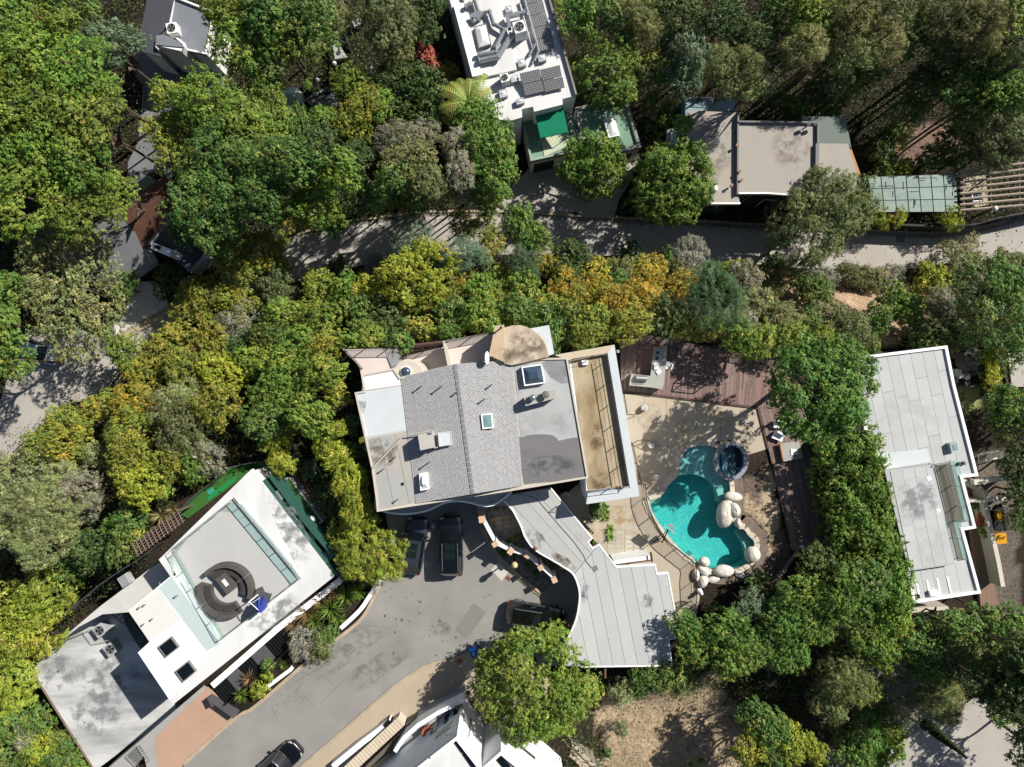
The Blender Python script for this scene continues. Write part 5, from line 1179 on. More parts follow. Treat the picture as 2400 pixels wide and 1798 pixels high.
MB().prism(W(A1((825,175),(900,150),(920,200),(850,230)), -7.25), -7.3, -7.25).build('table_top', lgrey, tbz)
for p in A1((835,180),(895,160),(910,200),(855,220)): MB().box(*P(*p, -7.4), -8, -7.3, .06, .06).build('leg', dgrey, tbz)
# ------------------------------------------------------------------ 8 pool yard
pool_c = C2((1450,690),(1470,620),(1510,565),(1570,540),(1650,530),(1745,548),(1800,600),(1815,740),(1850,810),(1875,860),(1880,930),(1865,1010),(1880,1100),(1905,1190),(1950,1245),(2000,1255),(2040,1310),(2085,1355),(2085,1420),(2050,1520),(1990,1570),(1910,1600),(1800,1610),(1700,1590),(1600,1540),(1540,1490),(1495,1465),(1395,1365),(1295,1238),(1225,1128),(1192,1060),(1188,1008),(1290,968),(1345,878),(1430,795),(1443,740))
pout = ccw(smooth(W(pool_c), 3, True))
SP = thing('swimming_pool', 'turquoise freeform swimming pool with pale stone edge', 'swimming pool', centre(pout, 0))
# sink the ground under the basin
xy = np.array([v.co[:] for v in mg.vertices]); pin = inside(poly_off(pout, -.75), xy[:, 0], xy[:, 1]); xy[pin, 2] = -2.6
mg.vertices.foreach_set('co', xy.astype(np.float32).ravel()); mg.update()
def pool_mat(name, base, c2):
    m = mat(name, base, .7, .1, 1.4, col2=c2, fine=.2, fscale=4.5, amt=.55); return m
deepm = pool_mat('deep pool plaster', (.10, .55, .51), (.15, .63, .58)); shelfm = pool_mat('shelf plaster', (.48, .64, .59), (.54, .68, .63))
MB().prism(poly_off(pout, -.05), -1.75, -1.55).build('floor', deepm, SP)
MB().wall(pout, .2, -1.7, .0, closed=True, side=-1).build('side', pool_mat('pool wall plaster', (.14, .46, .44), (.19, .52, .50)), SP)
shelf_in = W(C2((1385,835),(1430,800),(1540,787),(1640,802),(1740,868),(1788,960),(1790,1030)))
shelf = W(C2((1385,835),(1430,795),(1443,740),(1450,690),(1470,620),(1510,565),(1570,540),(1650,530),(1745,548),(1800,600),(1815,740),(1850,810),(1875,860),(1880,930),(1865,1010)))
MB().prism(shelf[1:]+[shelf_in[-1]]+smooth(shelf_in, 4)[::-1][1:-1], -1.6, -.38).build('sun_shelf', shelfm, SP)
for k in range(3):
    q = C2((1190,1005+k*18),(1300-k*10,968+k*22),(1300-k*10,990+k*22),(1196,1028+k*18)); MB().prism(W(q), -1.6, -.3-.2*k).build('entry_step', shelfm, SP)
MB().prism(W(C2((2000,1260),(2040,1310),(2085,1355),(2085,1420),(2050,1500),(2020,1400),(1960,1300))), -1.6, -.5).build('bench', shelfm, SP)
MB().prism(W(C2((1540,1490),(1600,1540),(1600,1500),(1570,1475))), -1.6, -.3).build('entry_step', shelfm, SP)
wm = bpy.data.materials.new('pool water'); wm.use_nodes = True; n_ = wm.node_tree.nodes; l_ = wm.node_tree.links; n_.remove(n_['Principled BSDF'])
tr_ = n_.new('ShaderNodeBsdfTransparent'); tr_.inputs['Color'].default_value = (.62, .90, .91, 1)
gl_ = n_.new('ShaderNodeBsdfGlossy'); gl_.inputs['Roughness'].default_value = .04; fr_ = n_.new('ShaderNodeFresnel'); fr_.inputs['IOR'].default_value = 1.33
nz_ = n_.new('ShaderNodeTexNoise'); nz_.inputs['Scale'].default_value = 3.5; nz_.inputs['Detail'].default_value = 5; bp_ = n_.new('ShaderNodeBump'); bp_.inputs['Strength'].default_value = .08; bp_.inputs['Distance'].default_value = .05
tcw = n_.new('ShaderNodeTexCoord'); l_.new(tcw.outputs['Object'], nz_.inputs['Vector']); l_.new(nz_.outputs['Fac'], bp_.inputs['Height']); l_.new(bp_.outputs['Normal'], gl_.inputs['Normal']); l_.new(bp_.outputs['Normal'], fr_.inputs['Normal'])
mx_ = n_.new('ShaderNodeMixShader'); geo_ = n_.new('ShaderNodeNewGeometry'); inv_ = n_.new('ShaderNodeMath'); inv_.operation = 'SUBTRACT'; inv_.inputs[0].default_value = 1; l_.new(geo_.outputs['Backfacing'], inv_.inputs[1]); mul_ = n_.new('ShaderNodeMath'); mul_.operation = 'MULTIPLY'; l_.new(inv_.outputs[0], mul_.inputs[0]); l_.new(fr_.outputs[0], mul_.inputs[1]); l_.new(mul_.outputs[0], mx_.inputs[0]); l_.new(tr_.outputs[0], mx_.inputs[1]); l_.new(gl_.outputs[0], mx_.inputs[2]); l_.new(mx_.outputs[0], n_['Material Output'].inputs['Surface'])
nV = len(pout); wmb = MB().add([(x, y, -.13) for x, y in pout], [tuple(range(nV))]); wmb.build('water', wm, SP)
MB().wall(pout, 1.15, -.3, -.015, closed=True, side=-1).build('gravel_edge', mat('grey mulch', '#7b6f64', .95, .2, 1.5, fine=.25, fscale=12), SP)
wm2 = wm.copy(); wm2.name = 'spa water'; [x for x in wm2.node_tree.nodes if x.type == 'BSDF_TRANSPARENT'][0].inputs['Color'].default_value = (.5, .78, .96, 1)
# coping: single stones
ring_ = pout+[pout[0]]; rq = random.Random(11); copm = mat('cream coping stone', '#cfc5b2', .85, .08, 1.5, orand=.1); i = 0
while i < len(pout):
    step_ = rq.choice((2, 2, 3)); j = min(i+step_, len(pout))
    seg = ring_[i:j+1]
    if len(seg) > 1:
        a, b = np.array(seg[0]), np.array(seg[-1]); e = (b-a)/(np.linalg.norm(b-a)+1e-9); seg = [tuple(a+e*.02)]+seg[1:-1]+[tuple(b-e*.02)]
        MB().wall(seg, rq.uniform(.34, .5), -.12, .07+rq.uniform(0, .03), side=-1).build('coping_stone', copm, SP)
    i = j
# spa
sx, sy = P(*C2((1890,665))[0], .3); spt = thing('spa', 'round stone-rimmed spa beside the pool shelf', 'hot tub', (sx, sy, 0))
def ell(rx, ry, n=28, a=R(-12)): return [(sx+rx*math.cos(t)*math.cos(a)-ry*math.sin(t)*math.sin(a), sy+rx*math.cos(t)*math.sin(a)+ry*math.sin(t)*math.cos(a)) for t in [2*PI*k/n for k in range(n)]]
S2 = S(.3)/3.682
MB().wall(ell(118*S2, 138*S2), .12, -1.4, .30, closed=True, side=-1).build('shell', mat('slate spa wall', '#6d7480', .8, .12, 2), spt)
eo, ei = ell(148*S2, 168*S2, 24), ell(112*S2, 132*S2, 24)
for k in range(24):
    a, b = k, (k+1) % 24; f = lambda p, q, u: (p[0]+(q[0]-p[0])*u, p[1]+(q[1]-p[1])*u)
    MB().prism([f(eo[a], eo[b], .02), f(eo[a], eo[b], .98), f(ei[a], ei[b], .98), f(ei[a], ei[b], .02)], -.3 if k % 2 else -.31, .42+.012*(k % 3)).build('rim_stone', mat('slate rim stone', '#9096a0', .8, .1, 2, orand=.12), spt)
MB().prism(ell(116*S2, 136*S2), -1.3, -.45).build('floor', pool_mat('spa plaster', (.14, .5, .78), (.18, .56, .82)), spt)
MB().wall(ell(114*S2, 134*S2), .3, -.5, -.1, closed=True, side=1).build('bench', pool_mat('spa bench plaster', (.22, .62, .82), (.26, .66, .86)), spt)
e_ = ell(115*S2, 135*S2); MB().add([(x, y, .22) for x, y in e_], [tuple(range(len(e_)))]).build('water', wm2, spt)
# boulders
rock = mat('cream sculpted rock', '#dbd6cc', .9, .08, 1.6, col2='#bfb6a8', fine=.12, fscale=8, bump=.6, amt=.6)
BD = [(1912,975,82,46,10,.55,'elongated cream boulder at the north end of the pool rocks'),(1840,1130,72,128,8,.9,'largest cream boulder bulging over the pool'),(1920,1092,58,70,-20,1.05,'cream boulder nestled behind the largest pool rock'),
      (1868,1022,34,26,0,.5,'small cream rock wedged above the largest pool boulder'),(1955,1205,28,44,5,.5,'small cream rock below the nestled boulder'),(2080,1475,72,72,0,.8,'round cream boulder at the southeast pool corner'),
      (1830,1618,92,58,4,.6,'flat oval cream boulder on the south pool edge'),(1662,1538,52,46,0,.6,'cream boulder beside the curved railing end'),(1655,1612,62,42,40,.5,'slanting cream boulder next to the railing end'),
      (1590,1650,34,58,0,.5,'narrow cream boulder tight against the railing'),(1650,1706,48,58,20,.6,'lowest cream boulder at the foot of the railing'),(1740,1690,60,30,-15,.3,'low flat cream rock south of the pool'),(1960,1640,60,30,30,.2,'thin flat cream rock on the mulch by the oval boulder'),(1922,1040,20,16,0,.55,'tiniest cream pebble rock between the pool boulders')]
for i, (x, y, rx, ry, a, h, lb_) in enumerate(BD):
    cx, cy = P(*C2((x, y))[0], h*.5); k = S(h*.5)/3.682
    one(MB().ball(cx, cy, h*.28, rx*k*.96, ry*k*.96, h*.75, R(-a), 22, 13, .035, i), 'boulder', rock, lb_, 'boulder', 'cream boulders around the pool', True)
# curved pool railing, other railings
curve = smooth(W(C2((1105,872),(1150,872),(1162,1000),(1200,1120),(1262,1240),(1350,1360),(1450,1445),(1550,1525),(1592,1565))+D2((1588,20),(1585,250),(1480,255),(1410,298)), 1.1), 4)
railing('pool_railing', 'long curved black railing between the pool and carport', curve, .02, 1.15, iron, .12, 1.7)
railing('terrace_handrail', 'thin black handrail along the east foot of the terrace, upper stretch', W([(1461,914),(1470,968)], .9), .02, .95, iron, picket=False, midrails=1)
railing('terrace_handrail', 'thin black handrail along the east foot of the terrace, lower stretch', W([(1483,1040),(1503,1135)], .9), .02, .95, iron, picket=False, midrails=1)
Q2 = tile(1400, 900, 11.045)
for i, (dc, arcp, lbl) in enumerate((((1230,620), ((780,790),(920,800),(1040,760),(1230,660)), 'grey drum pedestal with sweeping curved rail, nearer the wood deck'), ((1410,1590), ((900,1545),(1050,1460),(1180,1440),(1300,1460),(1450,1530)), 'grey drum pedestal with arched rail, nearer the pool'))):
    dx, dy = P(*Q2(dc)[0], .5); t = thing('drum_pedestal', lbl, 'pedestal', (dx, dy, .02), 'drum pedestals on the patio')
    MB().lathe([(.27, .0), (.27, .48), (.24, .5)], dx, dy, .02, 22).build('drum', mat('light pedestal', '#c4c1bb', .7, .05, 1), t); MB().lathe([(.04, 0), (.04, .03)], dx, dy, .52, 8).build('knob', dgrey, t)
    MB().tube([(*p, .6+.3*math.sin(k/3*1.2)) for k, p in enumerate(W(Q2(*arcp), .6))], .03, 6).build('curved_rail', iron, t)
    e0 = W(Q2(arcp[0]), .6)[0]; MB().tube([(*e0, .02), (*e0, .62)], .03, 6).build('rail_post', iron, t)
# basketball hoop
hp = thing('basketball_hoop', 'poolside basketball hoop with clear backboard over the water', 'basketball hoop', (*P(1536,1262), 0))
b0 = P(1538,1265,.2); hb = P(*C2((1350,1262))[0], 2.2); hc = P(*C2((1368,1246))[0], 2.0)
MB().box(*b0, .02, .3, .5, .4, R(40)).build('base', dgrey, hp); MB().tube([(*b0, .3), (b0[0]+.2, b0[1]+.1, 1.6), (*hb, 2.1)], .05, 8).tube([(b0[0]+.05, b0[1]-.2, .4), (*hb, 1.8)], .03, 6).build('pole', black, hp)
ang = R(-52); MB().box(hb[0]+.05, hb[1]+.05, 1.75, 2.5, .05, 1.1, ang+PI/2+R(15)).build('backboard', lgrey, hp)
MB().tube([(hc[0]+.26*math.cos(2*PI*k/16), hc[1]+.26*math.sin(2*PI*k/16), 1.9) for k in range(16)], .04, 5, True).build('rim', mat('pale orange rim', '#c98f78', .6, .05, 1), hp)
nt_ = MB()
for k in range(12):
    a = 2*PI*k/12; nt_.tube([(hc[0]+.23*math.cos(a), hc[1]+.23*math.sin(a), 1.88), (hc[0]+.13*math.cos(a+.3), hc[1]+.13*math.sin(a+.3), 1.5)], .018, 4)
nt_.build('net', white, hp)
# wooden deck
dk_px = [(1450,770),(1835,848),(1880,950),(1920,1060),(1950,1250),(1935,1296),(1856,1290),(1816,1112),(1801,1052),(1777,956),(1534,926),(1458,917)]
dkp = W(dk_px, .12); DK = thing('wood_deck', 'red-brown plank deck with iron railing behind the pool patio', 'deck', centre(dkp, 0))
MB().prism(dkp, -1.5, .09).build('substructure', mat('deck framing', '#352b28', .9, .1, 1), DK)
dpm = attr_mat('red brown plank', .8, .12, 10); pk = MB(); rg = random.Random(12)
def lay(poly, ang, w, seed):
    nx, ny = -math.sin(ang), math.cos(ang); ux, uy = math.cos(ang), math.sin(ang); dd = [nx*x+ny*y for x, y in poly]; c = min(dd)
    while c < max(dd):
        q = clip(clip(poly, nx, ny, c+w-.012), -nx, -ny, -c); c += w
        if len(q) < 3: continue
        ee = [ux*x+uy*y for x, y in q]; t = min(ee)+rg.uniform(-3, 0)
        while t < max(ee):
            s_ = clip(clip(q, ux, uy, t+3.6), -ux, -uy, -(t+.01)); t += 3.61
            if len(s_) > 2: v = rg.uniform(.72, 1.25); g = rg.uniform(-.015, .02); pk.prism(s_, .09, .12+rg.uniform(0, .004), (.20*v, (.137+g)*v, (.123+g)*v))
lay(clip(dkp, 1, 0, P(1790,0,.12)[0]), R(86), .15, 1); lay(clip(dkp, -1, 0, -P(1790,0,.12)[0]-.02), R(-80), .15, 2)
tag(pk.build('planks', dpm, DK), kind='stuff')
MB().wall(W([(1458,917),(1534,926),(1777,956),(1801,1052)], .12), .18, -.2, .14).build('edge_board', redwood, DK)
rail = railing('deck_railing', 'bronze wire railing with white lamps along the plank deck', W([(1447,855),(1447,770),(1800,839),(1840,850)], 1.1), .12, 1.1, iron, gap=.1, posts=1.4)
for i, (x, y, h) in enumerate(((1449,823,1.15),(1494,773,1.6),(1614,794,1.6),(1735,815,2.0))):
    gx, gy = P(x, y, h+.3); t = thing('post_lamp', 'white cube lamp on the deck railing, %s' % ('nearest the ochre terrace', 'at the railing corner', 'above the grill counter', 'furthest right by the big tree')[i], 'lamp', (gx, gy, .12), 'cube lamps on the deck railing')
    MB().box(gx, gy, .12, h, .06, .06).build('post', iron, t); MB().box(gx, gy, h, h+.22, .24, .24, .2).build('lamp_cube', mat('lamp glass', '#e8e4da', .4, .02, 1), t)
# grill island
gi = thing('grill_island', 'L-shaped granite barbecue counter on the plank deck', 'barbecue', (*P(1535,870), .12))
gp = W(B2((1225,1335),(1340,1345),(1312,1657))+C2((1300,48),(1195,30),(1010,12))+B2((1030,1570),(1195,1587)), 1.0)
MB().prism(poly_off(gp, .05), .12, .95).build('cabinet', mat('brown stacked stone', '#7d6b60', .9, .15, 3), gi); MB().prism(gp, .95, 1.01).build('counter_top', stone, gi)
gq = W(B2((1072,1578),(1165,1585),(1160,1640),(1068,1635)), 1.3); g0 = MB().prism(gq, 1.01, 1.15).build('grill', steel, gi)
MB().tube([(*[(gq[0][i]+gq[3][i])/2 for i in (0, 1)], 1.15), (*[(gq[1][i]+gq[2][i])/2 for i in (0, 1)], 1.15)], .24, 12).build('lid', steel, g0); MB().tube([(*gq[3], 1.3), (*gq[2], 1.3)], .025, 5).build('handle', black, g0)
sk = MB().prism(W(B2((1235,1358),(1302,1362),(1290,1470),(1228,1465)), 1.03), 1.01, 1.03).build('cooktop', steel, gi); MB().prism(W(B2((1250,1372),(1272,1374),(1265,1400),(1245,1398)), 1.05), 1.03, 1.05).prism(W(B2((1240,1420),(1270,1422),(1262,1455),(1235,1452)), 1.05), 1.03, 1.05).build('burner', black, sk)
one(MB().prism(W(B2((1225,1480),(1262,1478),(1265,1530),(1228,1532)), 1.15), 1.01, 1.15), 'serving_tray', white, 'white rectangular tray on the granite counter', 'tray')
one(MB().prism(W(B2((1240,1548),(1272,1525),(1292,1555),(1262,1578)), 1.12), 1.01, 1.12), 'cutting_board', white, 'tilted white board on the granite counter near the corner', 'board')
ch = local_thing('bar_stool', 'white slatted bar stool on the east side of the granite counter', 'stool', (*P(*B2((1350,1500))[0], .7), .12), rz=R(-20))
for k in range(4): MB().box(0, -.24+.16*k, .62, .66, .5, .12).build('seat_slat', white, ch)
for a, b in ((-.2, -.22), (.2, -.22), (.2, .22), (-.2, .22)): MB().box(a, b, 0, .62, .04, .04).build('leg', black, ch)
MB().box(.24, 0, .66, 1.0, .05, .5).build('backrest', white, ch)
fr = thing('furniture_frame', 'bare black metal gazebo frame standing on the plank deck', 'frame', (*P(1640,900), .12))
n1_ = W(B2((1430,1640),(1530,1570),(1725,1600),(1710,1657))+C2((1690,125),(1480,85)), .9)
tops = W(B2((1530,1570),(1725,1600))+C2((1700,10),(1510,-10)), 1.2)
for i in range(4): MB().tube([(*tops[i], 1.2), (*tops[(i+1) % 4], 1.2)], .05, 5).build('top_bar', black, fr)
for i, q in enumerate(tops):
    MB().tube([(*q, .12), (*q, 1.2)], .05, 5).build('leg', black, fr)
MB().tube([(*tops[0], 1.2), (*tops[2], .5)], .02, 4).tube([(*tops[1], 1.2), (*tops[3], .5)], .02, 4).build('brace', black, fr)
arc_ = [P(*B2((1540+14*k, 1600+45*math.sin(k/12*PI)))[0], 1.2) for k in range(13)]; MB().tube([(*p, 1.2) for p in arc_], .02, 4).build('arched_bar', black, fr)
# shaded fire pit set
fp = thing('fire_pit_table', 'square grey fire table in tree shade on the deck', 'table', (*P(1855,1060), .12))
fq = W(C3((105,515),(270,490),(305,640),(135,670)), .55)
MB().prism(poly_off(fq, .08), .12, .48).build('base', dgrey, fp); MB().prism(fq, .48, .55).build('table_top', stone, fp); MB().wall([fq[0], fq[3]], .1, .4, .57).build('timber_edge', mat('orange cedar', '#c08a5c'), fp)
MB().prism(W(C3((195,560),(250,565),(260,605),(200,615)), .6), .55, .62).build('cover', white, fp)
for i, (q, lbl) in enumerate(((((60,320),(150,330),(140,385),(55,378)), 'white cushioned deck chair under the big tree edge'), (((72,408),(142,445),(125,500),(35,465)), 'white cushioned deck chair tilted towards the fire table'))):
    c = C3(*q); w_ = W(c, .6); t = thing('deck_chair', lbl, 'chair', (*centre(w_)[:2], .12), 'white chairs by the fire table')
    MB().prism(w_, .35, .5).build('seat_cushion', white, t); MB().wall([w_[0], w_[1]], .14, .3, .9).build('backrest', white, t)
    for p in poly_off(w_, .1): MB().box(*p, .12, .35, .06, .06).build('leg', dgrey, t)
lg = C3((280,1410),(150,1600),(95,1657))
one(MB().tube([(*P(*p, .4), .35) for p in lg], .16, 8), 'fallen_log', mat('silver log', '#6d6a66', .9, .15, 3), 'grey log lying at the south end of the plank deck', 'log')
one(MB().box(*P(*C3((298,1418))[0], .4), .05, .5, .3, .3, .3), 'lantern', white, 'small white lantern at the end of the grey log', 'lantern')
one(MB().lathe([(.22, 0), (.26, .15), (.14, .4), (.2, .6), (.1, .75), (.13, .9), (.03, 1.0)], *P(*D2((1625,150))[0], .5), 0, 12), 'statue', white, 'small white statue below the pool boulders', 'statue')

# ------------------------------------------------------------------ 9 entry court by the drive
F3 = tile(1100, 1180, 6.903)
posts_px = [(205,260),(418,658),(668,778),(928,860),(1155,1040),(1375,1238)]
capm = mat('peach stone cap', '#d8b596', .85, .1, 2, fine=.1)
EW = thing('entry_wall', 'zigzag white entry wall with peach capped pillars beside driveway', 'wall', (*P(1200,1300), 0))
pw = [P(*F3(p)[0], 2.3) for p in posts_px]
rots = [8, 35, 55, -30, 35, 25]; szs = [(.52, .52), (.48, .42), (.48, .42), (.42, .22), (.42, .42), (.42, .46)]
for i, p in enumerate(pw):
    MB().box(*p, 0, 2.25, szs[i][0]*.8, szs[i][1]*.8, R(rots[i])).build('pillar', white, EW); MB().box(*p, 2.25, 2.36, *szs[i], R(rots[i])).build('cap', capm, EW)
for i in range(5):
    a, b = np.array(pw[i]), np.array(pw[i+1]); e = (b-a)/np.linalg.norm(b-a)*.24
    MB().wall([tuple(a+e), tuple(b-e)], .10 if i > 1 else .16, .0, 2.1).build('panel', white, EW)
MB().prism(W(F3((115,40),(240,40),(250,200),(145,215)), 2.0), 0, 1.8).build('brick_pier', mat('grey brick', '#8d8580', .9, .15, 5), EW)
ckb = smooth(W(F3((200,330),(290,520),(380,700),(480,840),(620,980),(800,1150),(1000,1320),(1170,1450))), 4)
struct(MB().wall(ckb, .18, -.05, .22), 'kerb', mat('kerb stone', '#b5a48d')); struct(MB().wall(ckb, .30, -.05, .10, side=-1), 'kerb', mat('kerb stone', '#b5a48d'))
bed_ = W(F3((215,330),(290,510),(480,830),(800,1140),(1180,1450),(1420,1230),(1700,1080),(1300,850),(1000,600),(830,380),(700,60),(250,60)), .03)
sheet('planting_bed', F3((215,330),(290,510),(480,830),(800,1140),(1180,1450),(1420,1230),(1700,1080),(1300,850),(1000,600),(830,380),(700,60),(250,60)), .05, mat('pale garden gravel', '#8f8a84', .95, .15, 2, col2='#57504a', fine=.25, fscale=18, amt=.55))
pvs = thing('stepping_stones', 'tan flagstone landing inside the entry court', 'paving', (*P(1180,1225), .05))
rq = random.Random(21)
for i in range(4):
    for j in range(3):
        x0, y0 = 270+i*135, 240+j*75-i*22; q = [(x0+rq.uniform(2, 12), y0+rq.uniform(0, 8)), (x0+125, y0-18+rq.uniform(0, 8)), (x0+128, y0+46), (x0+rq.uniform(4, 14), y0+66)]
        MB().prism(W(F3(*q), .06), .05, .09).build('flagstone', mat('tan flagstone', '#9a8f7c', .85, .12, 2, orand=.1), pvs)
gl = thing('lamp_post', 'tall globe lamp post in the entry planting bed', 'lamp', (*P(1206,1325,2.8), .05)); gx, gy = P(1206,1325,2.8)
MB().tube([(gx, gy, .05), (gx, gy, 2.1)], .06, 8).build('post', black, gl); MB().box(gx, gy, 2.1, 2.45, .26, .26).build('collar', black, gl); MB().ball(gx, gy, 2.75, .26, .26, .32).build('globe', mat('warm lamp globe', '#d8c98e', .35, .04, 1), gl, True)
one(MB().prism(W(F3((350,1075),(470,950),(640,1100),(525,1255))), .004, .012), 'painted_sun_patch', mat('painted sunlight', '#c9c6bf', .85, .05, 1), 'pale square of painted sunlight on the drive beside the kerb', 'light patch')  # thin pale sheet: sunlight between the shadows, put into its colour
one(MB().box(*P(1192,1356,.05), .0, .05, .45, .28, R(-35)), 'paving_brick', mat('red brick', '#7d5347'), 'single red brick slab beside the painted sunlight patch', 'brick')
# wheelie bin, cone, cables, drain pipe
bn = local_thing('recycling_bin', 'blue wheeled recycling bin at the end of the kerb', 'bin', (*P(1111,1530,1.0), 0.0), rz=R(20))
bm = mat('blue plastic', '#1f5fb0', .5, .05, 1)
b = MB(); b.add([(-.24, -.28, 0), (.24, -.28, 0), (.24, .28, 0), (-.24, .28, 0), (-.30, -.36, .98), (.30, -.36, .98), (.30, .36, .98), (-.30, .36, .98)], [(3, 2, 1, 0), (4, 5, 6, 7), (0, 1, 5, 4), (1, 2, 6, 5), (2, 3, 7, 6), (3, 0, 4, 7)]); b.build('body', bm, bn)
MB().box(0, .02, .98, 1.05, .64, .8).box(0, 0, 1.05, 1.08, .5, .6).build('lid', bm, bn); MB().tube([(-.25, .42, 1.0), (.25, .42, 1.0)], .025, 6).build('handle', bm, bn)
MB().box(-.05, -.08, 1.08, 1.084, .2, .26).build('lid_label', mat('pale lid label', '#9cc3e6', .6, .1, 5), bn)
for s_ in (-.22, .22): MB().tube([(s_-.03, .32, .1), (s_+.03, .32, .1)], .1, 12).build('wheel', black, bn)
cn = local_thing('traffic_cone', 'faded orange traffic cone beside the blue bin', 'cone', (*P(1076,1552,.3), .05))
MB().box(0, 0, 0, .04, .38, .38, .4).build('base', mat('faded orange', '#a8604a', .7, .1, 2), cn); MB().lathe([(.15, .04), (.03, .68), (.02, .7)], 0, 0, 0, 14).build('cone', mat('faded orange', '#a8604a'), cn); MB().lathe([(.095, .3), (.068, .45)], 0, 0, 0, 14).build('white_band', white, cn)
rk = random.Random(5); cab = MB()
for k in range(7):
    x, y = 1100+rk.uniform(-15, 25), 1640+rk.uniform(-25, 20); a = rk.uniform(0, 6); pts = []
    for j in range(14):
        pts.append((x, y)); a += rk.gauss(0, .8); x += 7*math.cos(a)+1.2; y += 7*math.sin(a)+1.0
        x = min(max(x, 1078), 1150); y = min(max(y, 1585), 1660)
    cab.tube([(*p, .1+.02*k) for p in smooth(W(pts, .1), 3)], .03, 5)
one(cab, 'cable_heap', black, 'tangled heap of black cables under the tree by the bottom house', 'cables')
one(MB().lathe([(.3, 0), (.33, .7), (.27, .7), (.26, .1)], *P(1149,1683,.6), .05, 16), 'drum', black, 'black open drum beside the cable heap', 'drum')

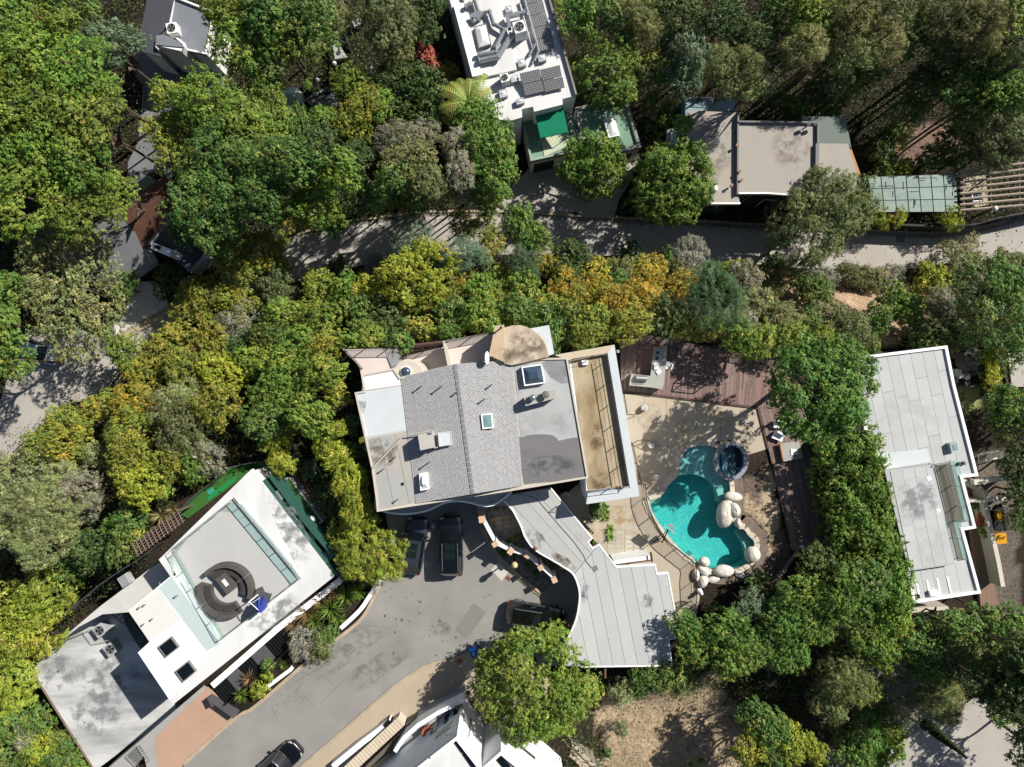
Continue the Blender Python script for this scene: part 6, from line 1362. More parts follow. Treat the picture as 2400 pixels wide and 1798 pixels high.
# ------------------------------------------------------------------ 10 cars
def car(label, px, py, rz, L, Wd, paint, H_=1.7, suv=True, rails=True, sun=2, z=0., group='parked cars'):
    gx, gy = P(px, py, z+1.0); t = local_thing('parked_car', label, 'car', (gx, gy, z), group, rz)
    hw = Wd/2; zb, zs_, zr = .28, H_*.56, H_
    st = [(-.5, .70, .62), (-.485, .86, .80), (-.44, .96, .95), (-.36, 1.0, 1.0), (-.1, 1.0, 1.0), (.12, 1.0, .99), (.24, .99, .96), (.36, .96, .92), (.44, .88, .86), (.485, .74, .76), (.5, .60, .64)]
    vs = []; nsec = 13
    for x, wf, hf in st:
        w = hw*wf; top = zb+(zs_-zb)*hf
        for a, z_ in ((-.90, zb), (-1, zb+.2), (-1.0, zb+(top-zb)*.62), (-.965, top-.10), (-.90, top-.02), (-.6, top+.015), (0, top+.03)): vs.append((x*L, w*a, z_))
        for a, z_ in ((.6, top+.015), (.90, top-.02), (.965, top-.10), (1.0, zb+(top-zb)*.62), (1, zb+.2), (.90, zb)): vs.append((x*L, w*a, z_))
    fs = [(i*nsec+k, i*nsec+(k+1) % nsec, (i+1)*nsec+(k+1) % nsec, (i+1)*nsec+k) for i in range(len(st)-1) for k in range(nsec)]
    fs += [tuple(range(nsec))[::-1], tuple((len(st)-1)*nsec+k for k in range(nsec))]
    MB().add(vs, [f[::-1] for f in fs]).build('body', paint, t, True)
    # cabin: x of windscreen foot/top and rear glass top/foot
    f0, f1, r1, r0 = (.235, .10, -.40 if suv else -.30, -.475 if suv else -.44); bw, rw = hw*.90, hw*.70; bz = zs_-.03
    def ringp(xf, xr, w, z_, bf, br):
        out = []
        for k in range(5): u = -1+k/2; out.append((xf*L+bf*(1-u*u), w*u, z_))
        for k in range(1, 6): out.append(((xf+(xr-xf)*k/6)*L, w*(1.02-.02*abs(k-3)), z_))
        for k in range(5): u = 1-k/2; out.append((xr*L-br*(1-u*u), w*u, z_))
        for k in range(1, 6): out.append(((xr+(xf-xr)*k/6)*L, -w*(1.02-.02*abs(k-3)), z_))
        return out
    lo = ringp(f0, r0, bw, bz, .12, .06); hi = ringp(f1, r1, rw, zr-.05, .08, .04); n = len(lo)
    top = [((x+.0)*.96-.02*L*.04, y*.86, zr) for x, y, _ in hi]
    MB().add(lo+hi+top, [(k, (k+1) % n, n+(k+1) % n, n+k) for k in range(n)]+[(n+k, n+(k+1) % n, 2*n+(k+1) % n, 2*n+k) for k in range(n)]+[tuple(range(2*n, 3*n))]).build('roof', paint, t, False)
    def glass(idx, name, ins=.10, out=.012):
        b = [np.array(lo[i]) for i in idx]; h = [np.array(hi[i]) for i in idx]; m = len(idx); vs = []
        for u in (.06, .93):
            for k in range(m):
                kk = k
                p = b[k]*(1-u)+h[k]*u; vs.append(p)
        c = np.mean(vs, 0); c[2] = bz+.2
        ctr = np.array([0 if abs(c[0]) < .3*L and abs(c[1]) > .3 else 0, 0, zr*.6])
        vs = [p+(p-np.array([0 if name == 'side_window' else 0, 0, p[2]]))/(np.linalg.norm(p-np.array([0, 0, p[2]]))+1e-6)*out for p in vs]
        # pull the ends in so the pillars show
        for row in (0, m):
            for e, s_ in ((row, row+1), (row+m-1, row+m-2)): vs[e] = vs[e]*(1-ins)+vs[s_]*ins
        MB().add(vs, [(k, k+1, m+k+1, m+k) for k in range(m-1)]).build(name, darkglass, t, True)
    glass([0, 1, 2, 3, 4], 'windshield', .15); glass([10, 11, 12, 13, 14], 'rear_window', .2); glass([4, 5, 6], 'side_window', .1); glass([6, 7, 8], 'side_window', .04); glass([8, 9, 10], 'side_window', .08)
    glass([14, 15, 16], 'side_window', .08); glass([16, 17, 18], 'side_window', .04); glass([18, 19, 0], 'side_window', .1)
    for k in range(sun):
        xc = (.02-.135*k)*L; MB().box(xc, 0, zr-.01, zr+.012, .115*L, rw*1.15).build('sunroof', mat('tinted sunroof', '#16221f', .06, .05, 1, spec=.8, fine=0), t)
    if rails:
        for s_ in (-1, 1): MB().tube([(.08*L, s_*rw*.9, zr-.02), (.06*L, s_*rw*.9, zr+.05), (-.34*L, s_*rw*.9, zr+.05), (-.37*L, s_*rw*.9, zr-.02)], .022, 6).build('roof_rail', steel, t)
    for x in (.30, -.30):
        for s_ in (-1, 1):
            w = MB().tube([(x*L, s_*(hw-.24), .35), (x*L, s_*(hw-.02), .35)], .35, 20).build('wheel', mat('tyre rubber', '#141414', .9, .05, 1), t)
            MB().tube([(x*L, s_*(hw-.03), .35), (x*L, s_*(hw+.0), .35)], .22, 14).build('rim', steel, w)
    for s_ in (-1, 1):
        MB().box(.19*L, s_*(hw+.08), zs_-.02, zs_+.14, .12, .2, s_*.2).build('mirror', paint, t)
        MB().prism([(.425*L, s_*hw*.58), (.475*L, s_*hw*.52), (.468*L, s_*hw*.78), (.43*L, s_*hw*.87)], zb+.42, zs_*.885).build('headlight', mat('headlight glass', '#b9c0c4', .1, .05, 1, spec=.8), t)
        MB().prism([(-.455*L, s_*hw*.955), (-.497*L, s_*hw*.62), (-.492*L, s_*hw*.80), (-.47*L, s_*hw*.945)], zb+.45, zs_*.97).build('taillight', mat('tail light red', '#8f1217', .25, .1, 2, spec=.6), t)
        MB().tube([(.14*L, s_*hw*.965, zs_-.02), (-.40*L, s_*hw*.955, zs_-.02)], .014, 4).build('window_trim', steel, t)
        for x in (.04, -.17): MB().box(x*L, s_*(hw+.012), zs_-.2, zs_-.16, .2, .03).build('door_handle', steel, t)
    return t
blackp = mat('black car paint', '#0c0d10', .2, .05, 1, spec=.6, coat=.8, fine=0); slate = mat('slate blue grey car paint', '#3a434d', .3, .05, 1, metal=.4, spec=.5, coat=.7, fine=0)
car('slate grey sedan-like crossover parked beside the lime bush', 969, 1281, R(81), 4.75, 1.86, slate, 1.55, False, False, 2)
car('black SUV with silver roof rails and twin sunroofs in front of the house', 1056, 1281, R(91), 5.0, 1.98, blackp, 1.75)
car('black SUV parked facing the carport', 1255, 1446, R(-9), 4.85, 1.95, blackp, 1.7, True, True, 1)
car('black car cut by the bottom edge of the picture', 645, 1800, R(42), 4.8, 1.9, blackp, 1.6, True, False, 1)
car('pale car half hidden by trees beside the left road', 78, 822, R(-18), 4.5, 1.85, mat('silver car paint', '#b9bdc2', .3, .05, 1, metal=.3, spec=.5, coat=.6), 1.5, False, False, 0, -8.0)
car('dusty car in the shade of the lane at left', 355, 433, R(55), 4.4, 1.8, mat('pale green car paint', '#8d9a92', .35, .06, 1, coat=.4), 1.5, False, False, 0, -7.96)
wh = local_thing('garden_ball', 'white and navy beach ball between the two parked cars', 'ball', (*P(1015,1232,.3), 0))
MB().ball(0, 0, .24, .24, .24, .24).build('ball', mat('white navy vinyl', '#dfe3ee', .4, .05, 2, col2='#1d2440', amt=.55), wh, True)
# ------------------------------------------------------------------ 11 vegetation
leafm = attr_mat('leaf', .55, .0, 5, orand=.16, spec=.35, trans=.34)
KF = 1.7
SPEC = {  # leaf colours (two ends of the range), odd-leaf colour + share, leaf length/width, lobe size, density, flatness, twigs
 'laurel': dict(c=((.128,.186,.028),(.070,.120,.020)), tip=((0.202,0.216,0.038),.10), leaf=(0.202,0.109), lr=.85, d=1.35, flat=.75, tw=0),
 'green':  dict(c=((.092,.150,.032),(.050,.092,.022)), tip=((0.150,0.171,0.038),.15), leaf=(0.193,0.101), lr=.72, d=1.35, flat=.75, tw=2),
 'bright': dict(c=((.098,.166,.030),(.052,.105,.018)), tip=((0.158,0.198,0.038),.16), leaf=(0.185,0.101), lr=.62, d=1.35, flat=.75, tw=0),
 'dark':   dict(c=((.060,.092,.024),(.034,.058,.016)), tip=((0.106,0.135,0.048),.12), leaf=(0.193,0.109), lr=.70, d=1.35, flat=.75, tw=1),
 'lime':   dict(c=((.230,.245,.026),(.140,.180,.018)), tip=((0.264,0.252,0.038),.2), leaf=(0.185,0.092), lr=.60, d=1.35, flat=.75, tw=1),
 'bamboo': dict(c=((.235,.265,.030),(.135,.185,.020)), tip=((0.273,0.279,0.048),.2), leaf=(0.269,0.050), lr=.50, d=1.9, flat=.8, tw=0),
 'bigleaf':dict(c=((.230,.250,.030),(.120,.160,.020)), tip=((0.264,0.261,0.057),.2), leaf=(0.353,0.101), lr=.52, d=1.35, flat=.6, tw=0),
 'olive':  dict(c=((.125,.140,.048),(.076,.092,.034)), tip=((0.167,0.162,0.076),.15), leaf=(0.185,0.067), lr=.68, d=1.5, flat=.75, tw=8),
 'euca':   dict(c=((.135,.145,.045),(.070,.086,.030)), tip=((0.185,0.180,0.076),.15), leaf=(0.252,0.042), lr=.80, d=1.6, flat=.75, tw=8),
 'autumn': dict(c=((.185,.200,.032),(.105,.135,.024)), tip=((0.299,0.252,0.038),.13), leaf=(0.176,0.092), lr=.58, d=1.35, flat=.7, tw=5),
 'orange': dict(c=((.220,.195,.030),(.140,.145,.024)), tip=((0.361,0.261,0.034),.32), leaf=(0.168,0.084), lr=.52, d=1.35, flat=.65, tw=5),
 'lacy':   dict(c=((.215,.240,.040),(.130,.165,.026)), tip=((0.255,0.252,0.057),.2), leaf=(0.185,0.092), lr=.46, d=.95, flat=.6, tw=22),
 'grey':   dict(c=((.180,.180,.100),(.120,.128,.066)), tip=((0.229,0.216,0.180),.3), leaf=(0.168,0.050), lr=.55, d=1.1, flat=.75, tw=34),
 'sparse': dict(c=((.175,.180,.062),(.115,.130,.046)), tip=((0.229,0.207,0.095),.25), leaf=(0.176,0.084), lr=.50, d=.95, flat=.6, tw=36),
 'pine':   dict(c=((.070,.120,.045),(.038,.072,.028)), tip=((0.106,0.144,0.067),.15), leaf=(0.302,0.034), lr=.55, d=1.35, flat=.8, tw=3),
 'bluepine':dict(c=((.120,.180,.100),(.070,.118,.066)), tip=((0.150,0.198,0.114),.2), leaf=(0.302,0.034), lr=.55, d=1.35, flat=.8, tw=3),
 'blue':   dict(c=((.095,.138,.072),(.056,.088,.046)), tip=((0.132,0.171,0.104),.15), leaf=(0.185,0.084), lr=.62, d=1.35, flat=.75, tw=3),
 'pale':   dict(c=((.215,.240,.095),(.140,.170,.064)), tip=((0.246,0.270,0.142),.2), leaf=(0.269,0.042), lr=.65, d=1.35, flat=.7, tw=5),
 'sage':   dict(c=((.210,.210,.160),(.130,.140,.095)), tip=((0.246,0.243,0.199),.2), leaf=(0.151,0.050), lr=.36, d=1.4, flat=.6, tw=14),
 'red':    dict(c=((.270,.050,.055),(.160,.034,.030)), tip=((0.264,0.126,0.048),.2), leaf=(0.168,0.092), lr=.42, d=1.6, flat=.7, tw=3),
}
def leaves_mesh(pos, nrm, ln, wd, col, rg):
    """one kite-shaped leaf (or leaf spray) per row"""
    N = len(pos); nrm = nrm/(np.linalg.norm(nrm, axis=1, keepdims=True)+1e-9)
    t = rg.normal(size=(N, 3)); t -= nrm*np.sum(t*nrm, 1, keepdims=True); t /= np.linalg.norm(t, axis=1, keepdims=True)+1e-9
    b = np.cross(nrm, t); L = (ln*rg.uniform(.7, 1.3, N))[:, None]; Wd = (wd*rg.uniform(.7, 1.3, N))[:, None]
    V = np.stack([pos-t*L*.5, pos+b*Wd*.5+t*L*.02, pos+t*L*.5-nrm*L*.12, pos-b*Wd*.5+t*L*.02], 1).reshape(-1, 3)
    return V, np.repeat(col, 4, 0)
def tufts(C, lrs, sp, rg, dens=1.):
    """leaves grow in tufts, tufts sit on the lobes (centres C, radii lrs)"""
    s = SPEC[sp]; nl = len(C); la = .55*s['leaf'][0]*s['leaf'][1]; per = np.maximum(8, (dens*s['d']*4.2*lrs**2/la)).astype(int)
    if sp in ('pine', 'bluepine', 'pale', 'euca', 'bamboo'): per = (per*.62).astype(int)
    kt = 9; tr = .12+.55*s['leaf'][0]; pt = np.maximum(3, per//kt); ti = np.repeat(np.arange(nl), pt); T_ = len(ti)
    td = rg.normal(size=(T_, 3)); td[:, 2] = np.abs(td[:, 2])*.9+.1*rg.normal(size=T_)-.18; td /= np.linalg.norm(td, axis=1, keepdims=True)
    trad = lrs[ti]*(rg.uniform(.35, 1.1, T_)**.55)*(1+.3*np.abs(rg.normal(size=T_))*(rg.random(T_) < .25))
    tc = C[ti]+td*trad[:, None]*np.array([1, 1, .8]); tax = td*.8+np.array([0, 0, .55]); tax /= np.linalg.norm(tax, axis=1, keepdims=True)
    c1, c2 = np.array(s['c'][0]), np.array(s['c'][1]); lt = rg.random(nl); u = np.clip(lt[ti]*.6+rg.random(T_)*.4, 0, 1)[:, None]
    tcol = c1*u+c2*(1-u); tipc, tp = s['tip']; lobe_tip = np.clip(rg.normal(tp, tp*.9, nl), 0, .9)
    m = rg.random(T_) < lobe_tip[ti]; tcol[m] = np.array(tipc)*rg.uniform(.75, 1.1, (m.sum(), 1)); tcol *= (rg.uniform(.8, 1.18, nl)[ti]*rg.uniform(.85, 1.15, T_))[:, None]*KF; tcol[:, 0] *= rg.uniform(.86, 1.12, nl)[ti]
    li = np.repeat(np.arange(T_), kt); N = len(li)
    dr = rg.normal(size=(N, 3))*.75+tax[li]; dr /= np.linalg.norm(dr, axis=1, keepdims=True)
    pos = tc[li]+dr*(tr*rg.uniform(.35, 1.05, N))[:, None]
    nrm = dr*.9+tax[li]*.5+rg.normal(size=(N, 3))*.28; col = tcol[li]*rg.uniform(.9, 1.1, (N, 1))
    V, cc = leaves_mesh(pos, nrm, s['leaf'][0], s['leaf'][1], col, rg)
    return V, cc
CR = {}
def crown_mesh(sp, Rr, seed):
    key = (sp, round(Rr, 2), seed)
    if key in CR: return CR[key]
    s = SPEC[sp]; rg = np.random.default_rng(abs(hash((sp, seed, int(Rr*10)))) % 9999 if False else (sum(map(ord, sp))*7+seed*131+int(Rr*10)))
    lr = min(.84*s['lr']*(.55+.13*Rr), Rr*.45); nl = int((3.1 if seed == 3 else 2.5)*(Rr/lr)**2)+5; loose = sp in ('lacy', 'sparse', 'grey', 'sage')
    nd = int(nl*.7); k_ = np.arange(nl)
    phi = k_*2.39996+rg.normal(0, .25, nl); rho = np.sqrt((k_+.5)/nd)+rg.normal(0, .05, nl); low = k_ >= nd; rho[low] = rg.uniform(.72, 1.0, low.sum()); rho = np.clip(rho, 0, 1)
    if loose: phi = rg.uniform(0, 2*PI, nl)
    ph = rg.uniform(0, 6.28, 4); wob = 1+.10*np.sin(2*phi+ph[0])+.09*np.sin(3*phi+ph[1])+.08*np.sin(5*phi+ph[2])
    wob = 1+(wob-1)*(.25 if seed == 3 else 1); RR = (Rr-.55*lr)*wob; z = s['flat']*Rr*np.sqrt(np.clip(1-(rho*.97)**2, 0, 1))*rg.uniform(.5, 1.14, nl); z[low] = rg.uniform(-.45, .25, low.sum())*Rr*s['flat']
    C = np.stack([RR*rho*np.cos(phi), RR*rho*np.sin(phi), z], 1); lrs = lr*rg.uniform(.55, 1.25, nl)
    V, cc = tufts(C, lrs, sp, rg, 1.35 if seed == 3 else 1.)
    # bare twigs: flat slivers fanning to the outer lobes
    nt = int(s['tw']*(Rr/2.5)**1.5)
    if nt:
        tv = []; tcx = []
        for _ in range(nt):
            k = rg.integers(nl); e = C[k]*rg.uniform(.9, 1.12); e[2] += lrs[k]*rg.uniform(.3, 1.0); a = C[k]*.35+rg.normal(size=3)*.15*Rr; a[2] = min(a[2], e[2])-.1
            p0 = a
            for q in range(4):
                p1 = a+(e-a)*(q+1)/4+rg.normal(size=3)*.05*Rr; d = p1-p0; sdv = np.cross(d, [0, 0, 1.]); sdv /= np.linalg.norm(sdv)+1e-6; w = .035*(1-q*.2)*(.6+.12*Rr)
                tv += [p0-sdv*w, p0+sdv*w, p1+sdv*w*.7, p1-sdv*w*.7]; tcx += [np.array([.27, .24, .20])*rg.uniform(.7, 1.2)]*4; p0 = p1
        V = np.concatenate([V, np.array(tv)]); cc = np.concatenate([cc, np.array(tcx)])
    me = bpy.data.meshes.new('crown_'+sp); mesh_np(me, V, np.arange(len(V)).reshape(-1, 4), cc); me.materials.append(leafm)
    CR[key] = me; return me
TR = {}
def trunk_mesh(seed, pale=False):
    if (seed, pale) in TR: return TR[(seed, pale)]
    rg = random.Random(seed); mb = MB(); k = rg.uniform(-.05, .05)
    mb.tube([(0, 0, -.1), (k*.5, -k, .3), (k, k, .7), (0, 0, .95)], [.075, .055, .045, .03], 8)
    for j in range(6):
        a = j*1.05+rg.uniform(-.3, .3); r_ = rg.uniform(.5, .75); h0 = rg.uniform(.42, .6)
        mb.tube([(k, k, h0), (.3*r_*math.cos(a), .3*r_*math.sin(a), h0+.08), (r_*math.cos(a+.2), r_*math.sin(a+.2), h0+.14+rg.uniform(0, .1))], [.03, .022, .008], 5)
    me = bpy.data.meshes.new('trunk'); me.from_pydata(mb.v, [], mb.f); me.materials.append(trunkm); TR[(seed, pale)] = me; return me
BUCK = (.55, .9, 1.4, 2.0, 2.8, 3.8, 5.0)
vc = [0]
def plant(px, py, rpx, sp, Ht, label, group=None, zref=None):
    """a tree or shrub whose crown shows at pixel (px,py) with radius rpx; Ht = height of its top above the ground"""
    vc[0] += 1; zc = -4.
    for _ in range(4):
        Rr = 1.07*rpx*S(zc); x, y = P(px, py, zc); g = zref if zref is not None else gz(x, y); zc = g+max(Ht-.72*Rr, .35*Rr)
    Rr = 1.07*rpx*S(zc); bk = min(BUCK, key=lambda b: abs(math.log(b/Rr))); small = Ht < 3.2
    t = thing('shrub' if small else 'tree', label, 'shrub' if small else 'tree', (x, y, g), group); t['_o'] = (0., 0., 0.)
    c = bpy.data.objects.new('foliage' if small else 'crown', crown_mesh(sp, bk, 3 if 'round' in label else vc[0] % 3)); COL.objects.link(c); c.parent = t
    k = Rr/bk; c.location = (0, 0, zc-g); q_ = 1 if 'round' in label else 1+.17*math.sin(vc[0]*1.9); c.scale = (k*q_, k/q_, k*(1+.12*math.sin(vc[0]*2.7))); c.rotation_euler.z = vc[0]*2.4
    b = bpy.data.objects.new('stem' if small else 'trunk', trunk_mesh(vc[0] % 5)); COL.objects.link(b); b.parent = t
    hh = max(zc-g, .3)/.78; b.scale = (Rr*.9, Rr*.9, hh); b.rotation_euler.z = vc[0]*1.7
    return t
def grove(T, rows, group=None):
    for x, y, r_, sp, h, lb in rows:
        px, py = T((x, y))[0]; plant(px, py, r_/3.682, sp, h, lb, group)
grove(A0, [
 (150,180,300,'laurel',12,'pale yellow-green tree in the far upper left corner'),(470,250,200,'laurel',12,'bright tree between the corner tree and blue-green tree'),
 (640,80,230,'green',11,'feathery green tree at the top edge left of dark-roofed house'),(940,400,220,'blue',11,'blue-green tree touching the left of dark-roofed house'),
 (330,560,300,'laurel',13,'large streaky green tree on the left, upper part of the mass'),(60,600,240,'laurel',12,'tree at the left edge beside the upper part of the mass'),
 (700,640,260,'laurel',13,'large green tree overlooking the shaded lane junction'),(880,800,180,'laurel',12,'green tree whose edge overhangs the narrow lane'),
 (480,900,300,'laurel',13,'large green tree in the middle of the left mass'),(120,950,280,'laurel',13,'large green tree on the left edge below the first mass'),
 (760,1050,240,'laurel',13,'dense green tree left of the leaning lane tree'),(420,1270,300,'laurel',12,'large green tree low in the left mass above hip roof'),
 (80,1330,250,'laurel',12,'green tree at left edge level with the lane bend'),(720,1400,240,'laurel',12,'wide green tree above the leaf-littered roof'),
 (1400,1130,150,'lacy',8,'lacy lime tree reaching across the narrow lane'),(1500,880,190,'lacy',9,'lime green tree at the dark lane junction'),
 (1800,900,260,'laurel',10,'yellow-green tree right of the narrow lane'),(2050,420,230,'laurel',10,'light green tree right of the dark-roofed house'),
 (2010,130,200,'laurel',10,'tall light tree at the top edge right of dark roof'),(1540,1250,210,'lacy',8,'thin-leaved lime tree with visible twigs over the lane'),
 (2100,1100,220,'laurel',10,'rounded light green tree above the big dark green tree'),(1850,1350,250,'green',11,'big feathery green tree below the lime trees'),
 (2150,1450,250,'green',11,'big deep green tree left of the upper road bend')])
grove(B0, [
 (250,60,290,'laurel',12,'dark-bottomed green tree directly above the hip-roofed house'),(640,130,260,'laurel',11,'green tree overhanging the hip roof ridge'),(1020,50,180,'laurel',10,'green tree beside the leaf-littered roof'),
 (640,830,480,'sparse',8.5,'wide sparse olive tree with bare limbs beside the left road'),
 (40,900,190,'bright',8.5,'bright green tree at left edge above the parked pale car'),(60,1150,190,'bright',8.5,'bright green tree half covering the parked pale car'),(80,1450,190,'bright',8.5,'bright green tree at left edge beside road shadows'),
 (1820,150,330,'green',11,'wide deep green tree right of the leaf-littered roof'),(1650,330,170,'dark',8,'dark green tree beside the blue-grey roof'),
 (2030,480,200,'autumn',6,'yellow autumn tree with grey twigs above the road bend'),(2080,650,170,'autumn',6,'yellowing tree just right of the short white wall'),
 (1750,930,220,'autumn',5,'golden autumn tree above the hidden road bend'),(2050,930,170,'autumn',5,'olive-yellow tree right of the golden autumn tree'),(2060,1120,170,'grey',4.5,'grey-stemmed shrubby tree below the golden tree'),
 (1500,780,150,'dark',3,'dark hedge bush under the short white wall'),(1080,830,130,'green',3.5,'green bush beside the hip roof gutter'),
 (1100,1370,150,'laurel',5,'light green tree at the road edge near branch shadows'),(1500,1350,210,'autumn',5.5,'orange-tinged tree just below the left road'),(1830,1350,200,'autumn',5.5,'yellow-green tree right of the orange-tinged tree'),
 (1260,1590,170,'autumn',5,'golden-topped tree along the left road edge'),(1600,1560,190,'autumn',6,'mottled yellow tree below the orange-tinged tree'),(1950,1560,180,'lime',6,'lime-tinged tree left of the decked corner slope'),
 (2120,1380,150,'dark',5,'dark leafy tree in the gap of the autumn slope')])
grove(C0, [
 (610,330,165,'autumn',5.5,'orange-topped tree at the bend of the left road'),(360,530,140,'autumn',5,'dusty yellow tree overhanging the left road'),(600,540,180,'autumn',6,'olive tree below the orange-topped tree'),
 (880,200,130,'autumn',5,'pale tree on the road edge left of the yellow tree'),(1150,150,170,'orange',6,'bright yellow-orange tree on the left slope'),(1140,400,190,'autumn',6.5,'olive-gold tree below the bright yellow tree'),(1120,620,190,'autumn',6.5,'olive-gold tree at the middle of the left slope'),
 (1540,180,200,'pale',6,'pale feathery tree right of the bright yellow tree'),(1600,400,240,'olive',5.5,'grey-olive tangled tree on the left slope'),(1900,200,190,'autumn',6,'yellow-green tree above the spiky flax plants'),
 (820,600,90,'pale',5,'small pale-leaved tree between olive-gold trees'),(1500,680,160,'autumn',4,'yellowish bush above the turf terrace'),(1700,700,130,'bright',3,'bright green bush left of the glass fence'),
 (1240,880,190,'lime',5,'vivid lime tree left of the turf terrace'),(1390,860,110,'bright',3,'green bush behind the vivid lime tree'),
 (180,850,280,'pale',8,'large pale feathery tree on the left edge'),(120,1150,260,'pale',8,'pale feathery tree low on the left edge'),(430,1080,260,'pale',8,'pale feathery tree beside the tangle of bare branches'),(420,1330,240,'pale',7,'pale feathery tree above the clipped dark hedge'),
 (720,920,190,'grey',6,'grey bare-branched tree in the left slope hollow'),(750,1060,150,'grey',4,'tangle of dead grey branches above dark hollow'),(560,820,160,'pale',6,'small feathery tree above the dead branches'),
 (850,1430,190,'dark',3.5,'clipped dark green hedge mass left of the pergola'),(1080,1400,150,'green',3,'dark green hedge mass beside the lattice pergola'),(620,1530,170,'green',3.5,'green hedge mass above the yellow large-leaved tree'),
 (1180,1310,50,'lime',2,'tiny lime bush beside the lattice pergola'),(1150,1200,140,'green',2.5,'low green shrub uphill of the lattice pergola'),(980,1220,90,'bright',2,'small bright shrub in the dark hollow'),
 (1800,620,150,'grey',3,'greyish shrub beside the spiky flax')])
grove(C1, [
 (250,130,250,'laurel',6.5,'broad yellow-green tree left of the silver roof'),(470,270,190,'laurel',6.5,'yellow-green tree close to the silver roof corner'),(80,330,170,'green',6,'leafy tree left of the bamboo row'),
 (700,80,100,'autumn',4.5,'reddish-tipped bush at the house northwest corner'),(200,480,120,'bamboo',4,'bamboo clump beside the turf terrace corner'),(230,690,100,'bamboo',3.5,'bamboo clump above the long planter'),
 (720,390,70,'bamboo',5,'topmost thin clump of the lime bamboo row'),(620,520,110,'bamboo',5,'second clump of the lime bamboo row by the house'),(730,640,110,'bamboo',5,'third clump of the lime bamboo row by the house'),(800,810,140,'bamboo',5.5,'brightest clump in the lime bamboo row'),
 (850,960,110,'bamboo',5,'bamboo clump below the brightest one'),(890,1090,150,'bamboo',5,'wide bamboo clump near the house southwest corner'),(970,1420,290,'bamboo',4.6,'large lime bush beside the parked grey car'),
 (600,870,90,'dark',2.5,'dark shrub in the bed beside the narrow turf'),(660,1060,100,'dark',2.5,'dark shrub below the bamboo in the mulch bed'),(480,740,80,'blue',2,'bluish shrub in the mulch bed'),(650,1370,80,'blue',1.5,'low bluish shrub at the foot of the planter'),(930,780,70,'dark',4,'dark shrub against the house west wall'),(990,1150,80,'dark',3.5,'dark shrub at the canopy end'),
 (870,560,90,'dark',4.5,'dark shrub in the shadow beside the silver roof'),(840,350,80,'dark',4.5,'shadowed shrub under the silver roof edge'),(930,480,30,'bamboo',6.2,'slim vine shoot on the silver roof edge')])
grove(D0, [
 (430,160,260,'bigleaf',4.5,'yellow-green large-leaved tree left of the white lower roof'),(200,330,260,'bigleaf',4.5,'yellow-green large-leaved tree on the far left edge'),(350,480,200,'bigleaf',4.5,'large-leaved tree touching the lower roof corner'),(130,620,210,'bigleaf',4.2,'large-leaved tree low on the left edge'),(160,950,190,'bigleaf',4,'yellow large-leaved shrub beside the brown fascia'),
 (120,1230,170,'green',3,'red-flecked green shrub near the lower left corner'),(350,1250,140,'green',2.5,'flowering green shrub beside the brown fascia'),(250,1370,120,'grey',2.5,'grey twiggy shrub among the lower left bushes'),(400,1450,170,'lime',2.5,'yellow-green shrub near the lower left corner'),(560,1500,180,'green',2.5,'dense green groundcover bush by the fascia'),(100,1530,200,'green',3,'green bush in the lower left corner'),(650,1640,150,'bright',2.5,'bright green bush at the bottom edge near the fascia')])
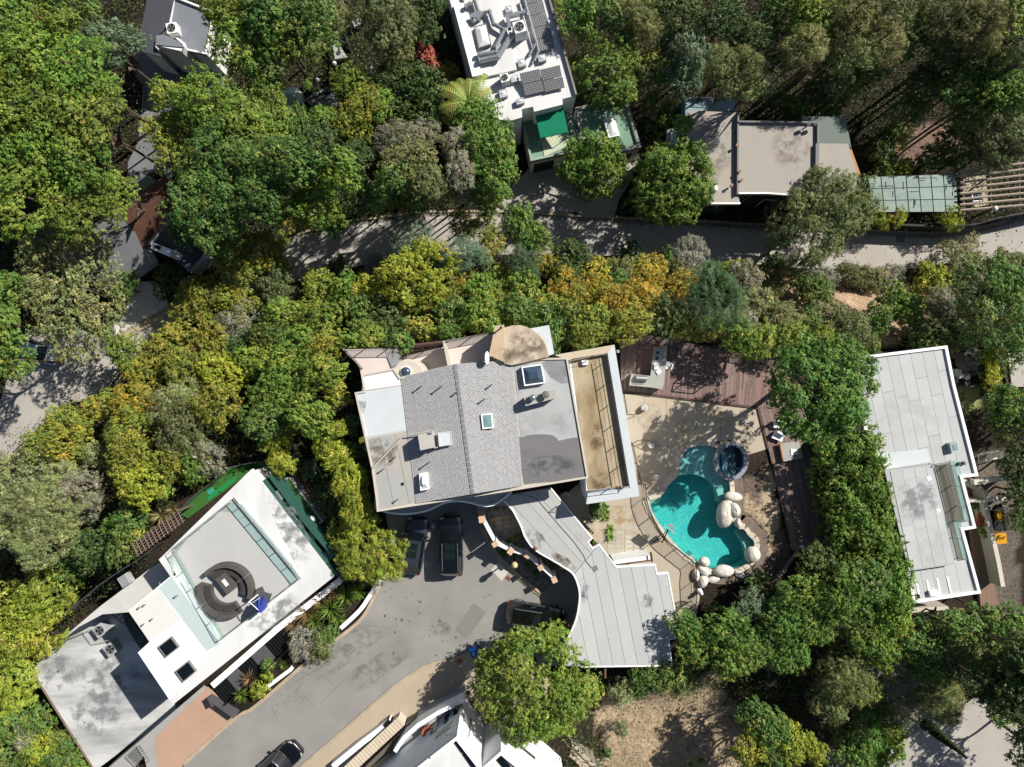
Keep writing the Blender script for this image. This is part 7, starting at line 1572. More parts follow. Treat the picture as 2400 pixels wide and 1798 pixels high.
grove(A1, [
 (120,120,210,'green',11,'rounded green tree at the top edge left of centre'),(430,120,230,'green',11,'spreading green tree with yellow flecks at the top edge'),(200,330,210,'laurel',10,'light green tree left of the pale fountain'),(520,330,190,'green',10,'green tree overhanging the pale fountain'),
 (100,560,190,'green',9,'dark-based tree above the mint gazebo'),(690,190,130,'olive',9,'olive-toned tree above the fountain roof'),
 (1130,150,260,'olive',10,'tall olive-green tree left of the white ducted roof'),(1210,400,180,'olive',8,'olive-green tree in the dark garden'),(1480,250,120,'dark',8,'dark green tree beside the ducted roof parapet'),(1500,40,140,'dark',8,'dark tree at the top edge beside ducted roof'),
 (1490,520,100,'red',5,'crimson-leaved tree left of the ducted roof'),(1630,640,100,'orange',4.5,'orange-green tree below the crimson tree'),(1260,560,120,'bright',1.8,'strip of bright low shrub in the dark garden'),
 (1250,700,160,'dark',7,'glossy dark tree, upper left of the dark group'),(1450,780,200,'dark',7.5,'glossy dark green tree in front of the palm'),(1330,950,180,'dark',7,'glossy dark tree below the dark group'),(1530,990,120,'dark',6,'dark tree between palm and grey bush'),
 (830,720,150,'laurel',7,'yellowish tree right of the garden path'),(940,920,170,'autumn',7.5,'tree with golden flower patches'),(850,1080,160,'autumn',7,'gold-flecked tree below the golden flower patches'),(1090,920,130,'laurel',7,'leafy tree right of the golden flower patches'),
 (120,830,160,'laurel',8,'light green tree left of the mint gazebo'),(130,1080,190,'laurel',8.5,'light green tree below the mint gazebo'),(370,1130,170,'green',7,'mid green tree below the gazebo terrace'),(620,1080,170,'laurel',6.5,'yellow-green tree below the garden path'),
 (560,1300,190,'dark',13,'dark leafy tree above the upper road bend'),(330,1400,220,'green',13.5,'feathery green tree above the upper road bend'),(110,1450,240,'green',12,'feathery green tree left of the road bend canopy'),(690,1470,190,'laurel',12.5,'mottled tree at the edge of the upper road'),(850,1380,170,'dark',10,'dark tree hidden behind the grey-green tree'),
 (1250,1230,180,'grey',10,'grey twiggy tree, upper crown near road'),(1430,1180,130,'grey',10,'grey twiggy tree with bare crown top'),(1330,1420,220,'sparse',12.5,'olive tree with grey twigs above the upper road'),(1200,1560,170,'green',12,'green tree at the kerb below grey twigs'),(1460,1560,160,'olive',12,'olive tree at the kerb of the upper road'),
 (1760,1290,150,'grey',10,'round grey twiggy bush tree beside dense green tree'),(1770,1480,140,'grey',12,'lower grey twiggy tree above the road kerb'),
 (1900,1050,190,'bright',8.5,'dense bright green tree below the palm'),(2030,1250,220,'bright',12,'largest dense bright green tree beside the terrace'),(2060,1480,200,'bright',11.5,'dense bright green tree at the drive corner')])
grove(A2, [
 (580,110,150,'bright',9,'feathery green tree right of the solar column'),(790,90,130,'green',9,'green tree second from the solar column at the top'),(640,270,120,'bright',8,'feathery green tree above the clumpy bright tree'),
 (1040,110,170,'euca',9,'olive-yellow tree at the top edge right of centre'),(1120,260,130,'euca',8,'olive-yellow tree below the top edge pair'),(950,230,130,'dark',7,'dark tree behind the olive-yellow pair'),
 (820,640,275,'bright',7.5,'clumpy bright green tree between white house and sage roof'),(960,800,120,'bright',6,'bright green tree at the sage roof corner'),
 (1190,520,100,'autumn',6,'small yellow-green tree right of the clumpy trees'),(1150,640,110,'olive',5.5,'dull olive tree below the small yellow-green one'),(1330,620,120,'green',6,'leafy tree between yellow-green and blue-green trees'),
 (1520,500,190,'blue',8,'blue-green tree above the blue-grey patio roof'),(1480,690,150,'blue',7,'lower blue-green tree above the patio roof'),(1330,400,100,'blue',6,'small blue-green tree in the dark grove'),(1660,230,80,'pale',7,'small pale tree standing alone in the dark grove'),
 (1800,570,140,'euca',12,'yellow-olive tree left of the leaning trunk'),(2010,560,130,'euca',12,'yellow-olive tree beside the leaning trunk'),(2080,740,140,'euca',11,'olive tree above the gravel roof'),(1850,730,130,'olive',11,'shaded olive tree behind the gravel roof'),
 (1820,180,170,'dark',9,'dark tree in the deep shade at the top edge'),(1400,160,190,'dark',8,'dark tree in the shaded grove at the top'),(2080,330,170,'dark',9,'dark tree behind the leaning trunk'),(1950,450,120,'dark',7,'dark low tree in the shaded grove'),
 (700,1440,270,'laurel',6.5,'round yellow-green street tree in front of the garages'),
 (1480,1080,80,'laurel',7.2,'round bush beside the gravel roof skylight'),(1330,1000,110,'green',3,'red-flowering bush beside the sage roof'),(1200,900,90,'olive',3.5,'dry bush behind the sage roof corner'),
 (400,260,70,'green',5,'spiky green shrub along the white roof parapet'),(420,50,70,'green',5,'spiky shrub at the top beside the solar roof'),(540,560,70,'dark',4,'dark shrub beside the white roof south corner')])
grove(B2, [(1370,-60,345,'bright',8,'round dark green street tree left of the gravel roof'),])
grove(A3, [
 (160,110,190,'green',10,'light green tree at the top edge right of the shaded grove'),(380,180,210,'laurel',11,'light green tree over the leaning trunk'),(300,420,160,'euca',13,'olive tree crown around the leaning trunk'),(120,480,120,'dark',8,'dark tree at the foot of the leaning trunk'),
 (700,150,220,'euca',12,'tall feathery eucalyptus at the top edge'),(980,120,220,'euca',12,'feathery eucalyptus right of the tallest one'),(680,420,210,'euca',11,'drooping eucalyptus above the felt roof'),(950,380,200,'euca',11,'yellow-tipped eucalyptus in the upper right grove'),(1220,60,180,'euca',11,'eucalyptus at the top edge near the right corner'),
 (560,650,160,'olive',7,'olive shrub tree behind the felt roof'),(720,720,110,'laurel',6,'yellow-green tree behind the felt roof corner'),(850,600,140,'green',7,'green tree in the middle of the right grove'),(1100,430,150,'green',8,'leafy green tree in the right grove'),(1260,280,130,'dark',8,'dark tree in the right grove'),
 (1560,130,240,'euca',12,'olive eucalyptus left of the pale bare limb'),(1800,250,240,'euca',12,'eucalyptus around the pale bare limb'),(2060,130,220,'laurel',12,'light eucalyptus in the upper right corner'),(2120,380,190,'euca',11,'eucalyptus on the right edge'),(1550,420,180,'olive',9,'dull olive tree beside the bare limb'),
 (1860,560,180,'green',9,'green-tufted tree on the dark limb'),(1650,760,180,'green',8,'green tree above the terracotta yard'),(1950,760,200,'laurel',9,'light green tree on the right edge above pergola'),(2130,850,170,'laurel',9,'light tree on the far right edge'),(1750,930,180,'green',7,'green tree at the terracotta yard edge'),
 (1330,740,160,'dark',7,'dark tree in the upper right hollow'),(1200,1000,170,'green',5.5,'tree beside the terracotta yard shadow'),(1090,1190,110,'lime',4,'lime-flecked bush left of the terracotta yard'),(960,1250,120,'dark',4,'dark bush beside the gravel house'),(1010,1440,110,'green',3,'bush behind the sage lean-to'),(1170,1460,70,'lime',3,'small lime bush behind the sage lean-to'),
 (1900,1230,190,'olive',6,'dull grey-olive tree behind the bleached pergola'),(2130,1200,170,'olive',6.5,'olive tree at the right edge above pergola'),(1620,1260,170,'dark',4.5,'dark-leaved bush on the terracotta yard'),(1420,1380,140,'green',3,'bush along the back of the pergola'),
 (250,930,110,'green',4,'broad-leaved shrub behind the gravel roof'),(80,880,110,'dark',4,'dark broad-leaved shrub behind the gravel roof'),(560,920,110,'bright',4,'bright broad-leaved shrub behind the felt roof'),(420,800,110,'dark',5,'dark shrub at the foot of eucalyptus')])
grove(B3, [
 (420,240,400,'olive',8,'wide dark olive tree overhanging the upper road'),
 (930,190,110,'bamboo',3,'bamboo clump in front of the sage lean-to, left'),(1080,190,120,'bamboo',3,'bamboo clump in front of the sage lean-to, middle'),(1540,210,110,'bamboo',3,'bamboo clump between lean-to and pergola'),
 (1620,600,210,'sparse',3.6,'sparse sapling leaning over the upper road edge'),
 (2000,660,130,'olive',3,'dull shrub below the road at the right'),(2140,640,110,'olive',3,'dull shrub at the right edge below the road'),(2080,770,120,'olive',3,'brownish shrub at the right edge'),(1800,760,120,'grey',2.5,'grey shrub on the bare slope'),
 (60,630,100,'dark',2,'dark spiky shrub at the road edge by tree shadow'),(720,720,120,'olive',2.2,'dusty shrub at the road edge on the bare slope'),(880,760,110,'olive',2,'dusty shrub on the bare slope, second from left'),(480,740,110,'sage',2,'silver sage bush on the bare slope'),(1050,740,110,'sage',2,'larger silver sage bush beneath the road'),
 (270,800,100,'green',2.2,'green shrub left of the silver sage'),(400,870,140,'green',2.8,'green rounded shrub on the bare slope'),(1380,825,180,'lime',3,'bright yellow-green shrub on the bare slope'),
 (1060,960,150,'bright',3.8,'bright green small tree on the bare slope'),(1200,1030,130,'bright',3.5,'bright green small tree right of its twin'),(930,1110,120,'green',3,'dark green shrub below the bright small trees'),
 (1480,970,130,'grey',3,'grey twiggy shrub right of the bright small trees'),(1620,900,120,'grey',3,'grey shrub above the big dark tree'),
 (1930,1030,390,'green',7.5,'big dark green tree at the right edge above lawn'),(1450,1230,180,'dark',3.5,'dark shrub bank behind the pale grey house'),(1330,1310,100,'green',2.5,'low green shrub at the grey house roof edge'),
 (520,1080,150,'olive',3,'dull olive bush below the bare slope'),(700,1200,160,'olive',3.5,'large dull olive bush above the big patio tree'),(560,1260,140,'olive',3,'olive bush left of the large dull olive bush'),(100,1110,140,'olive',3.5,'olive bush right of the dark pine'),(330,1120,110,'green',3,'green bush between olive bushes'),(450,1270,110,'lime',3,'yellow bush above the big patio tree'),(880,1340,80,'green',2,'small green bush at the grey house corner'),(150,1270,140,'laurel',3.5,'light green bush at the deck railing end'),(-20,990,100,'olive',2.5,'small olive bush right of the dark pine shadow'),
 (30,810,110,'olive',2,'thin shrub at the left end of the bare slope')])
grove(B2, [
 (60,300,150,'bright',5.5,'glossy green tree at the road edge near centre'),(200,400,130,'bright',5,'glossy green tree right of its twin at the road edge'),(90,620,150,'pine',7,'green pine above the tan block'),(530,560,140,'dark',4.5,'dark bush between orange shrubs'),(480,680,120,'dark',4,'dark bush below its twin among orange shrubs'),
 (330,640,110,'orange',4,'small orange bush beside the green pine'),(740,680,130,'orange',4,'orange bush at the road edge'),(720,830,140,'orange',4.5,'orange-yellow bush mid slope'),(1140,700,170,'orange',4,'palest orange bush near the road'),(1130,850,170,'orange',4.5,'orange bush left of the dark pine'),(1430,800,130,'orange',4.5,'orange bush touching the dark pine'),(940,680,100,'olive',4,'grey-green bush between orange bushes'),(920,790,100,'green',3.8,'green bush between orange bushes'),
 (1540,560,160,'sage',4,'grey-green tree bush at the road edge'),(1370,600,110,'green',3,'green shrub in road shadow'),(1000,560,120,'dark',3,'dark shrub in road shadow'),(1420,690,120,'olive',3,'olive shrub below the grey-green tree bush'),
 (450,860,160,'orange',5,'golden bush at the left of the orange bank'),(620,970,170,'orange',5,'golden bush in the middle of the orange bank'),(900,960,170,'orange',5,'golden bush right of the middle of orange bank'),(1150,1000,170,'orange',5,'golden bush above the deck corner'),(350,1010,150,'autumn',5,'yellow-green bush low in the orange bank'),(760,1130,180,'autumn',5,'yellow-green bush above the deck railing corner'),(1020,1150,160,'autumn',5,'yellow-green bush along the deck railing'),(1330,1080,170,'dark',5,'shadowed bush left of the dark pine'),(1480,1160,130,'autumn',4,'bush below the dark pine at the railing'),
 (480,1150,160,'green',5,'green bush above the tan block corner'),(250,1090,150,'green',5.5,'green bush behind the tan block'),(330,1260,110,'green',5,'green bush beside the tan block'),(630,1260,130,'autumn',5,'bush at the outer deck railing corner'),(110,870,150,'laurel',6,'light green bush below the green pine'),(60,1040,140,'green',6,'green bush behind the upper deck'),
 (1740,920,255,'pine',9,'dark green pine beside the wood deck'),
 (2000,760,150,'grey',5,'grey thicket right of the dark pine'),(2060,960,150,'sparse',5,'bare-stemmed thicket with yellow leaves'),(1950,1120,150,'grey',4,'bare grey stems below the dark pine'),(1880,700,120,'autumn',4.5,'yellowish thicket above the dark pine'),
 (1950,1270,150,'laurel',4,'light green bush at the deck railing middle'),(1680,1200,110,'autumn',3.5,'bush leaning on the deck railing'),(2130,1290,130,'laurel',4,'light green bush at the deck railing right')])
grove(B1, [
 (60,60,220,'green',12,'deep green tree at the top of the upper road bend'),(330,190,180,'autumn',9,'yellow-flecked tree overhanging the upper road bend'),(560,130,190,'laurel',10,'light tree overhanging the upper road bend'),(690,260,120,'bright',7,'bright green bush spilling onto the upper road kerb'),(900,40,150,'dark',9,'dark tree beside the red kerb of the upper road'),(1090,50,140,'green',9,'green tree over the red kerb of the upper road'),(1350,30,150,'bright',9,'bright tree at the kerb below the grey twiggy trees'),(1580,10,140,'olive',9,'olive tree at the kerb left of the drive'),(1800,10,130,'grey',8,'grey tree at the kerb left of the drive'),(2020,40,150,'bright',8,'dense bright bush at the mouth of the drive'),
 (1370,410,190,'bluepine',8,'blue-green pine leaning over the upper road'),(1770,560,190,'bluepine',7.5,'fresh green pine near the upper road'),
 (1770,270,110,'autumn',5.5,'yellow tree at the upper road edge'),(1960,330,120,'autumn',5.5,'orange-tipped tree at the upper road edge'),(2030,470,120,'autumn',5,'yellow tree below the orange-tipped tree'),
 (1400,740,300,'lime',9,'tall yellow-green tree on the house slope'),(1350,850,150,'green',7,'shaded lower limb of the tall yellow-green tree'),
 (560,830,160,'autumn',5,'yellow shrub tree near the dirt bank'),(760,850,130,'laurel',5,'light green tree near the dirt bank'),(180,790,180,'olive',5,'grey-green tree at the road bend'),(60,520,170,'autumn',6,'gold-topped tree at the road bend'),(180,600,110,'autumn',5,'golden tree edge beside the upper road'),
 (960,900,160,'lime',5,'lime tree below the dirt bank'),(900,1060,170,'green',5,'green tree in the middle of the house slope'),(1180,1020,150,'dark',5,'dark tree in the slope hollow'),(1150,1180,160,'dark',4.5,'dark tree behind the decks'),
 (300,1080,200,'laurel',6,'leafy light tree on the left of the house slope'),(560,1130,180,'laurel',6,'leafy light tree right of its neighbour on house slope'),(150,1270,170,'green',6,'green tree low on the left of house slope'),(620,1330,150,'autumn',5.5,'reddish-tipped tree beside the corner deck'),(380,1350,180,'laurel',6,'light tree left of the corner deck'),
 (1750,880,170,'autumn',5.5,'yellowish tree right of the tall yellow-green tree'),(1960,900,150,'laurel',6,'light tree above the upper deck'),(2080,780,140,'autumn',5,'golden tree left of the orange bank'),(1700,1070,160,'green',5.5,'green tree behind the sunken deck'),(1930,1080,160,'laurel',6,'leafy tree behind the upper deck railing'),(2110,1010,140,'autumn',6,'yellow-green tree behind the tan block chimney'),
 (1420,1180,110,'autumn',5,'yellow-green bush behind the sunken deck'),(980,1260,130,'laurel',5,'bush along the corner deck railing'),(1660,1220,80,'bright',5,'bright bush at the upper deck corner'),(1250,1290,100,'green',5,'bush between the two decks'),(820,1280,100,'laurel',5,'bush left of the corner deck railing'),
 (300,1520,220,'laurel',6.5,'broad light tree left of the house corner'),(80,1480,180,'laurel',6,'light tree at the middle left slope'),(600,1560,150,'laurel',6,'light tree beside the house corner'),(1030,620,90,'sage',2.5,'dry grey bush on the dirt bank'),(700,640,80,'dark',2,'dry scrub on the dirt bank')])
grove(D1, [(2410,890,480,'laurel',6.8,'round yellow-green tree beside the carport'),
 (420,590,140,'sage',1.6,'grey-green wispy shrub on the kerb beside bridge'),(560,600,110,'olive',1.4,'wispy shrub spilling over the kerb'),(640,500,70,'green',1.0,'low green shrub at the white retaining wall'),(110,770,45,'bright',.9,'small round green bush below the bridge'),(100,870,45,'lime',.8,'small lime bush on the kerb bed'),(30,980,70,'lime',.8,'lime groundcover at the kerb bed end')])
grove(D2, [
 (1500,440,150,'bright',5,'green tree at the carport east edge'),(1560,620,150,'bright',5,'green tree below the carport east edge'),(1880,470,190,'bright',5.5,'clumpy green tree south of the pool yard'),(2020,650,180,'bright',5.5,'clumpy green tree above the dry lot'),(1850,720,160,'bright',5.5,'clumpy green tree overhanging the dry lot'),(2030,270,140,'blue',4.5,'blue-green tree south of the boulders'),(2180,480,130,'dark',5,'dark tree behind the clumpy green trees'),
 (1250,870,140,'green',3.8,'green tree under the carport south beam'),(1100,900,120,'green',3.4,'green bush under the carport south edge'),(960,1000,110,'pale',3,'feathery light bush at the top of the dry lot'),(1440,860,110,'green',3.5,'green bush below the carport corner'),
 (930,1320,55,'pine',1.6,'lone small conifer in the dry lot'),(830,1530,35,'green',.7,'tiny weed in the dry lot'),(2150,1270,190,'green',6,'green tree at the right of the dry lot'),(2050,1480,150,'lime',6,'yellow tree at the lower right of the dry lot'),(2200,1560,170,'green',6,'green tree at the bottom edge by the dry lot'),(2140,120,150,'dark',2.2,'purple-brown shrub by the mulch'),(1740,310,60,'dark',1.5,'dark small shrub by the patio corner')])
grove(D3, [
 (280,170,180,'bright',6,'green tree below the fallen log'),(130,350,200,'bright',6,'green tree above the dark gully'),(350,420,180,'bright',6,'clumpy green tree in the lower right wood'),(150,620,190,'bright',6,'green tree beside the dark gully'),(60,680,110,'pale',5,'pale-leaved tree beside the dark gully'),
 (620,150,190,'bright',7,'green tree left of the grey house south end'),(850,60,180,'green',7,'green tree beside the bamboo screen foot'),(1050,120,190,'laurel',7,'light green tree beside the grey house south end'),(760,400,200,'bright',7,'green tree in the heart of the lower right wood'),(980,330,170,'laurel',7,'light tree in the lower right wood'),
 (900,580,190,'laurel',7.5,'yellow-edged tree in the lower right wood'),(1100,430,110,'lime',7,'small yellow-topped tree in the lower right wood'),(1250,560,210,'green',7.5,'feathery green tree right of the yellow-topped tree'),(1400,760,180,'green',7.5,'feathery tree above the lower street'),(640,850,210,'euca',7.5,'large rusty-olive tree in the lower right wood'),(780,960,160,'autumn',7,'rusty-tipped olive tree in the lower right wood'),(500,1080,150,'olive',6.5,'dull olive tree left of the rusty one'),
 (1080,850,180,'grey',7,'grey-olive tree in the lower right wood'),(1150,1080,160,'grey',7,'brown-grey tree above the lower street'),(1400,1020,190,'euca',7.5,'olive tree overhanging the lower street'),(1550,1120,120,'euca',7,'tip of olive branch over the lower street'),(1000,1250,170,'laurel',7,'light green tree beside the lower street'),(820,1330,190,'bright',7,'bright green tree near the bottom edge'),(700,1500,170,'green',6.5,'green tree at the bottom edge of the wood'),(1000,1480,170,'laurel',6.5,'light tree at the lower street edge'),(580,1560,120,'sage',5.5,'silvery tree at the bottom edge'),
 (110,1400,210,'lime',6,'yellow tree near the bottom edge of dry lot'),(390,1490,110,'lime',5,'small yellow tree right of the yellow pair'),
 (1600,420,170,'green',8,'dark leafy tree below the grey house, left'),(1850,430,190,'green',8,'dark leafy tree below the grey house, middle'),(2080,420,170,'bright',8,'leafy tree below the yard wall'),(1680,600,170,'olive',8,'branchy tree below the grey house'),(1950,650,190,'green',8.5,'branchy green tree at the right edge'),(2150,650,150,'dark',12,'dark tree on the right edge above the lower street'),(1850,880,190,'dark',11,'shaded tree above the lower street'),(2050,950,190,'dark',12,'shaded tree at the right edge'),(1980,1120,150,'green',8,'green branch tree over the lower street'),(2140,1100,140,'dark',13,'dark tree tip at the right edge over the street'),(2330,800,260,'dark',13,'tall dark tree just past the right edge over the street'),(2380,1250,240,'dark',13,'dark tree at the lower right corner over the street'),(2290,1180,200,'dark',6.5,'low dark tree on the right edge above the shaded street'),(2280,1480,200,'dark',6.5,'lowest dark tree on the right edge'),(2150,860,180,'dark',7,'dark tree on the right edge between branchy trees')])
grove(C3, [
 (430,30,445,'bright',10,'big round green tree shading the patio'),
 (400,1560,170,'dark',4.5,'dark shrub at the south end of the plank deck'),(450,1420,90,'dark',3,'dark shrub beside the grey log'),(1100,1620,110,'lime',4.5,'lime bamboo tip at the grey house corner'),
 (2130,200,190,'bright',4,'bright shrub wall at the right edge beside lawn'),(2160,430,180,'dark',4,'dark shrub wall at the right edge'),(2150,700,170,'dark',4,'dark shrub beside the concrete beams'),(2170,930,160,'dark',4,'dark shrub right of the lower beam'),(2180,1150,120,'green',3.5,'shrub right of the yellow bins'),(1960,130,120,'green',3,'shrub corner at the end of the yellow hedge'),(1960,330,110,'dark',3,'dark shrub in the lawn shadow'),
 (1840,1160,55,'red',1.3,'pink potted shrub beside the cream wall'),(1860,1250,55,'laurel',1.2,'green potted shrub beside the cream wall'),(1780,1040,40,'green',1.0,'small potted plant at the cream cross wall')])

# clipped hedges
def hedge(label, path_px, w, z0, h, sp, zpx, lr=.22, jit=.08):
    rg = np.random.default_rng(len(label)); pth = np.array(W(path_px, zpx)); seg = np.linalg.norm(np.diff(pth, axis=0), axis=1); n = int(seg.sum()*(w+h*.8)/(lr*lr)*.9)
    k = rg.choice(len(seg), n, p=seg/seg.sum()); u = rg.random(n)[:, None]; b = pth[k]*(1-u)+pth[k+1]*u; e = (pth[k+1]-pth[k])/seg[k][:, None]; nn = np.stack([-e[:, 1], e[:, 0]], 1)
    o = rg.uniform(-.5, .5, n); top = rg.random(n) < .72; o = np.where(top, o, np.sign(o)*.48); big = jit > .2
    z = np.where(top, h-lr*.6-(h*.22*np.abs(2*o)**3 if big else 0), rg.random(n)*h*.8)+rg.normal(0, jit, n)
    m0 = pth.mean(0); C = np.concatenate([b+nn*(o*(w-lr))[:, None]-m0, z[:, None]], 1); V, cc = tufts(C, lr*rg.uniform(.7, 1.25, n), sp, rg, .8)
    t = thing('hedge', label, 'hedge', (float(m0[0]), float(m0[1]), z0))
    me = bpy.data.meshes.new('foliage'); mesh_np(me, V, np.arange(len(V)).reshape(-1, 4), cc); me.materials.append(leafm); ob = bpy.data.objects.new('foliage', me); COL.objects.link(ob); ob.parent = t
    MB().wall([tuple(p) for p in pth], w*.7, z0, z0+h*(.5 if big else .85)).build('core', mat('hedge core', '#2c3a1c', .95, .2, 3), t)
hedge('long dense bamboo screen hedge between plank deck and grey house', C3((690,470),(750,700),(800,950),(850,1200),(910,1450),(960,1650)), 5.0, 0, 4.2, 'laurel', 3.6, .55, .35)
hedge('clipped yellow-green hedge along the east lawn', B3((1920,1360),(1960,1657))+C3((1975,80)), .95, -2.5, 1.5, 'lime', -1)
hedge('small clipped bright hedge beside the mint gazebo', A1((440,690),(450,780)), .5, -8, 1.2, 'bright', -7)
hedge('small clipped bright hedge beside the garden path', A1((670,600),(690,690)), .4, -8, 1.2, 'bright', -7)
hedge('clipped dark hedge in the planter beside the agaves', C2((720,1040),(735,1150)), .8, 0, 1.1, 'green', 1)

# rosette plants
ROS = {}
def ros_mesh(kind, seed):
    if (kind, seed) in ROS: return ROS[(kind, seed)]
    rg = np.random.default_rng(seed+5); cols = {'flax': ((.20,.17,.05),(.10,.09,.04)), 'agave': ((.22,.30,.06),(.10,.18,.03)), 'yucca': ((.20,.26,.07),(.10,.15,.04)), 'bronze': ((.22,.10,.05),(.10,.09,.03)), 'strap': ((.16,.22,.03),(.07,.13,.02)), 'banana': ((.10,.20,.03),(.06,.13,.02))}[kind]
    nb, wd = {'flax': (46, .035), 'agave': (34, .075), 'yucca': (60, .03), 'bronze': (50, .03), 'strap': (60, .035), 'banana': (9, .17)}[kind]; V = []; C_ = []
    for k in range(nb):
        a = rg.uniform(0, 2*PI); el = rg.uniform(.15, 1.25); L = rg.uniform(.75, 1.1); c = np.array(cols[0])*rg.random()+np.array(cols[1])*(1-rg.random()*.6); c = np.clip(c, .01, .4)*1.1
        d = np.array([math.cos(a)*math.cos(el), math.sin(a)*math.cos(el), math.sin(el)]); s_ = np.array([-math.sin(a), math.cos(a), 0]); p = np.array([0, 0, .08]); ws = [.6, 1, .8, .05] if kind != 'banana' else [.2, 1, 1, .1]
        for q in range(3):
            n = p+d*L/3; d = d+np.array([0, 0, -.28]); d /= np.linalg.norm(d); V += [p-s_*wd*ws[q], p+s_*wd*ws[q], n+s_*wd*ws[q+1], n-s_*wd*ws[q+1]]; C_ += [c]*4; p = n
    me = bpy.data.meshes.new('leaves_'+kind); mesh_np(me, np.array(V), np.arange(len(V)).reshape(-1, 4), np.array(C_)); me.materials.append(leafm); ROS[(kind, seed)] = me; return me
stem_me = bpy.data.meshes.new('stem'); _m = MB().lathe([(.05, -.15), (.07, .12), (.03, .2)], 0, 0, 0, 8); stem_me.from_pydata(_m.v, [], _m.f); stem_me.materials.append(trunkm)
def rosette(px, py, r_, kind, label, z=None, group=None, zh=.3):
    g = 0.
    for _ in range(3): x, y = P(px, py, g+zh); g = z if z is not None else gz(x, y)
    t = thing('rosette_plant', label, 'plant', (x, y, g), group); k = r_*S(g+zh)
    for nm, me in (('leaves', ros_mesh(kind, int(px+py) % 3)), ('stem', stem_me)):
        o = bpy.data.objects.new(nm, me); COL.objects.link(o); o.parent = t; o.scale = (k, k, k); o.rotation_euler.z = px*.7
for T, x, y, r_, k, lb, z in [
 (C0,1990,600,110,'flax','spiky variegated flax uphill of the turf terrace',None),(C0,1390,1130,130,'flax','spiky flax above the lattice pergola',None),(C0,1690,850,110,'flax','spiky flax beside the glass fence',None),(C0,1480,1080,80,'flax','small spiky flax at the pergola end',None),
 (C2,805,1060,55,'agave','top agave in the planter below the terrace',0),(C2,815,1110,50,'agave','second agave from the top in the terrace planter',0),(C2,815,1160,50,'agave','third agave from the top in the terrace planter',0),(C2,845,1255,60,'agave','upper agave of the lower pair by the steps',0),(C2,850,1325,55,'agave','lower agave of the lower pair by the steps',0),(C2,710,1370,20,'agave','tiny agave in the walkway roof notch',0),
 (D1,640,290,160,'strap','large green strappy plant in the kerb bed',0.05),(D1,780,180,130,'strap','green strappy plant near the lime bush',0.05),(D1,880,140,100,'strap','strappy plant tight against the white retaining wall',0.05),(D1,560,230,120,'bronze','bronze flax beside the white house wall',0.05),(D1,430,330,130,'bronze','bronze flax in the middle of the kerb bed',0.05),(D1,320,430,110,'bronze','bronze flax near the wispy shrub',0.05),(D1,500,400,110,'strap','strappy plant between the bronze flaxes',0.05),(D1,700,380,90,'strap','strappy plant along the kerb side of the bed',0.05),(D1,680,150,100,'bronze','bronze flax at the top of the kerb bed',0.05),(D1,230,790,50,'strap','small strappy plant below the entry bridge',0.05),
 (D0,2150,900,100,'bronze','bronze grass in the planter by the terracotta drive',.6),(D0,2080,1040,90,'strap','green grass tuft in the planter by the terracotta drive',.6),
 (D2,1630,1600,80,'yucca','right yucca head at the bottom edge',-1.5),(D2,1545,1640,75,'yucca','left yucca head at the bottom edge',-1.5),
 (A2,1230,1070,110,'banana','banana plant beside the sage roof, upper',-7.),(A2,1240,1180,110,'banana','banana plant beside the sage roof, lower',-7.),(A2,1330,1120,80,'banana','pale banana leaves near the gravel roof skylight',-7.),(A3,240,900,90,'banana','banana leaves behind the gravel roof',-6.5),(A3,500,990,80,'banana','banana leaves behind the felt roof',-6.5),(A3,590,750,70,'yucca','pale yucca in the shade behind the felt roof',-7),(A3,1040,1450,80,'yucca','yucca behind the sage lean-to roof',-7),(A3,890,1010,50,'yucca','small yucca in the dark yard behind the felt roof',-7.5),(B3,70,640,90,'yucca','dark yucca at the upper road edge',None),(A2,410,120,90,'flax','spiky flax beside the white solar roof',-6)]:
    px, py = T((x, y))[0]; rosette(px, py, r_/3.682, k, lb, z)
for i, (x, y) in enumerate(((620,640),(760,540),(560,780),(820,760),(700,820),(950,1000),(1080,1120),(1180,970),(1380,1000))):
    px, py = F3((x, y))[0]; rosette(px, py, 16, 'strap', 'dark fern in the shaded entry bed, ' + ('by the second pillar', 'under the walkway curve', 'near the third pillar', 'below the walkway curve', 'left of the globe lamp', 'right of the globe lamp', 'below the globe lamp', 'near the fifth pillar', 'under the walkway roof end')[i], .05, 'ferns in the entry bed')
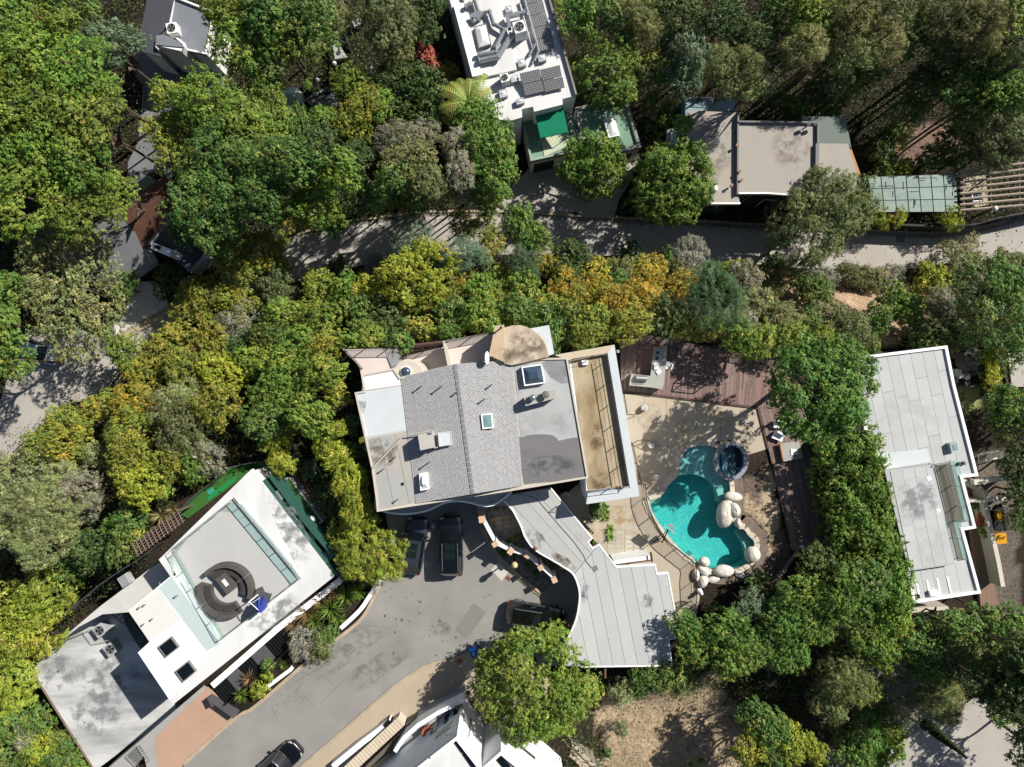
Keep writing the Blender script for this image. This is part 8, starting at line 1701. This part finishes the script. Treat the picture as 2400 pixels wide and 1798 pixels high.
# palm beside the ducted roof
pm = thing('palm_tree', 'feather palm overhanging the white ducted roof corner', 'palm tree', (*P(1097,240,-1.2), -8)); px_, py_ = P(1097,240,-1.2)
MB().tube([(px_, py_, -8), (px_+.1, py_, -4), (px_, py_, -1.4)], [.2, .16, .13], 10).build('trunk', trunkm, pm)
rgp = np.random.default_rng(3); frm = attr_mat('palm frond', .6, .1, 5, spec=.3, trans=.2)
for k in range(13):
    a = k*2*PI/13+rgp.uniform(-.2, .2); L = rgp.uniform(2.2, 3.2); el = rgp.uniform(.3, .9); p = np.array([px_, py_, -1.4]); d = np.array([math.cos(a)*math.cos(el), math.sin(a)*math.cos(el), math.sin(el)]); sdv = np.array([-math.sin(a), math.cos(a), 0]); mb = MB()
    for q in range(16):
        n = p+d*L/16; d = d+np.array([0, 0, -.10]); d /= np.linalg.norm(d); w = .55*math.sin(PI*(q+1.2)/18.5)**.7; c = (.30*rgp.uniform(.7, 1.1), .36*rgp.uniform(.7, 1.1), .07)
        mb.add([p-sdv*.02, p+sdv*.02, n+sdv*.02, n-sdv*.02], [(0, 1, 2, 3)], (.25, .22, .08))
        for s_ in (-1, 1):
            t_ = p+s_*sdv*w+d*w*.55-np.array([0, 0, w*.35]); mb.add([p, p+d*.16, t_+d*.05, t_], [(0, 1, 2, 3)], c)
        p = n
    mb.build('frond', frm, pm)
# cypress over the lower street
cyx, cyy = P(2161,1690,-8); cyp = thing('cypress', 'slim dark cypress pointing over the lower street', 'tree', (cyx, cyy, -8)); rg = np.random.default_rng(8); N = 5000
zz = rg.random(N)**1.1*6.2; rad = .55*np.clip(1-(zz/6.3)**1.6, .02, 1)*rg.uniform(.75, 1.05, N); th = rg.uniform(0, 2*PI, N)
pos = np.stack([rad*np.cos(th), rad*np.sin(th), zz+.2], 1); nrm = np.stack([np.cos(th), np.sin(th), np.full(N, .6)], 1)+rg.normal(size=(N, 3))*.3
V, cc = leaves_mesh(pos, nrm, .2, .08, np.array([.04, .075, .02])*rg.uniform(.6, 1.3, (N, 1)), rg); me = bpy.data.meshes.new('crown'); mesh_np(me, V, np.arange(len(V)).reshape(-1, 4), cc); me.materials.append(leafm); o = bpy.data.objects.new('crown', me); COL.objects.link(o); o.parent = cyp
MB().tube([(cyx, cyy, -8.1), (cyx, cyy, -2.6)], [.12, .03], 8).build('trunk', trunkm, cyp)
# leaning trunks and bare limbs in the upper right grove
def limb(label, pts, r_, m=None):
    mb = MB().tube([(*P(x, y, z), z) for (x, y), z in pts], r_, 8); one(mb, 'bare_tree', m or mat('pinkish bark', '#8a6f5e', .9, .15, 3), label, 'tree')
limb('leaning pinkish trunk rising from behind the gravel roof', [(A3((100,810))[0], -8), (A3((250,690))[0], -4), (A3((420,545))[0], 0.2)], [.35, .28, .2])
limb('pale bare limb near the upper right corner', [(A3((1900,410))[0], .5), (A3((1910,240))[0], 2.), (A3((1965,-20))[0], 4.5)], [.15, .12, .08], mat('pale bark', '#b0a290', .9, .12, 3))
limb('dark curved limb at the right edge', [(A3((1640,840))[0], -2), (A3((1980,660))[0], .5), (A3((2100,580))[0], 1.5), (A3((2260,560))[0], 2.)], [.12, .16, .18, .2], mat('brown bark', '#5d5046', .9, .15, 3))
limb('grey diagonal limb in the upper right grove', [(A3((1500,600))[0], -3), (A3((1850,450))[0], .5), (A3((2120,340))[0], 3.)], [.24, .22, .16], mat('brown bark', '#5d5046'))
# ---- undergrowth, leaf litter and dry grass
def scatter(name, label, n, accept, cols, leaf, rad, k, h=.35, seed=1, up=.5):
    rg = np.random.default_rng(seed); x = rg.uniform(-52, 52, n*8); y = rg.uniform(-40, 40, n*8); ok = accept(x, y); x, y = x[ok][:n], y[ok][:n]; z = ground(x, y)
    M_ = len(x); i = np.repeat(np.arange(M_), k); off = rg.normal(size=(M_*k, 3))*np.array([rad, rad, h*.5]); off[:, 2] = np.abs(off[:, 2])
    pos = np.stack([x[i], y[i], z[i]], 1)+off; nrm = rg.normal(size=(M_*k, 3)); nrm[:, 2] = np.abs(nrm[:, 2])+up
    c = np.array(cols); cc = c[rg.integers(len(c), size=M_)][i]*rg.uniform(.7, 1.25, (M_*k, 1)); V, cv = leaves_mesh(pos, nrm, leaf[0], leaf[1], cc, rg)
    me = bpy.data.meshes.new(name); mesh_np(me, V, np.arange(len(V)).reshape(-1, 4), cv); me.materials.append(leafm); o = bpy.data.objects.new(name, me); COL.objects.link(o); tag(o, label, 'vegetation', kind='stuff')
laneW = W(lane, -8); dwW = W([(1158,505),(1180,445),(1240,385),(1330,360),(1510,350),(1480,440),(1440,520)], -8); fcW = W([(250,805),(262,745),(300,680),(330,650),(390,650),(405,735)], -8); lotW = W([(1380,1600),(1480,1570),(1700,1600),(1760,1700),(1720,1850),(1420,1850)], -3); slopeW = W([(1780,630),(2130,640),(2250,700),(2120,760),(2060,800),(1960,790),(1890,760),(1800,740)], -4)
tyW = W(A3((1050,1030),(1700,1030),(1750,1300),(1500,1420),(1050,1420)), -8)
mhW = poly_off(W([(60,1575),(90,1525),(236,1420),(372,1305),(420,1200),(560,1085),(800,1350),(560,1690),(300,1850),(215,1830)], -1.5), -.8)
def hill(x, y):
    m = ~(inside(PADS[0][0], x, y) | inside(PADS[1][0], x, y) | inside(PADS[3][0], x, y) | inside(PADS[4][0], x, y))
    for q in (laneW, dwW, fcW, lotW, slopeW, tyW, mhW): m &= ~inside(q, x, y)
    return m
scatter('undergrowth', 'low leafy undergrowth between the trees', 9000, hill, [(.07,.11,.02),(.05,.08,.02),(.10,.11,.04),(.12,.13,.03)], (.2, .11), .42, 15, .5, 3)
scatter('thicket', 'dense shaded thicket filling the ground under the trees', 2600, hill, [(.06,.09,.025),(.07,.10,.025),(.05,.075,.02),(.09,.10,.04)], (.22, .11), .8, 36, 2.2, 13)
scatter('dry_grass', 'dry straw grass covering the empty lot', 4200, lambda x, y: inside(lotW, x, y), [(.36,.30,.22),(.28,.23,.17),(.42,.36,.27),(.22,.18,.14)], (.28, .025), .12, 7, .15, 4, .2)
scatter('slope_scrub', 'thin dry scrub on the bare slope', 500, lambda x, y: inside(slopeW, x, y), [(.25,.2,.13),(.16,.15,.08),(.2,.12,.07)], (.22, .04), .2, 10, .2, 5, .2)
mulW = W(C2((1900,850),(2250,760),(2300,1100),(2420,1400),(2320,1657),(1900,1700),(1640,1800),(1600,1657),(2000,1650),(2180,1400),(2060,1200)), 0); bedW = W(C1((300,640),(560,860),(620,1200),(700,1480),(560,1300),(430,1000),(290,820)), 0)
scatter('mulch_litter', 'dry leaf litter in the mulch beds', 1600, lambda x, y: (inside(mulW, x, y) & ~inside(poly_off(pout, -.9), x, y)) | inside(bedW, x, y), [(.16,.12,.09),(.24,.19,.14),(.10,.08,.06),(.25,.13,.08)], (.12, .07), .25, 6, .04, 6, 1.5)
kerbW = W(D1((300,430),(700,60),(1000,80),(900,300),(720,450),(480,720),(0,1040),(-60,1000)), 0)
scatter('bed_cover', 'low mixed leaves in the kerbside bed', 260, lambda x, y: inside(kerbW, x, y), [(.10,.14,.03),(.14,.08,.04),(.07,.10,.03)], (.22, .07), .22, 14, .3, 7)
# ---- weathering: stains with a shape of their own
OI = {o.name: o for o in bpy.data.objects}
def stain(parent, pxpoly, z, name, col, strength=.7, scale=1.2):
    pl = W(pxpoly, z); MB().add([(x, y, z) for x, y in ccw(pl)], [tuple(range(len(pl)))]).build('stain', stain_mat(name, col, strength, scale), parent)
rust, soot, damp, pale_ = ('brown rust stain', '#6b543c'), ('soot stain', '#5b5b5b'), ('damp grey stain', '#8d9092'), ('chalky stain', '#d8d8d6')
for pp, q, z, (nm, cl), st_ in [
 (CP, C2((90,1230),(240,1250),(330,1440),(180,1440)), ZC+.05, soot, .8), (CP, C2((300,1420),(480,1500),(600,1640),(430,1600)), ZC+.05, rust, .9), (CP, D2((580,0),(680,0),(660,260),(560,250)), ZC+.05, soot, .6), (CP, D2((1080,160),(1240,150),(1250,290),(1120,290)), ZC+.05, soot, .5),
 (H, C2((40,640),(480,600),(600,760),(120,830)), ZR+.036, soot, .4), (H, C2((-30,120),(300,100),(420,400),(60,420)), ZR+.034, pale_, .5), (H, C1((900,480),(1260,440),(1180,700),(1010,740)), ZR+.05, rust, .45), (H, C1((870,90),(960,100),(940,260),(880,240)), ZR+.06, soot, .8),
 (H, [(1146,800),(1300,800),(1300,860),(1150,860)], tpz+.26, ('tan dirt stain', '#6e5f4c'), .75), (H, [(1180,765),(1290,770),(1290,850),(1190,850)], tpz+.01, ('tan dirt stain', '#6e5f4c'), .6),
 (tr, C2((640,740),(830,740),(900,930),(650,930)), ZT+.02, rust, .9), (tr, C2((640,300),(800,300),(830,600),(680,600)), ZT+.02, rust, .6), (tr, B2((520,1490),(720,1470),(700,1657),(560,1657)), ZT+.02, ('ochre wash', '#d2b57c'), .5),
 (MH, D0((620,760),(1150,640),(1250,1000),(700,1150)), ZL+.01, damp, .8), (MH, D0((520,980),(1150,1020),(1120,1400),(700,1420)), ZL+.011, damp, .7), (MH, D0((300,800),(620,640),(700,900),(420,1050)), ZL+.012, damp, .4),
 (MH, [(600,1130),(690,1190),(760,1330),(700,1340)], ZU+.01, damp, .35), (MH, [(560,1480),(690,1380),(740,1400),(600,1500)], ZU+.01, damp, .35),
 (QH, C3((900,100),(1500,50),(1550,420),(980,520)), ZQ+.03, ('chalky stain', '#d8d8d6'), .45), (QH, C3((1080,820),(1420,780),(1500,1150),(1180,1200)), ZQ+.67, damp, .4), (QH, C3((1200,1250),(1560,1200),(1600,1540),(1250,1580)), ZQ+.67, pale_, .4),
 (KH, A3((0,1080),(420,1080),(400,1500),(0,1500)), ZK+.26, ('gravel dirt', '#7d6f60'), .5), (KH, A2((1560,1000),(1930,1000),(1930,1600),(1500,1500)), ZK+.01, ('gravel dirt', '#7d6f60'), .4),
 (NH, A2((560,1240),(1080,1200),(1080,1290),(880,1310)), ZG+.105, ('green roof silt', '#b3a996'), .8), (NH, A2((620,900),(960,830),(1000,1000),(650,1000)), ZG+.105, ('moss streak', '#5f8068'), .5),
 (None, D1((1480,380),(1700,400),(1680,540),(1500,520)), .004, ('oil drip stain', '#4f4e4c'), .6), (None, D1((300,800),(1100,300),(1250,420),(480,1000)), .0035, ('tyre wear', '#6f6d69'), .45), (None, D1((700,900),(1350,500),(1450,620),(820,1080)), .0037, ('tyre wear', '#6f6d69'), .4), (None, C1((1350,1500),(1900,1450),(1950,1657),(1400,1657)), .0036, ('drive dust', '#b0aca4'), .5),
 (pt, C2((1380,300),(1600,280),(1620,540),(1400,560)), .0265, ('ochre patio stain', '#c19a62'), .6), (pt, C2((820,1020),(1080,1020),(1100,1300),(850,1300)), .027, ('ochre patio stain', '#c19a62'), .5), (pt, C2((1000,150),(1330,130),(1330,420),(1030,420)), .0268, ('patio grime', '#968b7c'), .5)]:
    if pp is None:
        pl = W(q, z); o = MB().add([(x, y, z) for x, y in ccw(pl)], [tuple(range(len(pl)))]).build('surface_stain', stain_mat(nm, cl, st_), None); o['kind'] = 'stuff'
    else: stain(pp, q, z, nm, cl, st_)
lit_path = np.array(smooth(W([(1108,1516),(1062,1545),(1007,1557),(964,1580),(912,1617),(872,1652),(787,1726)], 0), 6)+smooth(W([(600,1656),(728,1546),(760,1519),(825,1473),(861,1436),(896,1372),(915,1345)], 0), 6))
def near_kerb(x, y):
    d = np.full(x.shape, 9.)
    for p in lit_path: d = np.minimum(d, np.hypot(x-p[0], y-p[1]))
    return d < .5
scatter('leaf_litter', 'dry leaves gathered along the driveway kerbs', 150, near_kerb, [(.20,.13,.06),(.28,.20,.10),(.14,.10,.06)], (.09, .05), .25, 5, .02, 9, 2.)
for o in list(bpy.data.objects):
    if '_o' in o: del o['_o']
